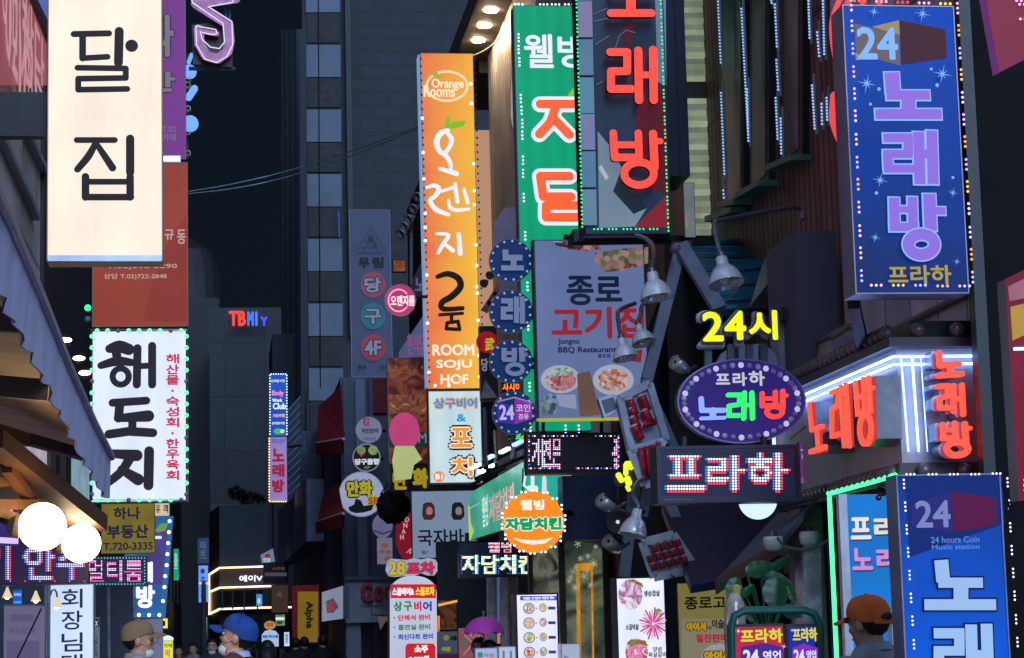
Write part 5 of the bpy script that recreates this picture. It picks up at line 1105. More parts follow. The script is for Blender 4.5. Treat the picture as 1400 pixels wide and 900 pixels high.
# LED board, green fascia of the chicken shop
GF = em('#349c80', .95, .25, 1.2)
S = Sign('fascia_sign', 'green shop fascia receding along the street with pink letters and a lime leaf', 'sign', (635, 632, 722, 740), X=3.2, depth=.12, poly=[(636, 678), (716, 631), (716, 716), (638, 740)], face=GF, frame=pr('#5a8a7a', .4))
S.poly([(637, 680), (642, 694), (644, 716), (648, 726), (643, 739), (639, 738)], em('#a8d83a', .9), 'leaf_print'); S.text('웰빙', (660, 676, 667, 722), em('#dff5ea', .9), .4); S.text('자담치킨', (671, 660, 702, 716), em('#e0707a', .9), .7, out=em('#d8f0e6', .8), outw=.8); S.text('오븐구이', (643, 688, 657, 695), em('#bfe8d8', .8), .2)
for x in (672, 688, 702): 
    p = S.pl.w(x, 652 - (x - 672) * .55, .25); MB().tube([S.pl.w(x - 6, 640 - (x - 672) * .5, 0), p], .012, STEEL, 5).build('arm', S.root); MB().box(p.x - .03, p.x + .03, p.y - .12, p.y + .12, p.z - .02, p.z + .02, em('#cfe0ff', 12)).build('lamp', S.root)
S = Sign('fascia_sign', 'front end of the green shop fascia with a pale bottle print, over the brown doors', 'sign', (716, 645, 800, 712), Y=20.3, depth=.12, poly=[(716, 640), (780, 645), (782, 706), (716, 714)], face=em('#2cb09c', .95, .2, 1.5), frame=pr('#8a92b8', .4))
S.poly([(768, 646), (781, 646), (783, 692), (776, 690)], em('#b8e04a', .9), 'leaf_print'); PWt = em('#e6f2fa', .95)
S.strokes([('s', 3, [(708 + 10, 646), (718, 652), (716, 664), (722, 668)])], PWt, 'cup_print'); S.strokes([('s', 5, [(728, 648), (728, 668)]), ('s', 8, [(724, 668), (732, 668)])], PWt, 'bottle_print'); S.strokes([('s', [2, 6, 7], [(744, 648), (744, 656), (744, 672)])], em('#d8e6f4', .9), 'bottle_print')
S.rect((783, 648, 801, 706), pr('#8a94c4', .4), 'end_panel')
# round orange sign
S = Sign('round_sign', 'round glowing orange chicken sign with green letters and a white smile', 'sign', (685, 670, 773, 757), Y=19.4, depth=.2, pl=PL(729, 714, Y=19.4)); S.disc(729, 714, 43, 42.5, em('#ff8f24', 1.0, .1, 2), 'panel', 0, pr('#6a7a9a', .4))
S.text('웰빙', (711, 683, 744, 698), em('#fff1e6', 1.0), .8); S.text('자담치킨', (690, 707, 768, 726), em('#12a860', .9), 1.3, out=em('#f2fbf0', 1.0), outw=1.4); S.poly([(700, 735), (714, 738), (735, 739), (757, 735), (745, 743), (728, 745), (713, 742)], em('#fff1e6', 1.0), 'smile_print')
S.bulbs([(729 + 43.5 * math.cos(math.radians(a)), 714 - 43 * math.sin(math.radians(a))) for a in range(8, 368, 20)], [em('#e6ecff', 2.2, samp=False)], 2.0, 2, off=.012, horiz=[abs(math.sin(math.radians(a))) > .7 for a in range(8, 368, 20)])
bracket(S.root, S.pl.w(770, 700, -.1), S.pl.w(800, 700, -.3), .025)
# LED chicken board
def yw(grid, j, i, ny, nx):
    if grid[j, i]: return em('#fdfbe0', 1.5, samp=False) if j % 5 else em('#d8f0a0', 1.5, samp=False)
    if i in (0, nx // 5, nx // 2, nx // 2 + 9) and j % 2 or (j == ny - 1 and i % 9 == 0): return em('#3a6cff', 1.6, samp=False)
    if i > 0 and grid[j, i - 1]: return em('#40a8e0', 1.2, samp=False)
def rw(grid, j, i, ny, nx):
    if grid[j, i]: return em('#ff8a9a', 1.3, samp=False) if j % 3 else em('#f4f0ff', 1.4, samp=False)
S = Sign('led_board', 'LED board with fat cream dot letters under the round orange sign', 'sign', (628, 741, 735, 789), Y=20.6, depth=.18, face=pr('#20304a', .3, 0, .1), frame=pr('#1a2433', .4), fw=1)
S.matrix((630, 757, 733, 786), 1.75, [('자담치킨', (632, 759, 730, 784), .7)], yw, None, .5); S.matrix((664, 742, 700, 756), 1.75, [('웰빙', (667, 742, 700, 756), .4)], rw, None, .48)
for x in (640, 720): bracket(S.root, S.pl.w(x, 742, -.1), S.pl.w(x, 728, -.1), .02)
# menu lightboxes
def menu_disc(S, x, y, rx, ry, cols, sc_=25):
    S.disc(x, y, rx, ry, em('#39445c', .6), 'bowl_print'); S.disc(x, y, rx * .86, ry * .86, em('#e6e2da', .9), 'bowl_print'); S.disc(x, y, rx * .74, ry * .74, photo_mat(cols, sc_, .8, 'vor'), 'food_print')
S = Sign('menu_board', 'tall white lit menu board with rows of food bowls in front of the brown doors', 'sign', (707, 811, 766, 1040), Y=18.2, depth=.3, face=lbx('#e2e4fb', 1.05, 4, 0, .03), frame=pr('#20242e', .4), fw=2.2)
S.rect((711, 815, 762, 821), em('#4a58d8', .9), 'band'); S.text('저렴한 고기집의 저렴한 메뉴', (715, 815.5, 758, 820.5), WH, .2)
FOOD = [['#e8e2d8', '#7a9a5a', '#c06a3a', '#f0e8d8'], ['#c84a3a', '#e8a070', '#d8d0b8', '#7a3a2a'], ['#c8a83a', '#e0d080', '#7a8a3a', '#f0e8b8'], ['#c85a3a', '#e8b090', '#8a3a2a', '#f0d8c0'], ['#7a9a5a', '#e0d080', '#c8583a', '#f0e8d8']]
for r in range(5):
    y = 832 + r * 20; menu_disc(S, 723, y, 8, 7.6, FOOD[r]); menu_disc(S, 742, y + (-1), 5.2, 6, FOOD[(r + 2) % 5]); S.rect((749, y - 2.4, 759, y + 1.6), em('#4a4a8a', .6), 'price_print'); S.text('+', (731.5, y - 2, 734.5, y + 2), em('#c88aa0', .8), .1)
S = Sign('menu_board', 'tilted white lit menu board with three big meat photos under the red rolls', 'sign', (845, 789, 913, 1040), Y=14.2, depth=.2, face=lbx('#e6ebff', 1.08, 4, 0, .03), frame=pr('#343a48', .4), fw=1.8)
MEAT = ['#f4d8e6', '#c84a8a', '#e89ab8', '#a02a5a', '#fbe8f0']
S.disc(862, 813, 17, 21, photo_mat(['#f4e8f0', '#d8c0d8', '#9a4a7a', '#efe6f4', '#7a3a5a'], 7, .9), 'meat_print'); S.poly([(858, 793), (866, 792), (878, 798), (880, 804), (870, 799)], photo_mat(['#2f8a3a', '#c03a2a', '#4aa85a'], 30, .8, 'vor'), 'garnish_print'); S.text('생삼겹살', (880, 807, 902, 816), INK, .3)
m = MB(); h = S.up()
for i in range(26):
    t = math.pi * 2 * i / 26; r0, r1 = 3, 15 + (i % 3) * 2; m.stroke(S.pl, [(893 + r0 * math.cos(t), 853 + r0 * math.sin(t)), (893 + r1 * math.cos(t), 853 + r1 * 1.15 * math.sin(t))], 2.2, h, h, em(['#d85aa0', '#f2b0d0', '#c03a80'][i % 3], .95))
m.build('meat_print', S.root); S.disc(900, 838, 5, 6, photo_mat(['#2f9a2a', '#5ac04a', '#1f6a1a'], 40, .9, 'vor'), 'garnish_print'); S.text('소갈비살', (855, 853, 873, 862), INK, .3)
S.disc(870, 892, 16, 19, photo_mat(MEAT, 12, .9), 'meat_print'); S.poly([(856, 880), (862, 874), (882, 876), (886, 884), (876, 881), (862, 884)], photo_mat(['#2f8a3a', '#c03a2a', '#4aa85a'], 30, .8, 'vor'), 'garnish_print'); S.text('양념\n목살갈비', (886, 884, 910, 899), INK, .2)
MB().pbox(S.pl, (913, 1040), (925, 790), -.3, -.02, pr('#2a3040', .4)).build('side_case', S.root)
# purple umbrella
u = thing('umbrella', P(662, 850, 20), 'open magenta umbrella held up over the crowd', 'umbrella'); k = 20 / F; c = P(661, 843, 20); UM = pr('#ff5ad6', .5, 0, .08, 4); 
m = MB(); n = 8; prof = [(0, 0), (.9, .12), (2.2, .45), (4, .8), (6.8, 1.0)]; R = 28 * k; H = 22 * k; N = 32
rows = []
for j in range(9):
    t = j / 8; rows.append([c + Vector((R * math.sin(t * 1.35) / .976 * math.cos(2 * math.pi * i / N), R * math.sin(t * 1.35) / .976 * math.sin(2 * math.pi * i / N), -H * (1 - math.cos(t * 1.35)) / .78 * (1 + .06 * t * math.cos(2 * math.pi * i / N * n / 1)))) for i in range(N)])
for j in range(8):
    for i in range(N):
        a_, b_ = i, (i + 1) % N; v = [rows[j][a_], rows[j + 1][a_], rows[j + 1][b_], rows[j][b_]]; m.face(v, UM); m.face([x + Vector((0, 0, -.006)) for x in v][::-1], UM)
m.build('canopy', u, True); MB().tube([c + Vector((0, 0, .05)), c + Vector((0, 0, -.75))], .008, STEEL, 6).build('shaft', u)
for i in range(8): MB().tube([rows[jj][i * 4] + Vector((0, 0, -.012)) for jj in range(9)], .004, STEEL, 4).build('rib', u)
# small tables/boards at bottom
S = Sign('board_sign', 'small white lit board with green print at the bottom by the menu board', 'sign', (650, 886, 681, 960), Y=17.2, depth=.08, face=em('#aebbe8', .85), frame=pr('#d8dcf0', .4), fw=1.2); S.rect((653, 892, 660, 899), em('#2f9a7a', .8)); S.text('자담', (661, 893, 676, 899), em('#b0607a', .8), .2)
S = Sign('board_sign', 'white lit box edge at the bottom, left of the tall menu board', 'sign', (682, 884, 706, 960), Y=17.6, depth=.3, face=em('#c4cff0', .85, .1), frame=pr('#d8dcf0', .4), fw=1); S.rect((687, 890, 690, 958), em('#7a88b0', .7)); S.rect((697, 890, 700, 958), em('#7a88b0', .7))
S = Sign('board_sign', 'low pale lit box at the foot of the glazed brown door', 'sign', (768, 880, 794, 960), Y=18.0, depth=.3, face=em('#b8c6e6', .8, .1), frame=pr('#d8dcf0', .4), fw=1); S.text('메뉴', (771, 896, 777, 902), em('#4a58a8', .7), .1)
S = Sign('banner_sign', 'blue grey cloth with an orange top strip beside the white post', 'banner', (668, 788, 686, 870), Y=21.6, depth=.03, face=em('#5a7ab0', .5, .2, 3), frame=GREYM, fw=.4); S.rect((669, 788, 675, 812), em('#e0543a', .7)); S.rect((676, 864, 686, 880), em('#e8906a', .7))
# ================================================================== RIGHT SIDE SIGNS
WH = em('#eaf0fb', 1.0)
# green chicken tower sign
S = Sign('lightbox_sign', 'tall emerald green lit box with white edged orange letters behind the red karaoke tower', 'sign', (709, 8, 800, 590), Y=20.9, depth=.22, face=lbx('#0a9c70', 1.0, 6, 0, .05), frame=pr('#4a6a8a', .4), fw=.8)
ORG = em('#ff6436', 1.0); WL = em('#e8eef8', 1.0)
S.text('웰', (717, 47, 756, 93), WL, 1.0); S.text('빙', (763, 48, 800, 93), WL, 1.0)
S.strokes([('s', 22, [(738, 143), (784, 143)]), ('s', 22, [(760, 145), (752, 168), (737, 184)]), ('s', 22, [(757, 163), (778, 185)]), ('s', 22, [(800, 135), (800, 200)])], WL, 'outline'); S.h += .01
S.strokes([('s', 12, [(738, 143), (784, 143)]), ('s', 12, [(760, 145), (752, 168), (737, 184)]), ('s', 12, [(757, 163), (778, 185)]), ('s', 12, [(800, 135), (800, 200)])], ORG, 'letter')
S.strokes([('s', 22, [(778, 242), (738, 242), (742, 270), (780, 270)]), ('s', 22, [(800, 236), (800, 280)]), ('c', 22, [(746, 282), (796, 282), (796, 298), (746, 298)])], WL, 'outline'); S.h += .01
S.strokes([('s', 12, [(778, 242), (738, 242), (742, 270), (780, 270)]), ('s', 12, [(800, 236), (800, 280)]), ('c', 12, [(746, 282), (796, 282), (796, 298), (746, 298)])], ORG, 'letter')
S.poly([(775, 132), (783, 122), (790, 124), (786, 134)], em('#8ac83a', .9), 'leaf_print')
S.bulbs([(708, 54), (708, 70), (709, 87), (711, 137), (712, 153), (713, 171), (713, 187), (714, 221), (714, 239), (715, 272), (717, 324), (718, 356), (720, 393), (721, 447), (723, 530), (724, 585), (772, 588), (790, 588)], [em('#dbe8ff', 2.4, samp=False)], 1.7, 3, off=.02)
S.bulbs([(708, 9), (742, 9), (758, 9), (776, 9)], [em('#dbe8ff', 2.4, samp=False)], 1.7, 3, off=.03, horiz=[True] * 4)
S = Sign('cloth_banner', 'narrow white banner with an orange print beside the emerald green tower', 'banner', (697, 75, 706, 184), Y=24, depth=.02, poly=[(698, 160), (699, 100), (705, 72), (706, 184), (703, 183)], face=em('#b8b4ca', .6, .2, 2), frame=GREYM); S.poly([(700, 160), (705, 155), (705, 180), (702, 178)], em('#d89a70', .6))
# red karaoke tower
S = Sign('channel_sign', 'dark tower sign with huge glowing red karaoke letters and green LEDs down both edges', 'sign', (795, -60, 911, 320), Y=16.6, depth=.35, face=photo_mat(['#0d1c2e', '#142a40', '#1a3048', '#10202f'], .9, .45), frame=pr('#20303a', .4), fw=1.2)
S.poly([(870, 150), (889, 128), (909, 118), (914, 268), (890, 258), (868, 180)], em('#6a2436', .55, .2, 2)); S.poly([(895, -20), (910, -20), (911, 118), (899, 112)], em('#7f9ac0', .55, .1)); S.poly([(817, 180), (834, 200), (850, 230), (838, 262), (884, 285), (868, 310), (819, 312)], em('#8aa2b8', .6, .15, 2)); S.poly([(838, 262), (852, 236), (884, 285), (866, 293)], em('#26384a', .5)); S.poly([(866, 312), (912, 266), (914, 312)], em('#8f2a34', .7, .15, 2)); S.poly([(848, 38), (868, 34), (858, 70)], em('#6a2434', .5)); S.poly([(818, 230), (822, 226), (832, 243), (828, 247)], em('#d8dce4', .6), 'fork_print')
for p in ([(812, 20), (830, 12)], [(812, 30), (830, 26)], [(814, 62), (832, 50)], [(840, 70), (846, 50), (856, 42), (868, 46)], [(815, 117), (824, 112)]): S.strokes([('s', 1.0, p)], em('#8f8aa8', .5), 'line_print')
for y0, c in ((-46, '#6f8fa8'), (4, '#8a86b0'), (56, '#5f86a8'), (108, '#5f8fae'), (158, '#7f86b4'), (209, '#5b86a8'), (261, '#6a92aa')): S.poly([(789 + y0 * .022, y0), (808 + y0 * .022, y0), (809 + y0 * .022, y0 + 48), (790 + y0 * .022, y0 + 48)], em(c, .75, .1), 'side_pane', .02)
RED = em('#ff4438', 1.6, .05, 4); RS = pr('#4a1c20', .4)
S.h += .06
S.strokes([('s', 10, [(834, -42), (834, -2), (886, -2)]), ('s', 13, [(858, 2), (858, 22)]), ('s', 10.5, [(831, 25), (886, 25)])], RED, 'letter', .05, RS)
S.strokes([('s', 10.5, [(830, 78), (853, 78), (853, 104), (831, 104), (831, 128), (859, 128)]), ('s', 11, [(868, 76), (869, 143)]), ('s', 11, [(888, 75), (889, 143)]), ('s', 9, [(868, 109), (888, 109)])], RED, 'letter', .05, RS)
S.strokes([('s', 10, [(834, 188), (836, 221)]), ('s', 10, [(868, 188), (869, 221)]), ('s', 9, [(835, 204), (868, 204)]), ('s', 10, [(836, 221), (869, 221)]), ('s', 11, [(888, 189), (890, 234)]), ('s', 8, [(889, 199), (898, 199)]), ('o', 869, 243, 20, 15.5, 10)], RED, 'letter', .05, RS)
GLED = [em('#3dff98', 1.25, samp=False)]
S.bulbs([(787 + i * .42, 8 + i * 16.6) for i in range(19)], GLED, 1.7, 3, off=-.05); S.bulbs([(901.5 + i * .62, 3 + i * 18.2) for i in range(18)], GLED, 1.7, 3, off=-.05); S.bulbs([(816, 315), (836, 315), (856, 315), (873, 315), (892, 315)], GLED, 1.7, 3, off=-.05, horiz=[True] * 5)
MB().tube([S.pl.w(784, 328, -.1), S.pl.w(920, 326, -.1)], .03, DARK, 6).build('bottom_rail', S.root); MB().pbox(S.pl, (784, 330), (790, 314), -.3, .02, DARK).build('bracket', S.root)
S = Sign('sign_case', 'blank dark navy sign case standing right of the red karaoke tower', 'sign', (907, -50, 938, 241), Y=17.3, depth=.6, face=pr('#232f48', .4, .2, .15, 2), frame=pr('#1a2334', .4), fw=1.5); MB().pbox(S.pl, (924, 240), (925.5, -50), 0, .012, DARK).build('seam', S.root)
S = Sign('notice', 'small pale notice papers under the dark navy sign case', 'notice', (935, 250, 950, 325), Y=17.2, depth=.02, face=em('#8a98a0', .5, .2, 5), frame=GREYM, fw=.5); S.rect((936, 292, 941, 312), em('#b08a90', .6))
# round karaoke discs
for (cy, ch, lb) in ((357, '노', 'topmost navy karaoke disc edged with small bulbs'), (427, '래', 'second navy karaoke disc from the top, edged with bulbs'), (495, '방', 'third navy karaoke disc from the top, edged with bulbs'), (565, '24', 'lowest navy disc carrying a blue and magenta ribbon print')):
    S = Sign('disc_sign', lb, 'sign', (669, cy - 29, 727, cy + 29), Y=17.9, depth=.1, pl=PL(698, cy, Y=17.9), group='navy discs beside the grill house board')
    cx = 698 if ch != '24' else 702
    S.disc(cx, cy, 29.5, 29.5, em('#0c2f66', .75, .15, 3), 'panel', 0, pr('#1a2436')); S.ring(cx, cy, 29.5, 29.5, .9, pr('#5a6a88', .4), 'rim', .015); S.h += .02
    LT = pr('#b4b6cc', .4, 0, .08); LTs = pr('#6a6e88', .5)
    if ch == '노': S.strokes([('s', 8, [(690, 343), (690, 354), (713, 354)]), ('s', 8, [(701, 354), (701, 367)]), ('s', 7, [(684, 368), (715, 368)])], LT, 'letter', .03, LTs, cap='square')
    if ch == '래': S.strokes([('s', 7, [(684, 413), (697, 413), (697, 424), (687, 424), (687, 435), (700, 435)]), ('s', 7, [(705, 407), (705, 443)]), ('s', 7, [(713, 407), (713, 444)]), ('s', 5, [(705, 425), (713, 425)])], LT, 'letter', .03, LTs, cap='square')
    if ch == '방': S.strokes([('s', 7, [(688, 477), (688, 494)]), ('s', 7, [(702, 477), (702, 494)]), ('s', 5, [(688, 484), (702, 484)]), ('s', 6, [(686, 493), (704, 493)]), ('s', 8, [(712, 476), (713, 496)]), ('s', 5, [(713, 486), (720, 486)]), ('o', 703, 506, 10.5, 6.5, 6)], LT, 'letter', .03, LTs, cap='square')
    if ch == '24':
        S.poly([(679, 549), (703, 557), (703, 581), (679, 578)], em('#3a2c9c', .85, .15)); S.poly([(703, 545), (727, 552), (727, 573), (703, 581)], em('#8a2fa8', .85, .15)); S.poly([(703, 545), (727, 552), (727, 550), (703, 543), (679, 549), (679, 551)], em('#9a8ac8', .8), 'edge_print'); S.text('24', (682, 554, 702, 575), em('#b8b4e8', .95), .7); S.text('코인', (705, 553, 724, 564), em('#cfb6e0', .9), .3); S.text('겸용', (708, 566, 722, 574), em('#cfb6e0', .9), .2)
    S.bulbs([(cx + 26.5 * math.cos(math.radians(a)), cy + 26.5 * math.sin(math.radians(a))) for a in range(10, 370, 24)], [em('#b4bcd8', .7, samp=False)], 1.7, 1, off=.004)
    bracket(S.root, S.pl.w(726, cy - 4, -.05), S.pl.w(736, cy - 4, -.05), .02); bracket(S.root, S.pl.w(726, cy + 6, -.05), S.pl.w(736, cy + 6, -.05), .02)
# bits behind discs
S = Sign('board_sign', 'dark board with a red oval and yellow emblem behind the navy discs', 'sign', (656, 446, 680, 548), Y=25.2, depth=.1, face=pr('#1b1e26', .5), frame=DARK, fw=.6); S.disc(666, 468, 15, 15, em('#a81c2c', .65), 'oval_print'); S.text('武', (663, 462, 676, 480), em('#c9b82e', .8), .6); S.text('당', (658, 490, 667, 508), em('#9a94a8', .6), .6)
S.poly([(657, 545), (663, 520), (680, 544)], em('#55586c', .5), 'triangle_print'); S.ring(661, 530, 2.4, 2.4, 1, em('#22305a', .6)); S.ring(666, 534, 2.4, 2.4, 1, em('#22305a', .6))
S = Sign('neon_sign', 'orange neon scrawl glowing between the third and lowest navy discs', 'sign', (686, 523, 714, 536), Y=24, depth=.06, face=pr('#4a1c10'), frame=DARK, fw=.5); S.text('사시미', (687, 524, 712, 535), em('#ff7a28', 1.5), .4)
S = Sign('neon_sign', 'green neon scrawl glowing below the lowest navy disc', 'sign', (694, 591, 716, 602), Y=24, depth=.06, face=pr('#0c2a1a'), frame=DARK, fw=.5); S.text('호프', (696, 592, 713, 601), em('#2cf06a', 1.5), .4)
S = Sign('stair_frame', 'rusty pink slanting stair frame and floodlights behind the top navy disc', 'stairs', (660, 372, 690, 426), Y=28, depth=.1, pl=PL(675, 400, Y=28))
for (p, q) in (((660, 425), (692, 376)), ((664, 427), (696, 384)), ((668, 412), (672, 424)), ((676, 400), (680, 412)), ((684, 388), (688, 400))): MB().bar(S.pl.w(*p), S.pl.w(*q), .05, .05, pr('#9a7478', .5)).build('rail', S.root)
for p in ((672, 375), (664, 386)): MB().lathe(S.pl.w(*p), (-.5, -.7, -.4), [(-.05, .02), (0, .04), (.06, .06), (.061, .01)], pr('#7a7a78', .4, .5), 10).build('lamp_head', S.root)
S = Sign('wall_panel', 'mauve metal panel behind the top navy disc', 'panel', (674, 280, 706, 440), Y=24.5, depth=.04, poly=[(674, 308), (688, 285), (705, 283), (708, 450), (690, 450), (675, 340)], face=pr('#b0a0b4', .4, .2, .2, 2), frame=GREYM)
# grill house board
S = Sign('board_sign', 'big pale blue grill house board with brush letters and meat plates', 'sign', (733, 328, 884, 573), Y=17.6, depth=.12, face=lbx('#7689bd', .62, 1.5, 0, .02), frame=pr('#5a6480', .4), fw=1.2)  # board has no light of its own, emission added to brighten it
NVY = em('#1c2c50', .55); RDK = em('#a52636', .75)
S.poly([(756, 330), (820, 330), (822, 341), (800, 344), (770, 340)], photo_mat(['#6a3038', '#b05a5a', '#d8b0b0', '#3a3a40'], 9, .5, 'vor'), 'meat_print'); S.poly([(758, 331), (790, 338), (785, 341), (760, 336)], em('#39405a', .5), 'grill_print'); S.poly([(812, 347), (850, 340), (886, 338), (886, 360), (850, 371), (826, 372), (815, 360)], photo_mat(['#3a5a30', '#a84a4a', '#d0a0a0', '#5a7a40', '#b8a098'], 8, .5, 'vor'), 'meat_print')
S.text('종로', (775, 377, 850, 418), NVY, 1.3); S.text('고기집', (754, 419, 880, 464), RDK, 1.6); S.text('Jongno', (763, 463, 792, 473), NVY, .3); S.text('BBQ Restaurant', (763, 474, 842, 484), NVY, .35); S.text('종로점', (817, 484, 834, 490), NVY, .2); S.poly([(856, 482), (878, 478), (876, 496), (858, 494)], em('#a8222c', .7), 'red_seal')
for x, y, rx, ry, cols in ((766, 519, 27, 19, ['#a83a3a', '#d88a80', '#7a2428', '#e0b8b0']), (838, 520, 28, 21, ['#c0623a', '#e8c0a8', '#a83228', '#d8d0d0'])):
    S.disc(x, y, rx, ry, em('#b8c0d4', .7), 'plate_print'); S.disc(x, y + (2 if x < 800 else 0), rx * .78, ry * .72, photo_mat(cols, 14, .5, 'vor'), 'meat_print')
    if x < 800: S.poly([(748, 514), (758, 504), (776, 503), (786, 512), (770, 514)], photo_mat(['#5a7a48', '#c8d0b8', '#8aa070'], 20, .5, 'vor'), 'greens_print')
S.poly([(738, 548), (752, 538), (762, 545), (760, 566), (742, 568)], photo_mat(['#2f4a40', '#6f8a80', '#8a98b8'], 10, .45, 'vor'), 'greens_print'); S.poly([(760, 540), (786, 540), (788, 560), (764, 556)], em('#a8b4d8', .6), 'dish_print'); S.poly([(788, 512), (806, 508), (820, 568), (792, 570)], em('#8a6a5a', .5, .2), 'board_print')
MB().pbox(S.pl, (734, 575.5), (856, 572), -.02, .03, em('#d8d24a', .6)).build('bottom_light', S.root); MB().pbox(S.pl, (731.5, 600), (733.5, 328), -.12, .01, DARK).build('post', S.root)
for x in (776, 856): bracket(S.root, S.pl.w(x, 330, -.1), S.pl.w(x, 318, -.1), .02)
# pink/white LED board
def mg(grid, j, i, ny, nx):
    if j == 0 or j == ny - 1 or i in (0, nx - 1):
        if (j == 0 and .55 * nx < i < .7 * nx) or (j == ny - 1 and .36 * nx < i < .5 * nx): return None
        return [em('#4a78ff', 1.8, samp=False), None, em('#ff4a48', 1.6, samp=False), em('#f0f4ff', 2.0, samp=False), None][(i + j) % 5]
    if grid[j, i]: return em('#f2dcff', 1.6, samp=False) if i < nx * .2 or j % 2 else em('#ff9ad8', 1.5, samp=False)
    return None
S = Sign('led_board', 'black LED board with a few pink white characters and red blue dots round its rim', 'sign', (720, 592, 850, 648), Y=17.9, depth=.16, face=pr('#0c0a12', .3), frame=pr('#1d222e', .4), fw=1.6)
S.matrix((722, 595, 848, 644), 2.6, [('개', (727, 601, 741, 638), .6), ('전', (742, 601, 754, 638), .6), ('문', (756, 600, 766, 638), .6), ('용', (838, 601, 845, 640), .5)], mg, pr('#2a2434', .4, 0, 0), .42)
for x in (745, 825): bracket(S.root, S.pl.w(x, 592, -.1), S.pl.w(x, 576, -.1), .015)
# gooseneck spot lamps
def gooseneck(px, py, r, Y, axis, arm, lb, h=None):
    c = P(px, py, Y); k = Y / F; g = thing('gooseneck_lamp', c, lb, 'lamp', 'metal bell lamps over the grill house'); A = Vector(axis).normalized(); SH = pr('#eef0fa', .26, .45, .15, 14, .9)
    h = h or r * 1.5
    MB().lathe(c, A, [(-h * .62 * k, r * .26 * k), (-h * .59 * k, r * .33 * k), (-h * .3 * k, r * .36 * k), (-h * .23 * k, r * .44 * k), (-h * .1 * k, r * .64 * k), (h * .05 * k, r * .79 * k), (h * .2 * k, r * .9 * k), (h * .36 * k, r * .97 * k), (h * .47 * k, r * 1.0 * k), (h * .5 * k, r * 1.05 * k), (h * .5 * k, r * .99 * k), (h * .3 * k, r * .85 * k), (0, r * .55 * k), (-h * .1 * k, .001)], SH, 28).build('shade', g, True)
    MB().lathe(c - A * h * .6 * k, -A, [(0, r * .3 * k), (h * .18 * k, r * .28 * k), (h * .2 * k, .001)], pr('#5a5d68', .4, .6), 14).build('cap', g)
    MB().ball(c + A * h * .22 * k, r * .4 * k, pr('#e8e0d0', .3, 0, 0), 12, 8).build('bulb', g, True)
    MB().tube([Vector(q) for q in catmull([c - A * h * .78 * k] + [P(x, y, yy) for x, y, yy in arm], 5)], .015, pr('#7a808c', .35, .7), 7).build('neck', g)
gooseneck(895, 392, 23, 13.6, (.12, -.15, -1), [(894, 350, 13.8), (892, 335, 14.2), (880, 325, 15), (870, 322, 16)], 'second bell lamp from the right, hanging over the corner of the grill board')
gooseneck(990, 372, 25, 13.2, (.1, -.25, -1), [(978, 318, 13.3), (978, 304, 13.4), (990, 300, 13.7), (1085, 284, 14.4), (1098, 300, 14.4)], 'rightmost bell lamp, hanging in front of the blue metal dormer')
gooseneck(877, 458, 17, 14.4, (.2, -.3, -1), [(876, 430, 14.6), (880, 415, 14.8), (900, 410, 15)], 'upper bell lamp of the pair hanging over the meat plates')
gooseneck(853, 478, 18, 14.0, (.15, -.2, -1), [(846, 445, 14.3), (846, 425, 14.6), (868, 415, 15.2)], 'lower bell lamp of the pair hanging over the meat plates')
gooseneck(868, 716, 20, 12.9, (-.25, -.1, -1), [(866, 676, 13.0), (872, 660, 13.4), (884, 655, 14)], 'lowest bell lamp, hanging above the tilted white menu board', 34)
c = P(846, 714, 13.2); g = thing('floodlight', c, 'round black floodlight facing the street behind the lowest bell lamp', 'lamp'); MB().lathe(c, (-.3, -1, -.1), [(-.1, .04), (-.06, .08), (0, .085), (.012, .085), (.012, .07), (.0, .001)], BLACKM, 20).build('housing', g, True); MB().ball(c + Vector((-.01, -.02, 0)), .012, em('#e8eef8', .8), 8, 6).build('bulb', g)
MB().tube([c + Vector((0, .1, 0)), P(880, 700, 13.8)], .014, DARK, 6).build('arm', g)
for i, (p, q, lb) in enumerate((((822, 684), (842, 697), 'grey metal floodlight head tilting up, left of the yellow neon scrap'), ((832, 740), (846, 752), 'small pale spotlight below the round black floodlight'), ((923, 495), (940, 507), 'worn aluminium floodlight under the dark gable beside the oval sign'))):
    a, b_ = P(*p, 13.4), P(*q, 13.5); g = thing('floodlight', a, lb, 'lamp'); MB().lathe(a, b_ - a, [(0, .01), (.002, .05), ((b_ - a).length * .6, .045), ((b_ - a).length, .025), ((b_ - a).length + .01, .001)], pr('#a8a6a4', .35, .6, .2, 15), 14).build('housing', g, True); MB().tube([b_, b_ + Vector((.1, .2, .05))], .012, GREYM, 6).build('arm', g); MB().bar(a + Vector((.02, -.05, .03)), b_ + Vector((.02, -.05, .03)), .02, .012, DARK).build('bracket', g)
g = thing('camera_dome', P(878, 575, 13.6), 'grey flat floodlight tilted over the lower plate of the grill board', 'lamp'); 
pl = PL(832, 568, Y=14.0); MB().prism(pl, [pl.ab(*q) for q in ((818, 545), (840, 538), (848, 560), (826, 571))], -.08, 0, pr('#b0b4c0', .35, .4)).build('housing', g); MB().prism(pl, [pl.ab(*q) for q in ((822, 548), (838, 543), (844, 558), (828, 566))], 0, .008, pr('#5f6a70', .15)).build('lens', g); MB().tube([pl.w(842, 548, -.05), pl.w(858, 540, -.3)], .012, DARK, 6).build('arm', g); g['label'] = 'grey square floodlight tilted over the lower meat plate of the grill board'; g['category'] = 'lamp'; g.name = 'square_floodlight'; LOC[g.name] = Vector(g.location)
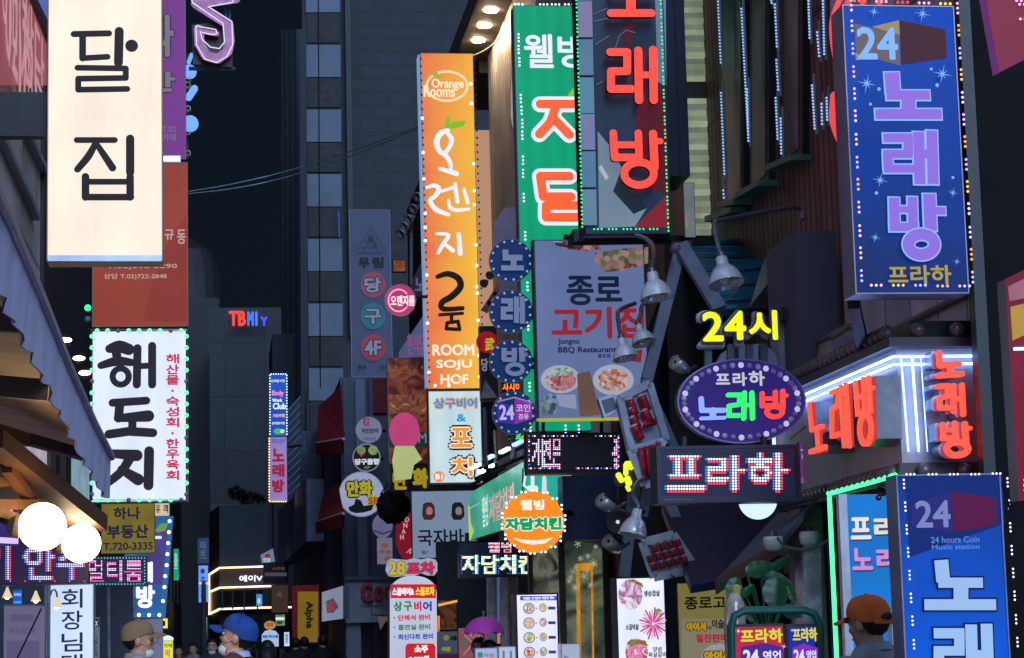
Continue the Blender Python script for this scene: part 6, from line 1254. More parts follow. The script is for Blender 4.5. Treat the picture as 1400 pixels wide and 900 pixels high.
# yellow neon scrap
S = Sign('neon_sign', 'broken yellow neon character seen edge-on left of the LED name board', 'sign', (840, 630, 866, 674), Y=13.9, depth=.1, pl=PL(853, 652, Y=13.9)); YN = em('#e4f224', 1.3)
S.disc(846, 655, 7, 11, pr('#15171a', .4), 'case', 0); S.strokes([('s', 6, [(856, 634), (862, 634), (862, 640)]), ('s', 6, [(855, 636), (855, 648)]), ('s', 7, [(845, 650), (849, 657)]), ('s', 8, [(857, 655), (859, 661)]), ('s', 5, [(857, 666), (859, 670)])], YN, 'letter', .03)
# timber A frames
BEAM = pr('#6a7284', .55, 0, .2, 6)
t = thing('timber_trestle', P(900, 700, 14.5), 'grey A shaped timber frame rising from the roof over the grill house entrance', 'frame')
for (p, y0, q, y1, w_) in (((931, 336), 14.6, (884, 520), 14.4, .075), ((884, 520), 14.4, (853, 790), 14.3, .07), ((931, 336), 14.55, (984, 424), 14.2, .095), ((897, 640), 14.5, (951, 784), 14.0, .07), ((889, 655), 14.2, (878, 706), 14.2, .06), ((890, 540), 14.45, (935, 640), 14.5, .05)): MB().bar(P(*p, y0), P(*q, y1), w_, .06, BEAM, (0, 1, 0)).build('beam', t)
MB().lathe(P(922, 341, 14.4), (0, -1, 0), [(0, .03), (.08, .03), (.1, .01)], pr('#8a7478', .5), 12).build('bolt', t); MB().bar(P(918, 336, 14.7), P(945, 333, 14.7), .04, .04, DARK).build('cap', t)
# red rolled meat display trays
def tray(outline, rolls, Y, lb, tilt):
    pl = PL(sum(p[0] for p in outline) / len(outline), sum(p[1] for p in outline) / len(outline), Y=Y, yaw=tilt); g = thing('display_tray', pl.O, lb, 'display', 'hanging trays of red meat rolls')
    MB().prism(pl, [pl.ab(*p) for p in outline], -.06, 0, pr('#aeb0c2', .5, 0, .2, 10)).build('back_panel', g)
    m = MB(); n = len(outline)
    for i in range(n): m.bar(pl.w(*outline[i], .02), pl.w(*outline[(i + 1) % n], .02), .015, .05, pr('#c4c8d4', .35, .3))
    m.build('rim', g)
    for (x0, y0, x1, y1, wd) in rolls:
        a, b_ = pl.w(x0, y0, .05), pl.w(x1, y1, .05); k = pl.k; d = (b_ - a)
        MB().lathe(a, d, [(0, .001), (0, wd * k * .5), (d.length * .25, wd * k * .53), (d.length * .7, wd * k * .5), (d.length, wd * k * .48), (d.length, .001)], pr('#b01c30', .3, 0, .35, 12), 10).build('meat_roll', g, True)
        MB().lathe(a - d.normalized() * .004, -d, [(0, wd * k * .5), (.006, wd * k * .46), (.012, .001)], pr('#d8a8b0', .4, 0, .2), 10).build('paper_end', g)
tray([(846, 545), (886, 525), (909, 602), (862, 616)], [(856, 548, 864, 568, 11), (872, 543, 881, 562, 12), (858, 560, 866, 576, 9), (876, 563, 884, 578, 12), (860, 572, 868, 584, 9), (872, 582, 890, 578, 11), (862, 584, 872, 602, 12)], 14.0, 'upper hanging tray of red rolls leaning on the timber frame', 18)
tray([(860, 616), (906, 604), (900, 655), (880, 664)], [(872, 614, 878, 650, 8), (880, 612, 886, 655, 8), (888, 610, 893, 650, 8), (896, 606, 898, 640, 7)], 13.9, 'middle hanging tray of red rolls just left of the LED name board', 10)
tray([(876, 742), (919, 731), (950, 778), (893, 790)], [(880 + c * 10.5 + r * 4.5, 749 - c * 2.6 + r * 11.5, 883 + c * 10.5 + r * 4.5, 757.5 - c * 2.6 + r * 11.5, 8.4) for r in range(3) for c in range(5) if not (r == 0 and c == 0)], 13.4, 'lowest hanging tray of red rolls above the tilted white menu board', 8)
# yellow cloth banner
S = Sign('cloth_banner', 'mustard to cream cloth banner with black brush writing right of the tilted menu board', 'banner', (929, 797, 1000, 990), Y=13.3, depth=.015, face=em('#8f8648', .62, .12, 1.2), frame=pr('#8a8250', .6), fw=.4)
S.rect((932, 846, 999, 990), em('#9a947c', .6, .1, 2), 'print'); S.text('종로고기', (936, 814, 1010, 834), em('#1d1a16', .4), .6); S.text('아이셔', (938, 850, 965, 864), em('#c89a1c', .7), 1.0, out=em('#2a1a10', .4), outw=1); S.text('에', (966, 856, 972, 861), em('#1d1a16', .4), .1); S.text('이슬 만나', (973, 846, 1010, 860), em('#1d1a16', .4), .4); S.text('절찬판매중', (951, 866, 1006, 879), em('#b02038', .8), .5)
h = S.up(); S.poly([(958, 900), (962, 888), (972, 882), (985, 880), (998, 886), (1000, 900)], em('#b4b0b0', .65), 'cloud_print'); S.text('아이셔', (962, 889, 999, 904), em('#c8a01c', .8), 1.2, out=em('#2a1a10', .4), outw=1.4)
for x in (932, 998): MB().tube([S.pl.w(x, 798, 0), S.pl.w(x - 12 if x < 950 else x, 786, -.05)], .006, DARK, 5).build('tie', S.root)
# 24 hour sign
S = Sign('channel_sign', 'yellow lit channel letters reading twenty four hours, standing on top of the oval sign', 'sign', (955, 420, 1066, 478), Y=12.4, depth=.08, pl=PL(1010, 448, Y=12.4))
YL = em('#eaf41e', 1.15); CA = pr('#9a98a8', .4, .4); BR = pr('#3a2a18', .5)
for ch, bb in (('2', (958, 424, 990, 470)), ('4', (988, 423, 1021, 468)), ('시', (1021, 422, 1064, 468))):
    m = MB(); m.text(S.pl, ch, (bb[0] - 2, bb[1] - 1, bb[2] + 1, bb[3] + 4), -.16, -.03, CA, 3.2, None); m.text(S.pl, ch, (bb[0] - 3, bb[1] - 2, bb[2] + 2, bb[3] + 6), -.08, -.06, CA, 3.2, None); m.build('letter_case', S.root)
    S.h = .0; MB().text(S.pl, ch, bb, 0, 0, BR, 3.6).build('outline', S.root); MB().text(S.pl, ch, (bb[0] + 2.4, bb[1] + 2.4, bb[2] - 2.4, bb[3] - 2.4), .012, .012, YL, 1.7).build('letter', S.root)
for x in (973, 1004, 1030, 1050): MB().bar(S.pl.w(x, 468, -.1), S.pl.w(x, 500, -.1), .04, .04, GREYM).build('leg', S.root)
S = Sign('window_frame', 'pale arched rooflight frame showing above the oval sign', 'window', (978, 472, 1062, 500), Y=13.6, depth=.06, poly=[(978, 500), (986, 484), (1002, 472), (1046, 470), (1060, 484), (1064, 500)], face=pr('#8a94b0', .4), frame=GREYM)
for x in (1006, 1040): MB().bar(S.pl.w(x, 500, .01), S.pl.w(x, 472, .01), .03, .02, DARK).build('bar', S.root)
# oval sign
S = Sign('oval_sign', 'purple oval karaoke sign ringed with round bulbs, three coloured neon characters', 'sign', (926, 492, 1100, 606), Y=12.2, depth=.16, pl=PL(1013, 549, Y=12.2)); S.disc(1013, 549, 87, 57, em('#3a2a8c', .55, .2, 2.5), 'panel', 0, pr('#6a5a98', .4)) ; MB().ring(S.pl, 1013, 549, 87, 57, 2, -.05, .02, pr('#7a6aa0', .35, .3), 48).build('rim', S.root)
S.bulbs([(1013 + 78.5 * math.cos(math.radians(a)), 549 + 49.5 * math.sin(math.radians(a))) for a in np.arange(4, 364, 360 / 42)], [pr('#b8b0d4', .25, 0, 0), em('#c8c4f0', .9, samp=False), pr('#8f88b8', .25, 0, 0)], 4.2, 1, off=.004)
SIL = em('#d8dbe8', .75)
S.h += .01
for ch, bb in (('프', (977, 512, 996, 527)), ('라', (1000, 510, 1019, 529)), ('하', (1022, 508, 1043, 529))): S.text(ch, bb, SIL, .8, 'letter', .02)
NB, NG, NR = em('#7f9aff', 1.35), em('#2bf06a', 1.35), em('#ff4238', 1.35)
S.strokes([('s', 6.5, [(957, 546), (958, 562), (988, 562)]), ('s', 8, [(973, 562), (973, 571)]), ('s', 4.5, [(957, 573), (989, 572)])], NB, 'letter', .025); S.strokes([('s', 6, [(994, 541), (1010, 541), (1009, 554), (995, 556), (995, 569), (1009, 569)]), ('s', 6, [(1016, 538), (1015, 573)]), ('s', 6, [(1026, 538), (1027, 573)]), ('s', 5, [(1016, 555), (1026, 555)])], NG, 'letter', .025); S.strokes([('s', 6, [(1040, 539), (1040, 555)]), ('s', 6, [(1058, 537), (1058, 555)]), ('s', 5, [(1040, 546), (1058, 546)]), ('s', 6, [(1040, 556), (1060, 555)]), ('s', 6.5, [(1068, 536), (1068, 560)]), ('s', 5, [(1068, 542), (1073, 542)]), ('o', 1057, 564, 10.5, 7, 6)], NR, 'letter', .025)
S.strokes([('s', 3, [(1080, 600), (1100, 584)])], pr('#7a5a30', .5), 'bracket')
# LED name board
def bw(grid, j, i, ny, nx):
    if grid[j, i]: return em('#cfe0ff', 1.9, samp=False)
    if i > 0 and grid[j, i - 1] or (j > 0 and grid[j - 1, i]): return em('#ff3a4a', 1.7, samp=False)
    if i + 1 < nx and grid[j, i + 1]: return em('#3f7dff', 1.2, samp=False)
    return None
S = Sign('led_board', 'large LED name board with blue white dot characters shadowed in red, below the oval', 'sign', (898, 609, 1094, 687), Y=12.0, depth=.2, face=pr('#1c1e40', .35), frame=pr('#20263c', .4, .2), fw=4.5)
S.matrix((904, 615, 1088, 681), 3.7, [('프', (912, 622, 961, 669), .9), ('라', (966, 622, 1016, 669), .9), ('하', (1022, 620, 1076, 669), .9)], bw, em('#34345e', .55, samp=False), .44); S.text('T.02)735-2400', (908, 682.8, 947, 685.6), em('#a0a4b8', .6), .1)
for x in (940, 1050): bracket(S.root, S.pl.w(x, 610, -.1), S.pl.w(x, 595, -.1), .02)
g = thing('globe_lamp', P(1036, 696, 12.4), 'white glowing globe lamp half hidden under the LED name board', 'lamp'); MB().ball(P(1036, 684, 12.4), 27 * 12.4 / F, em('#d4eaff', 1.12), 32, 20).build('globe', g, True); MB().lathe(P(1036, 662, 12.4), (0, 0, 1), [(0, .06), (.05, .05), (.09, .02), (.2, .02)], GREYM, 12).build('holder', g)
# purple side board by the wing
S = Sign('board_sign', 'magenta lit board with one thin white character behind the LED name board', 'sign', (1093, 604, 1115, 662), Y=12.75, depth=.05, face=em('#7c2f84', .8, .2, 2), frame=DARK, fw=.5); S.text('하', (1096, 610, 1108, 636), em('#d8c4e4', .9), .1); S.poly([(1094, 654), (1107, 652), (1114, 655), (1114, 661), (1094, 661)], em('#9a4a9a', .8)); MB().pbox(S.pl, (1114, 656), (1119, 616), -.02, .02, em('#d8dcff', 1.3)).build('light_strip', S.root)
# red letters on the wing and the front of the band
XBL = XB - .16
LS = pr('#8a8c94', .3, .7, .2)
S = Sign('channel_letters', 'row of deep red glowing karaoke letters standing off the receding side of the sign band', 'sign', (1105, 515, 1200, 620), X=XBL, depth=.14, pl=PL(1155, 565, X=XBL)); RN = em('#ff4a3a', 1.75)
S.strokes([('s', 6.5, [(1109, 553), (1112, 588), (1127, 583)]), ('s', 6, [(1119, 588), (1121, 612)]), ('s', 7, [(1111, 618), (1131, 611)])], RN, 'letter', .02, base=0); S.strokes([('s', 6, [(1139, 537), (1149, 533), (1148, 554), (1140, 560), (1140, 597), (1151, 593)]), ('s', 6, [(1152, 529), (1157, 610)]), ('s', 6, [(1159, 526), (1164, 610)])], RN, 'letter', .02, base=0); S.strokes([('s', 6, [(1172, 523), (1175, 566)]), ('s', 6, [(1183, 518), (1185, 560)]), ('s', 6, [(1173, 544), (1184, 541)]), ('s', 6, [(1175, 567), (1185, 562)]), ('s', 6.5, [(1190, 516), (1193, 562)]), ('s', 5, [(1191, 533), (1196, 530)]), ('o', 1186, 587, 8, 20, 7)], RN, 'letter', .02, base=0)
for poly in ([(1108, 550), (1113, 550), (1116, 584), (1128, 580), (1130, 590), (1124, 594), (1124, 610), (1131, 609), (1131, 620), (1111, 622), (1110, 590)], [(1138, 532), (1164, 523), (1167, 612), (1140, 600)], [(1170, 520), (1196, 514), (1198, 600), (1188, 612), (1178, 600), (1174, 570)]):
    MB().prism(S.pl, [S.pl.ab(*p) for p in poly], -.135, -.004, LS).build('letter_case', S.root)
S = Sign('channel_letters', 'column of red glowing karaoke letters on the front of the tan sign band', 'sign', (1277, 478, 1328, 626), Y=YF - .16, depth=.14, pl=PL(1302, 552, Y=YF - .16))
L3 = ([('s', 8, [(1283, 483), (1284, 500), (1310, 498)]), ('s', 8, [(1298, 500), (1299, 510)]), ('s', 7.5, [(1282, 514), (1314, 512)])], [('s', 7, [(1281, 529), (1295, 528), (1295, 542), (1284, 545), (1284, 558), (1297, 558)]), ('s', 7, [(1302, 528), (1303, 563)]), ('s', 7, [(1314, 527), (1316, 567)]), ('s', 6, [(1302, 546), (1315, 546)])], [('s', 7, [(1288, 581), (1289, 599)]), ('s', 7, [(1304, 579), (1305, 599)]), ('s', 6, [(1288, 588), (1304, 588)]), ('s', 7, [(1288, 600), (1306, 599)]), ('s', 8, [(1318, 580), (1320, 607)]), ('s', 6, [(1319, 586), (1325, 586)]), ('o', 1308, 614, 14.5, 9, 8)])
for L in L3: S.strokes(L, RN, 'letter', .02, base=0); S.strokes([(l[0], *( [l[1] - 4.5] if l[0] == 'o' else [l[1]]), *( [[(x - 4.5, y) for x, y in l[2]]] if l[0] != 'o' else l[2:])) for l in L], pr('#9aa4b8', .35, .4), 'letter_case', .1, base=-.13)
# big blue karaoke sign, top right
def ledset(): return [em(c, 1.35, samp=False) for c in ('#ffd0f4', '#ffc870', '#c8b4ff', '#ffb060', '#e0c0ff')]
def block_letters(S, L, fill, line, gr):
    S.strokes(L, line, 'outline', grow=gr, cap='square'); S.h += .004; S.strokes(L, fill, 'letter', cap='square')
S = Sign('lightbox_sign', 'big royal blue karaoke lit box with mauve letters and coloured LED triplets, top right', 'sign', (1160, 8, 1314, 402), Y=10.4, depth=.2, face=grad_em('#10225c', '#0446bc', .9, 2, 0.0, 2.1), frame=pr('#8a8494', .35, .3), fw=1.6)
S.poly([(1168, 32), (1230, 47), (1231, 90), (1170, 73)], em('#77686c', .7)); S.poly([(1192, 37), (1229, 28), (1230, 48)], em('#a89a5c', .75)); S.poly([(1169, 73), (1191, 79), (1170, 83)], em('#a89a5c', .75)); S.poly([(1229, 28), (1292, 41), (1294, 80), (1232, 89)], em('#46141c', .7), 'box_print')
S.text('24', (1172, 38, 1226, 82), em('#7fb0f4', 1.0), 1.5)
MVE, LBL = em('#8a6ad8', 1.0), em('#8fb4f4', 1.0)
block_letters(S, [('s', 20, [(1218, 100), (1220, 128)]), ('s', 13, [(1211, 131), (1270, 131)]), ('s', 19, [(1241, 136), (1241, 154)]), ('s', 14, [(1196, 157), (1286, 157)])], MVE, LBL, 4); block_letters(S, [('s', 12, [(1206, 190), (1246, 190)]), ('s', 13, [(1240, 190), (1240, 212)]), ('s', 11, [(1206, 212), (1246, 212)]), ('s', 13, [(1212, 212), (1213, 232)]), ('s', 11, [(1207, 232), (1249, 232)]), ('s', 15, [(1254, 182), (1256, 253)]), ('s', 15, [(1272, 180), (1274, 253)]), ('s', 12, [(1256, 212), (1273, 212)])], MVE, LBL, 4)
block_letters(S, [('s', 14, [(1220, 272), (1221, 314)]), ('s', 13, [(1245, 271), (1246, 314)]), ('s', 9, [(1220, 288), (1246, 288)]), ('s', 11, [(1214, 312), (1253, 312)]), ('s', 17, [(1268, 267), (1270, 317)]), ('s', 10, [(1270, 290), (1290, 290)])], MVE, LBL, 4); S.ring(1257, 336, 18, 14, 19, LBL, 'outline'); S.ring(1257, 336, 18, 14, 15, MVE, 'letter'); S.text('프라하', (1212, 364, 1297, 391), em('#b3a236', .85), .7)
for x, y, r in ((1192, 19, 9), (1258, 22, 12), (1182, 117, 14), (1285, 104, 14), (1200, 249, 11), (1299, 266, 8), (1193, 327, 8), (1304, 360, 6)): S.star(x, y, r, em('#7fb4f8', .95))
for x, y, r in ((1198, 125, 2.4), (1269, 98, 2), (1277, 120, 2.5), (1186, 146, 2), (1194, 267, 2.2), (1298, 246, 2)): S.disc(x, y, r, r, em('#7fb4f8', .95), 'dot_print')
def lx(y): return 1157 + (y - 10) * .038
def rx_(y): return 1301 + (y - 10) * .056
S.bulbs([(lx(y), y) for y in (14, 42, 73, 104, 134, 164, 196, 227, 257, 288, 320, 350, 381)], ledset(), 2.3, 3, off=.03); S.bulbs([(rx_(y), y) for y in (18, 48, 79, 108, 139, 169, 199, 230, 260, 290, 322, 352, 383)], ledset()[::-1], 2.3, 3, off=.03)
S.bulbs([(1168, 8), (1198, 9), (1227, 10), (1256, 11), (1285, 12), (1191, 394), (1221, 394), (1251, 394), (1281, 395), (1311, 395)], [em('#ff5a50', 2, samp=False), em('#ff9ac0', 2, samp=False), em('#ff3a3a', 2, samp=False), em('#ff9ae0', 2, samp=False), em('#ffc84a', 2, samp=False)] + ledset(), 2.3, 3, off=.03, horiz=[True] * 10)
m = MB(); m.bar(S.pl.w(1190, 402, -.3), S.pl.w(1282, 462, -1.2), .06, .06, DARK); m.build('strut', S.root)
for y in (157, 256): MB().bar(S.pl.w(1308, y, -.2), S.pl.w(1350, y - 4, -1.0), .06, .06, BLACKM).build('bracket', S.root)
MB().pbox(S.pl, (1311, 255), (1340, 158), -1.1, -.4, pr('#2a2a38', .5)).build('transformer', S.root)
# red neon arcs behind it
S = Sign('neon_sign', 'red neon strokes peeking out behind the left edge of the big royal blue box', 'sign', (1134, -20, 1212, 196), Y=11.2, depth=.08, pl=PL(1150, 90, Y=11.2)); RDN = em('#ff4a50', .95)
S.strokes([('s', [5, 7, 5], [(1152, -10), (1139, 20), (1137, 50), (1141, 80)])], RDN, 'letter', .04); S.strokes([('s', [4, 7, 4], [(1137, 130), (1137, 165), (1145, 193)])], RDN, 'letter', .04)
for x in (1163, 1184, 1207): S.strokes([('s', 6, [(x - 2, -10), (x - 6, 6)])], RDN, 'letter', .04)
MB().tube([S.pl.w(1150, 100, -.08), S.pl.w(1180, 102, -.3)], .02, DARK, 6).build('bracket', S.root)
# bottom right blue sign
S = Sign('lightbox_sign', 'blue coin karaoke standing lit box with pale navy-edged letters and white LED triplets', 'sign', (1234, 648, 1378, 1050), Y=8.6, depth=.14, face=grad_em('#0560e6', '#0a2670', .92, 2, .4, 1.6), frame=pr('#7a7e9c', .35, .3), fw=2)
NVB = em('#0a2a7c', .75, .1, 2)
S.poly([(1237, 651), (1370, 651), (1373, 716), (1320, 735), (1243, 762)], NVB); S.poly([(1246, 690), (1300, 672), (1301, 728), (1268, 722), (1246, 720)], em('#2f2a86', .7)); S.poly([(1300, 672), (1361, 681), (1362, 718), (1303, 728)], em('#5a1048', .8), 'box_print')
S.text('24', (1252, 684, 1298, 722), em('#7f8ac4', .85), 1.2); S.text('24 hours Coin', (1272, 733, 1338, 743), em('#5f8ad8', .8), .25); S.text('Music station', (1273, 744, 1338, 752), em('#5f8ad8', .8), .25)
PL_, NO = em('#9cc0ee', .95, .08, 2), em('#08205c', .6)
block_letters(S, [('s', 20, [(1285, 766), (1288, 796)]), ('s', 14, [(1281, 797), (1342, 797)]), ('s', 21, [(1312, 800), (1312, 824)]), ('s', 15, [(1262, 827), (1360, 827)])], PL_, NO, 5); block_letters(S, [('s', 14, [(1274, 866), (1316, 866)]), ('s', 15, [(1309, 866), (1309, 890)]), ('s', 13, [(1274, 890), (1316, 890)]), ('s', 15, [(1281, 890), (1281, 914)]), ('s', 14, [(1274, 914), (1320, 914)]), ('s', 17, [(1325, 854), (1327, 940)]), ('s', 17, [(1346, 853), (1349, 940)]), ('s', 12, [(1327, 895), (1348, 895)])], PL_, NO, 5)
WLED = [em('#efe4ff', 1.8, samp=False)]
S.bulbs([(1230 + (y - 660) * .062, y) for y in (663, 694, 725, 756, 787, 818, 849, 881)], WLED, 1.9, 3, off=.03); S.bulbs([(1371 + (y - 660) * .062, y) for y in (661, 691, 722, 753, 784, 815, 847, 878)], WLED, 1.9, 3, off=.03); S.bulbs([(1239, 650), (1269, 650), (1298, 650), (1327, 650), (1356, 649)], WLED, 1.9, 3, off=.03, horiz=[True] * 5)
# entrance panel
S = Sign('panel_sign', 'bright azure entrance panel with white and pink raised letters behind the green neon frame', 'sign', (1157, 676, 1250, 1000), Y=10.72, depth=.05, face=lbx('#1374c8', .98, 2, 2, .05), frame=pr('#9ab0c8', .4), fw=.6)
for ch, bb, mt in (('프', (1163, 707, 1190, 738), em('#eae4e4', .95)), ('라', (1195, 706, 1232, 738), em('#e6dccc', .95)), ('노', (1165, 749, 1192, 780), em('#d08ad0', .95)), ('래', (1198, 748, 1230, 781), em('#d08ad0', .95))): 
    S.text(ch, (bb[0] + 1, bb[1] + 2, bb[2] + 1, bb[3] + 2), em('#3a4a78', .5), 1.4, 'letter_side'); S.text(ch, bb, mt, 1.4, 'letter')
S = Sign('board_sign', 'small yellow board with bulbs beside the orange cap', 'sign', (1219, 834, 1229, 890), Y=10.3, depth=.06, face=em('#c8962a', .8, .2, 6), frame=pr('#d8d8e8', .4), fw=.6); S.bulbs([(1223, 836), (1222, 843), (1222, 850)], [em('#f2f0ff', 2.0, samp=False)], 1.2, 1, off=.01)
c = P(1207, 674, 9.8); g = thing('security_camera', c, 'black security camera hanging beside the azure entrance panel', 'camera')
MB().lathe(P(1209, 664, 9.8), P(1200, 682, 9.7) - P(1209, 664, 9.8), [(0, .001), (0, .02), (.01, .027), (.06, .027), (.066, .022), (.06, .02), (.06, .001)], pr('#1a1718', .4), 16).build('body', g, True); MB().tube([P(1209, 665, 9.82), P(1213, 662, 9.85), P(1228, 662, 9.9)], .008, BLACKM, 6).build('mount', g); MB().ball(P(1201, 681, 9.69), .014, glass('#050608'), 10, 8).build('lens', g, True)
# air conditioner and box on the wall
c = P(1169, 473, 13.4); g = thing('air_conditioner', c, 'pale boxy air conditioner on the wall above the sign band', 'air conditioner')
pl = PL(1169, 473, Y=13.4); MB().pbox(pl, (1156, 488), (1182, 459), -.3, 0, pr('#8a86a0', .5)).build('casing', g); MB().pbox(pl, (1171, 486), (1180, 462), .002, .012, pr('#a8a6bc', .5)).build('grille', g)
for i in range(5): MB().pbox(pl, (1172, 466 + i * 4), (1179, 464 + i * 4), .012, .016, pr('#5a586c')).build('slot', g)
pl = PL(1160, 470, Y=13.7); g = thing('wall_box', pl.O, 'beige wall housing behind the boxy air conditioner', 'box'); MB().prism(pl, [pl.ab(*q) for q in ((1133, 500), (1136, 460), (1156, 446), (1180, 446), (1182, 500))], -.3, 0, pr('#a89c8c', .6, 0, .2, 4)).build('body', g); MB().prism(pl, [pl.ab(*q) for q in ((1131, 460), (1156, 443), (1184, 443), (1184, 448), (1157, 449), (1136, 464))], -.3, .03, pr('#7a7068', .5)).build('lid', g)
# wall pipes and cables
m = MB(); pts = [PX(x, y, 4.02) for x, y in ((1184, 472), (1240, 442), (1320, 402))]; solo('conduit', MB().tube(pts, .02, pr('#6a6068', .45, .3), 7), pts[0], 'grey conduit slanting up the tiled wall under the big blue box', 'pipe')
pts = [PX(x, y, 3.98) for x, y in ((1349, 340), (1348, 390), (1338, 410), (1330, 440), (1324, 470))]; solo('cable', MB().tube(pts, .007, BLACKM, 5), pts[0], 'black cable dangling down the tiled wall beside the edge column', 'cable')
pts = [P(1370, 660, 8.3), P(1382, 700, 8.35), P(1396, 712, 8.4), P(1420, 726, 8.5)]; solo('cable', MB().tube(pts, .005, BLACKM, 5), pts[0], 'black cable looping right of the blue coin karaoke box', 'cable')
pts = [P(x, y, 12.3) for x, y in ((1062, 735), (1072, 748), (1095, 752), (1120, 746), (1140, 735))]; solo('cable', MB().tube(pts, .009, pr('#6a5a4c', .5), 5), pts[0], 'brown cable sagging between the two white pot lamps', 'cable')
# far right signs
S = Sign('lightbox_sign', 'pink lit box corner cut off by the top right of the frame', 'sign', (1340, -60, 1440, 96), Y=9.0, depth=.08, poly=[(1343, -30), (1366, 98), (1440, 60), (1440, -60), (1343, -60)], face=em('#98304c', .6, .25, 2), frame=em('#7a3a8a', .6)); S.bulbs([(1394, 3), (1398, 8), (1399, 28)], [em('#e4a8ff', 2, samp=False), em('#e4a8ff', 2, samp=False), em('#ffb060', 2, samp=False)], 2.2, 3, off=.02, horiz=[True] * 3)
S = Sign('lightbox_sign', 'crimson lit box with a yellow photo cut off by the right edge', 'sign', (1376, 368, 1460, 685), Y=8.9, depth=.1, poly=[(1374, 382), (1440, 350), (1440, 685), (1393, 685)], face=em('#8a1a34', .65, .3, 1.5), frame=pr('#8a8a90', .35, .5)); S.poly([(1378, 392), (1440, 362), (1440, 400), (1380, 412)], em('#a86a80', .7, .3, 4)); S.poly([(1381, 420), (1440, 405), (1440, 440), (1384, 466)], em('#b8963a', .8, .25, 5)); S.poly([(1383, 474), (1440, 460), (1440, 478), (1384, 482)], em('#2a5a6a', .6)); MB().bar(S.pl.w(1384, 478, .02), S.pl.w(1440, 477, .02), .012, .012, em('#c8e4ff', 2.2)).build('light_strip', S.root); S.bulbs([(1398, 660), (1398, 668)], [em('#e4a8ff', 2, samp=False)], 2, 2, off=.02)
# folding pavement sign
S = Sign('pavement_sign', 'green tube framed pavement sign with a red and a blue lit panel, bottom right', 'sign', (1002, 836, 1122, 1100), Y=11.0, depth=.1, pl=PL(1060, 900, Y=11.0)); GT = pr('#1c5a52', .35, .2)
MB().tube([S.pl.w(*p) for p in ((1004, 1130), (1000, 856), (1004, 842), (1018, 835), (1100, 834), (1114, 840), (1121, 856), (1126, 1130))], .021, GT, 10).build('tube_frame', S.root)
for (x0, x1, c, nm) in ((1001, 1075, '#c0284a', 'panel'), (1079, 1119, '#1a2f9c', 'panel')):
    pl = S.pl; MB().pbox(pl, (x0, 1060), (x1, 853), -.06, 0, pr('#26262c', .4)).build('panel_case', S.root); MB().pbox(pl, (x0 + 2, 1058), (x1 - 2, 857), 0, .008, em(c, .85, .12, 3)).build(nm, S.root)
S.h = .012
YT = em('#e0d83a', .95)
S.text('프라하', (1012, 859, 1069, 880), YT, .8); S.text('프라하', (1083, 858, 1116, 878), YT, .6); S.poly([(1012, 920), (1012, 885), (1045, 879), (1069, 885), (1069, 920)], em('#4a2a9c', .85)); S.poly([(1082, 920), (1082, 886), (1098, 880), (1117, 886), (1117, 920)], em('#8a2fc0', .85)); S.text('24', (1015, 888, 1036, 908), em('#dfe4ff', .95), .9); S.text('영업', (1042, 889, 1066, 906), em('#dfe4ff', .95), .5); S.text('24', (1084, 888, 1098, 906), em('#dfe4ff', .95), .6); S.text('영업', (1101, 889, 1114, 902), em('#dfe4ff', .95), .35)
S.star(1008, 863, 5, em('#f2e4f0', .95)); S.star(1070, 884, 5, em('#f2d4e0', .9)); S.star(1081, 862, 3.5, em('#dfe8ff', .9))
# big leaved plant
LEAF = pr('#195230', .35, 0, .25, 8); g = thing('potted_plant', P(1045, 900, 11.8), 'big dark green elephant ear plant behind the pavement sign', 'plant')
def leaf(px, py, L, wdt, ang, Y, name='leaf', curl=.15):
    c = P(px, py, Y); k = Y / F; m = MB(); a = math.radians(ang); d = Vector((math.cos(a), -.25, math.sin(a))); s = Vector((-math.sin(a), .1, math.cos(a))); nrm = d.cross(s).normalized(); n = 9; rows = []
    for i in range(n + 1):
        t = i / n; wd = wdt * (math.sin(math.pi * min(1, t * .92 + .08)) ** .7) * (1 - .35 * t); row = []
        for j in range(-4, 5):
            u = j / 4; row.append(c + d * (t * L * k) + s * (u * wd * k) + nrm * (-abs(u) * wd * k * .18 + curl * L * k * t * t + .006 * math.cos(t * 34) * abs(u)) )
        rows.append(row)
    for i in range(n):
        for j in range(8): m.face([rows[i][j], rows[i + 1][j], rows[i + 1][j + 1], rows[i][j + 1]], LEAF)
    m.build(name, g, True); MB().tube([c, P(1050, 880, Y + .1), P(1048, 930, Y + .1)], .006, pr('#2f6a3a', .5), 6).build('stem', g)
leaf(1062, 790, 52, 22, -100, 11.6); leaf(1020, 782, 40, 14, 12, 11.9); leaf(1008, 790, 46, 15, -110, 11.9); leaf(1040, 785, 44, 12, -20, 12.0); leaf(1018, 830, 30, 9, -60, 12.0); leaf(1030, 800, 34, 7, -140, 11.9); leaf(1052, 782, 36, 8, 38, 12.1); leaf(1004, 800, 26, 8, 170, 12.1); leaf(1076, 800, 28, 8, -70, 12.2); leaf(1070, 830, 30, 12, -30, 12.0)
MB().lathe((P(1046, 900, 11.9).x, P(1046, 900, 11.9).y, 0), (0, 0, 1), [(0, .15), (.4, .22), (.42, .24), (.44, .2), (.40, .01)], pr('#6a3a2a', .6), 20).build('pot', g)
t = thing('bottle_bag', P(1005, 880, 11.6), 'shiny clear plastic wrapped roll beside the mustard banner', 'roll'); MB().lathe(P(1006, 905, 11.6), (.02, 0, 1), [(0, .055), (.15, .06), (.3, .055), (.36, .03), (.37, .005)], pr('#b8a8a0', .15, .2, .35, 14), 14).build('roll_body', t, True); MB().lathe(P(1007, 812, 11.6), (0, 0, 1), [(0, .02), (.04, .03), (.05, .005)], pr('#c8b860', .3), 10).build('tied_top', t)
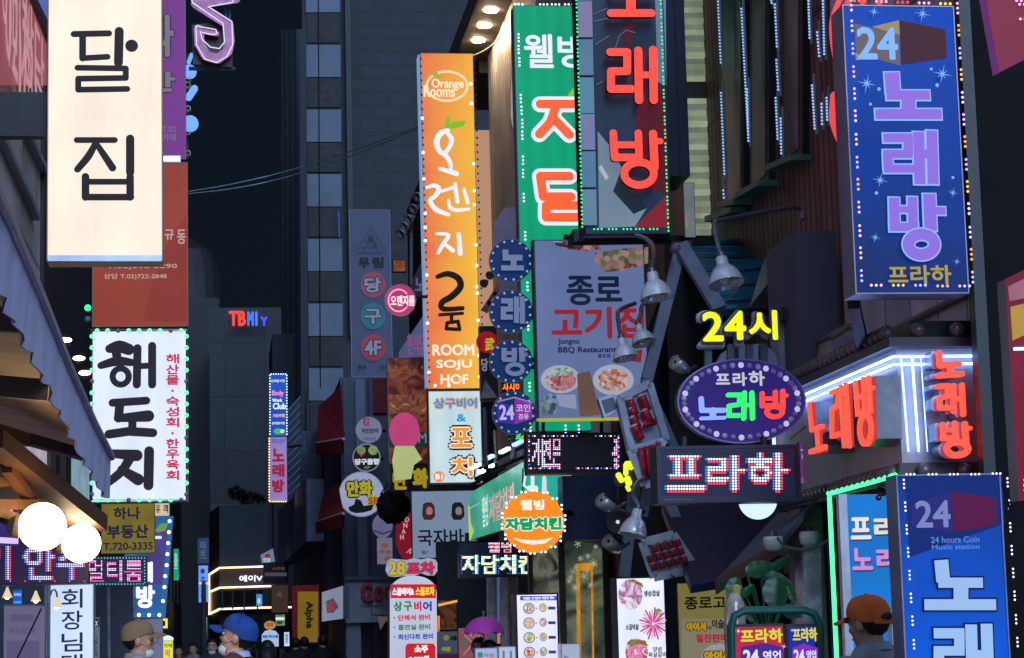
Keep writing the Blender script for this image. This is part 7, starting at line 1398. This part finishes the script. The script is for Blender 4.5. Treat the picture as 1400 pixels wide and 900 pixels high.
# ================================================================== PEOPLE
def capsule_mesh(p0, r0, p1, r1, n=16):
    m = MB(); d = Vector(p1) - Vector(p0); L = d.length; prof = []
    for i in range(5): t = math.pi / 2 * (1 - i / 4); prof.append((-r0 * math.sin(t), r0 * math.cos(t)))
    for i in range(5): t = math.pi / 2 * i / 4; prof.append((L + r1 * math.sin(t), r1 * math.cos(t)))
    m.lathe(p0, d, prof, None, n); return m
def person(px, py, Y, face, label, height=1.73, build=1.0, shirt='#6a7078', pants='#22242c', skin='#c89878', hair='#15110f', hairlen=.0, cap=None, mask=False, head_turn=0, tilt=0, collar=None, group='people in the street', vox=.011, strap=False, backstrap=False):
    """face: heading in degrees, 0 looks away up the street, 180 looks at the camera, -90 looks right"""
    top = P(px, py, Y); H = top.z; s = H / 1.72 if cap else H / 1.705
    base = Vector((top.x, top.y, 0)); root = thing('person', base, label, 'person', group)
    R = Matrix.Rotation(math.radians(face), 3, 'Z'); HT = Matrix.Rotation(math.radians(face + head_turn), 3, 'Z')
    prim = []     # (kind, data, tag)
    def cap_(a, ra, b_, rb, tg): prim.append(('c', Vector(a) * s, ra * s * build, Vector(b_) * s, rb * s * build, tg))
    def ell(c, r, tg, hd=False): prim.append(('e', Vector(c) * s, Vector(r) * s, tg, hd))
    for sd_ in (-1, 1):
        cap_((.10 * sd_, 0, .90), .088, (.105 * sd_, .02, .50), .062, 'pants'); cap_((.105 * sd_, .02, .50), .062, (.11 * sd_, -.02, .09), .043, 'pants'); cap_((.11 * sd_, -.04, .05), .045, (.12 * sd_, .14, .035), .035, 'shoe')
        cap_((.175 * sd_, -.01, 1.40), .062, (.225 * sd_, -.03, 1.13), .048, 'shirt'); cap_((.225 * sd_, -.03, 1.13), .044, (.235 * sd_, .06, .90), .032, 'skin')
        h0 = Vector((.235 * sd_, .075, .86)); cap_(h0 + Vector((0, 0, .03)), .032, h0 + Vector((0, .02, -.05)), .03, 'skin')
        for f, (dx, L) in enumerate(((-.022, .062), (-.008, .072), (.007, .068), (.02, .054))): cap_(h0 + Vector((.004 * sd_, dx + .02, -.06)), .0105, h0 + Vector((.0 * sd_, dx + .035, -.06 - L)), .009, 'skin')
        cap_(h0 + Vector((-.01 * sd_, .035, -.01)), .012, h0 + Vector((-.02 * sd_, .06, -.06)), .010, 'skin')
    cap_((-.07, 0, .93), .105, (.07, 0, .93), .105, 'pants'); cap_((-.07, 0, 1.02), .105, (.07, 0, 1.02), .105, 'shirt'); cap_((-.085, .0, 1.2), .11, (.085, .0, 1.2), .11, 'shirt'); cap_((-.12, -.01, 1.36), .092, (.12, -.01, 1.36), .092, 'shirt'); cap_((-.06, -.015, 1.44), .07, (.06, -.015, 1.44), .07, 'shirt'); cap_((0, -.015, 1.1), .13, (0, -.015, 1.3), .13, 'shirt')
    cap_((0, -.02, 1.42), .06, (0, .008, 1.52), .054, 'skin')
    hz = 1.585
    ell((0, .0, hz + .03), (.074, .092, .088), 'skin', True); ell((0, .025, hz - .035), (.057, .068, .075), 'skin', True); ell((0, .063, hz - .082), (.026, .024, .022), 'skin', True)
    ell((0, .098, hz - .012), (.013, .017, .014), 'skin', True); ell((0, .088, hz + .01), (.010, .014, .024), 'skin', True); ell((0, .085, hz + .036), (.045, .016, .010), 'skin', True); ell((0, .083, hz - .046), (.022, .012, .009), 'skin', True)
    for sd_ in (-1, 1): ell((.076 * sd_, -.008, hz + .0), (.010, .020, .032), 'skin', True); ell((.042 * sd_, .062, hz - .01), (.022, .02, .02), 'skin', True)
    vs, fs = [], []
    def tf(v, hd):
        if hd:
            c = Vector((0, .0, 1.5 * s)); v = v - c; v = Matrix.Rotation(math.radians(tilt), 3, 'X') @ v; v = Matrix.Rotation(math.radians(head_turn), 3, 'Z') @ v; return R @ (v + c)
        return R @ v
    tot = MB()
    for q in prim:
        if q[0] == 'c': m = capsule_mesh(q[1], q[2], q[3], q[4]); hd = False
        else:
            m = MB(); m.ball((0, 0, 0), 1.0, None, 20, 14); m.v = [Vector((v.x * q[2].x, v.y * q[2].y, v.z * q[2].z)) + q[1] for v in m.v]; hd = q[4]
        n = len(tot.v); tot.v += [tf(v, hd) for v in m.v]; tot.f += [tuple(i + n for i in f) for f in m.f]
    me = bpy.data.meshes.new('body'); me.from_pydata([tuple(v) for v in tot.v], [], tot.f); me.update()
    o = bpy.data.objects.new('body', me); COL.objects.link(o)
    bmx = bmesh.new(); bmx.from_mesh(me); bmesh.ops.holes_fill(bmx, edges=bmx.edges); bmesh.ops.recalc_face_normals(bmx, faces=bmx.faces); bmx.to_mesh(me); bmx.free()
    md = o.modifiers.new('r', 'REMESH'); md.mode = 'VOXEL'; md.voxel_size = vox * s; sm = o.modifiers.new('s', 'SMOOTH'); sm.iterations = 4; sm.factor = .5
    dg = bpy.context.evaluated_depsgraph_get(); nm = bpy.data.meshes.new_from_object(o.evaluated_get(dg)); o.modifiers.clear(); o.data = nm; bpy.data.meshes.remove(me); nm.name = 'body'
    C = np.array([p.center[:] for p in nm.polygons]); best = np.full(len(C), 1e9); tagi = np.zeros(len(C), int); tags = ['skin', 'shirt', 'pants', 'shoe']
    for q in prim:
        if q[0] == 'c':
            a, b_ = np.array(tf(q[1], False)), np.array(tf(q[3], False)); ab = b_ - a; t = np.clip(((C - a) @ ab) / (ab @ ab), 0, 1); d = np.linalg.norm(C - a - t[:, None] * ab, axis=1) - (q[2] + (q[4] - q[2]) * t); tg = q[5]
        else: c = np.array(tf(q[1], True)); d = (np.linalg.norm((C - c) / np.array(q[2]), axis=1) - 1) * min(q[2]); tg = q[3]
        up = d < best; best[up] = d[up]; tagi[up] = tags.index(tg)
    for mt in (pr(skin, .5, 0, .06, 12), pr(shirt, .75, 0, .12, 10), pr(pants, .8, 0, .15, 10), pr('#d8d8d8', .5)): nm.materials.append(mt)
    nm.polygons.foreach_set('material_index', tagi.tolist()); nm.polygons.foreach_set('use_smooth', [True] * len(nm.polygons)); o.parent = root; LOC[o.name] = base
    def hd(v): return base + tf(Vector(v) * s, True)
    def hpart(name, m, mat=None, smooth=True): m.v = [hd(v) for v in m.v]; return m.build(name, root, smooth)
    for sd_ in (-1, 1):
        m = MB(); m.ball((.031 * sd_, .082, hz + .016), 1, pr('#f0ece8', .3, 0, 0), 10, 8, (.014, .010, .008)); e = hpart('eye', m); m = MB(); m.ball((.031 * sd_, .0895, hz + .016), .0055, pr('#1a1210', .2, 0, 0), 8, 6); hpart('pupil', m)
        m = MB(); m.tube([(.012 * sd_, .099, hz + .037), (.03 * sd_, .099, hz + .042), (.05 * sd_, .085, hz + .038)], .004, pr(hair, .8), 6); hpart('eyebrow', m)
    m = MB(); m.tube([(-.02, .092, hz - .046), (0, .097, hz - .047), (.02, .092, hz - .046)], .005, pr('#a05a50', .5), 6); hpart('mouth', m)
    HM = pr(hair, .55, 0, .3, 40, .5)
    m = MB(); m.ball((0, -.012, hz + .034), 1, HM, 26, 16, (.080, .092, .09) if cap else (.084, .098, .094)); rng = random.Random(int(px))
    keep = []
    for f in m.f:
        c = sum((m.v[i] for i in f), Vector()) / len(f); front = c.y > .045; low = c.z < hz + (.068 if front else (-.055 if c.y < -.03 else (-.01 if c.y < .0 else .03)))
        if not low and not (cap and c.z > hz + .04): keep.append(f)
    m.f = keep; m.mi = [0] * len(keep); m.v = [v + (v - Vector((0, 0, hz))).normalized() * rng.uniform(-.002, .004) for v in m.v]
    hpart('hair', m)
    if hairlen:
        m = MB()
        for i in range(22):
            a = math.pi * (1.08 + .84 * i / 21) if True else 0
            x, y = .082 * math.cos(a), .085 * math.sin(a) - .008; m.tube([(x, y, hz + .05), (x * 1.12, y * 1.15 - .01, hz - .06), (x * 1.2, y * 1.1 - .02, hz - .06 - hairlen * .6), (x * 1.05, y - .02, hz - .06 - hairlen)], [.02, .022, .02, .008], HM, 6)
        hpart('long_hair', m)
    if cap:
        CM = pr(cap, .8, 0, .12, 14, .2, .15)
        m = MB(); m.ball((0, -.004, hz + .045), 1, CM, 36, 14, (.087, .106, .088), 0, math.pi * .55); rr_ = random.Random(4); m.v = [v + Vector((0, 0, (.014 if v.y > 0 else -.026 * max(0, min(1, (hz + .085 - v.z) / .05))) * min(1, abs(v.y) / .05))) + (v - Vector((0, 0, hz))).normalized() * rr_.uniform(-.0012, .0012) for v in m.v]
        if backstrap: pass
        hpart('cap_crown', m)
        m = MB(); n = 14; rows = []
        for j in range(6):
            t = j / 5; row = []
            for i in range(n + 1):
                a = math.pi * (.1 + .8 * i / n); rr = 1 + t * .78; x = .086 * math.cos(a) * (1 + .10 * t); y = .045 + (.06 * math.sin(a)) + .078 * t * (math.sin(a) ** .7); row.append((x, y, hz + .058 - .012 * t - .03 * (x / .086) ** 2 * (1 - .2 * t)))
            rows.append(row)
        for j in range(5):
            for i in range(n): v = [Vector(rows[j][i]), Vector(rows[j][i + 1]), Vector(rows[j + 1][i + 1]), Vector(rows[j + 1][i])]; m.face(v, CM); m.face([x + Vector((0, 0, -.005)) for x in v][::-1], CM)
        hpart('cap_brim', m); m = MB(); m.ball((0, -.004, hz + .134), .008, CM, 10, 6); hpart('cap_button', m)
        if backstrap:
            m = MB(); m.ball((0, -.1035, hz + .024), 1, pr('#120d0c', .8), 16, 10, (.034, .0085, .02)); hpart('cap_opening', m); m = MB(); m.tube([(-.06, -.086, hz + .0), (-.03, -.106, hz - .004), (0, -.110, hz - .005), (.03, -.106, hz - .004), (.06, -.086, hz + .0)], .007, CM, 6); hpart('cap_strap', m)
            m = MB(); m.tube([(-.034, -.099, hz + .02), (-.022, -.108, hz + .038), (0, -.109, hz + .046), (.022, -.108, hz + .038), (.034, -.099, hz + .02)], .005, pr('#c8683a', .8), 6); hpart('cap_stitching', m)
        else:
            m = MB(); 
            for a in range(6): m.tube([(.0875 * math.cos(a * math.pi / 3) * math.sin(t), .1065 * math.sin(a * math.pi / 3) * math.sin(t) - .004, hz + .045 + .0885 * math.cos(t) + (.012 if math.sin(a * math.pi / 3) > 0 else 0)) for t in (.1, .5, .9, 1.3)], .0018, CM, 4)
            hpart('cap_seam', m)
    if mask:
        m = MB(); m.ball((0, .046, hz - .075), 1, pr('#dfe4ea', .7, 0, .05), 20, 12, (.052, .06, .04)); keep = [f for f in m.f if all(m.v[i].y > .045 for i in f)]; m.f = keep; m.mi = [0] * len(keep); hpart('face_mask', m)
        for sd_ in (-1, 1): m = MB(); m.tube([(.05 * sd_, .07, hz - .04), (.074 * sd_, .01, hz - .005), (.078 * sd_, -.02, hz + .01)], .0025, pr('#e8ecf2', .6), 5); hpart('mask_loop', m)
    if collar:
        m = MB(); m.v = []; 
        m.lathe((0, -.012, 1.475), (0, .1, 1), [(0, .075), (.02, .072), (.035, .064), (.03, .058)], pr(collar, .8), 20); m.v = [base + R @ (Vector(v) * s) for v in m.v]; m.build('collar', root, True)
    if strap:
        m = MB(); m.tube([(.115, -.105, 1.1), (.135, -.085, 1.36), (.115, -.01, 1.47), (.11, .08, 1.38), (.11, .10, 1.1)], .014, pr('#2a2c36', .6), 6); m.v = [base + R @ (Vector(v) * s) for v in m.v]; m.build('bag_strap', root, True)
    return root
person(188, 848, 14.6, -80, 'man in a tan cap with his mask pulled to his chin, facing right', cap='#9c7c5c', shirt='#a8a0a0', mask=True, skin='#d8987a', collar='#b4aaa6', strap=True, vox=.009)
person(322, 840, 12.9, 62, 'man in a royal blue cap and brown jacket, seen from behind his left side', cap='#2a4a94', shirt='#5a3a34', mask=True, skin='#d8a080', collar='#b8c4dc', vox=.009, head_turn=8, tilt=12)
person(1190, 812, 9.4, 30, 'man in an orange cap and grey shirt seen from behind', cap='#c8622c', shirt='#7c848e', skin='#a87a68', backstrap=True, vox=.009, collar='#8c949e', tilt=-8)
person(290, 874, 32, 175, 'woman with dark hair and a white mask walking towards the camera behind the blue cap', shirt='#303a50', mask=True, vox=.014)
person(365, 876, 24, 10, 'woman with long black hair seen from behind, right of the blue cap', hairlen=.3, shirt='#23242c', hair='#0c0a0b', vox=.014)
person(335, 874, 18, 20, 'person in a pale blue top half hidden by the blue capped man', shirt='#8aa2cc', vox=.014)
person(404, 872, 38, 0, 'person with short black hair under the mustard shop board, left of a pair', shirt='#1d1e24', vox=.014)
person(416, 871, 39, 5, 'person with short black hair under the mustard shop board, right of a pair', shirt='#26222a', vox=.014)
person(441, 868, 36, 15, 'dark haired person in black standing below the grey corner shop', shirt='#15161a', vox=.014)
person(655, 872, 20.2, 160, 'dark haired person under the left half of the magenta umbrella', shirt='#3a3038', vox=.014)
person(668, 876, 20.0, 20, 'dark haired person under the right half of the magenta umbrella', shirt='#2a2c36', vox=.014)
person(264, 880, 40, 170, 'person in a pale shirt far down the street, left of the masked woman', shirt='#8a8088', vox=.014)
person(244, 884, 42, 175, 'person in dark red far down the street at the left', shirt='#4a2028', vox=.014)
# night trees far down the street
def tree(px, ptop, pbot, Y, r, label, seed, n=1400):
    c = P(px, (ptop + pbot) / 2, Y); base = Vector((c.x, c.y, 0)); g = thing('street_tree', base, label, 'tree', 'trees at the end of the street'); rng = random.Random(seed); k = Y / F
    BK = pr('#1c1612', .8); zt = P(px, ptop, Y).z; zb = P(px, pbot, Y).z
    m = MB(); m.tube([base, base + Vector((.05, 0, zb * .6)), Vector((c.x, c.y, (zb + zt) / 2))], [.25, .18, .07], BK, 8)
    for i in range(7):
        a = rng.uniform(0, 6.28); z0 = zb + (zt - zb) * rng.uniform(-.1, .4); m.tube([Vector((c.x, c.y, z0)), Vector((c.x + math.cos(a) * r * k * .5, c.y + math.sin(a) * r * k * .5, z0 + r * k * .3)), Vector((c.x + math.cos(a) * r * k * .9, c.y + math.sin(a) * r * k * .9, z0 + r * k * .35))], [.08, .05, .02], BK, 5)
    m.build('trunk', g)
    LFM = [pr('#1a2a1c', .6, 0, .3, 4), pr('#101c16', .6, 0, .3, 4)]; m = MB(); blobs = [(c + Vector((rng.uniform(-1, 1) * r * k * .75, rng.uniform(-1, 1) * r * k * .75, rng.uniform(-.5, .5) * (zt - zb))), rng.uniform(.25, .5) * r * k) for _ in range(16)]
    for i in range(n):
        b_, rr = rng.choice(blobs); d = Vector((rng.gauss(0, 1), rng.gauss(0, 1), rng.gauss(0, .7))).normalized() * rr * rng.uniform(.5, 1); p = b_ + d; u = Vector((rng.gauss(0, 1), rng.gauss(0, 1), rng.gauss(0, 1))).normalized(); v = u.cross(d).normalized(); sz = rng.uniform(.12, .25)
        m.face([p - u * sz, p + v * sz * .5, p + u * sz, p - v * sz * .5], LFM[i % 2])
    m.build('crown', g)
tree(340, 672, 770, 90, 30, 'dark leafy tree in front of the plain grey office block', 3); tree(372, 700, 780, 86, 20, 'dark tree standing right of the larger one by the office block', 8)
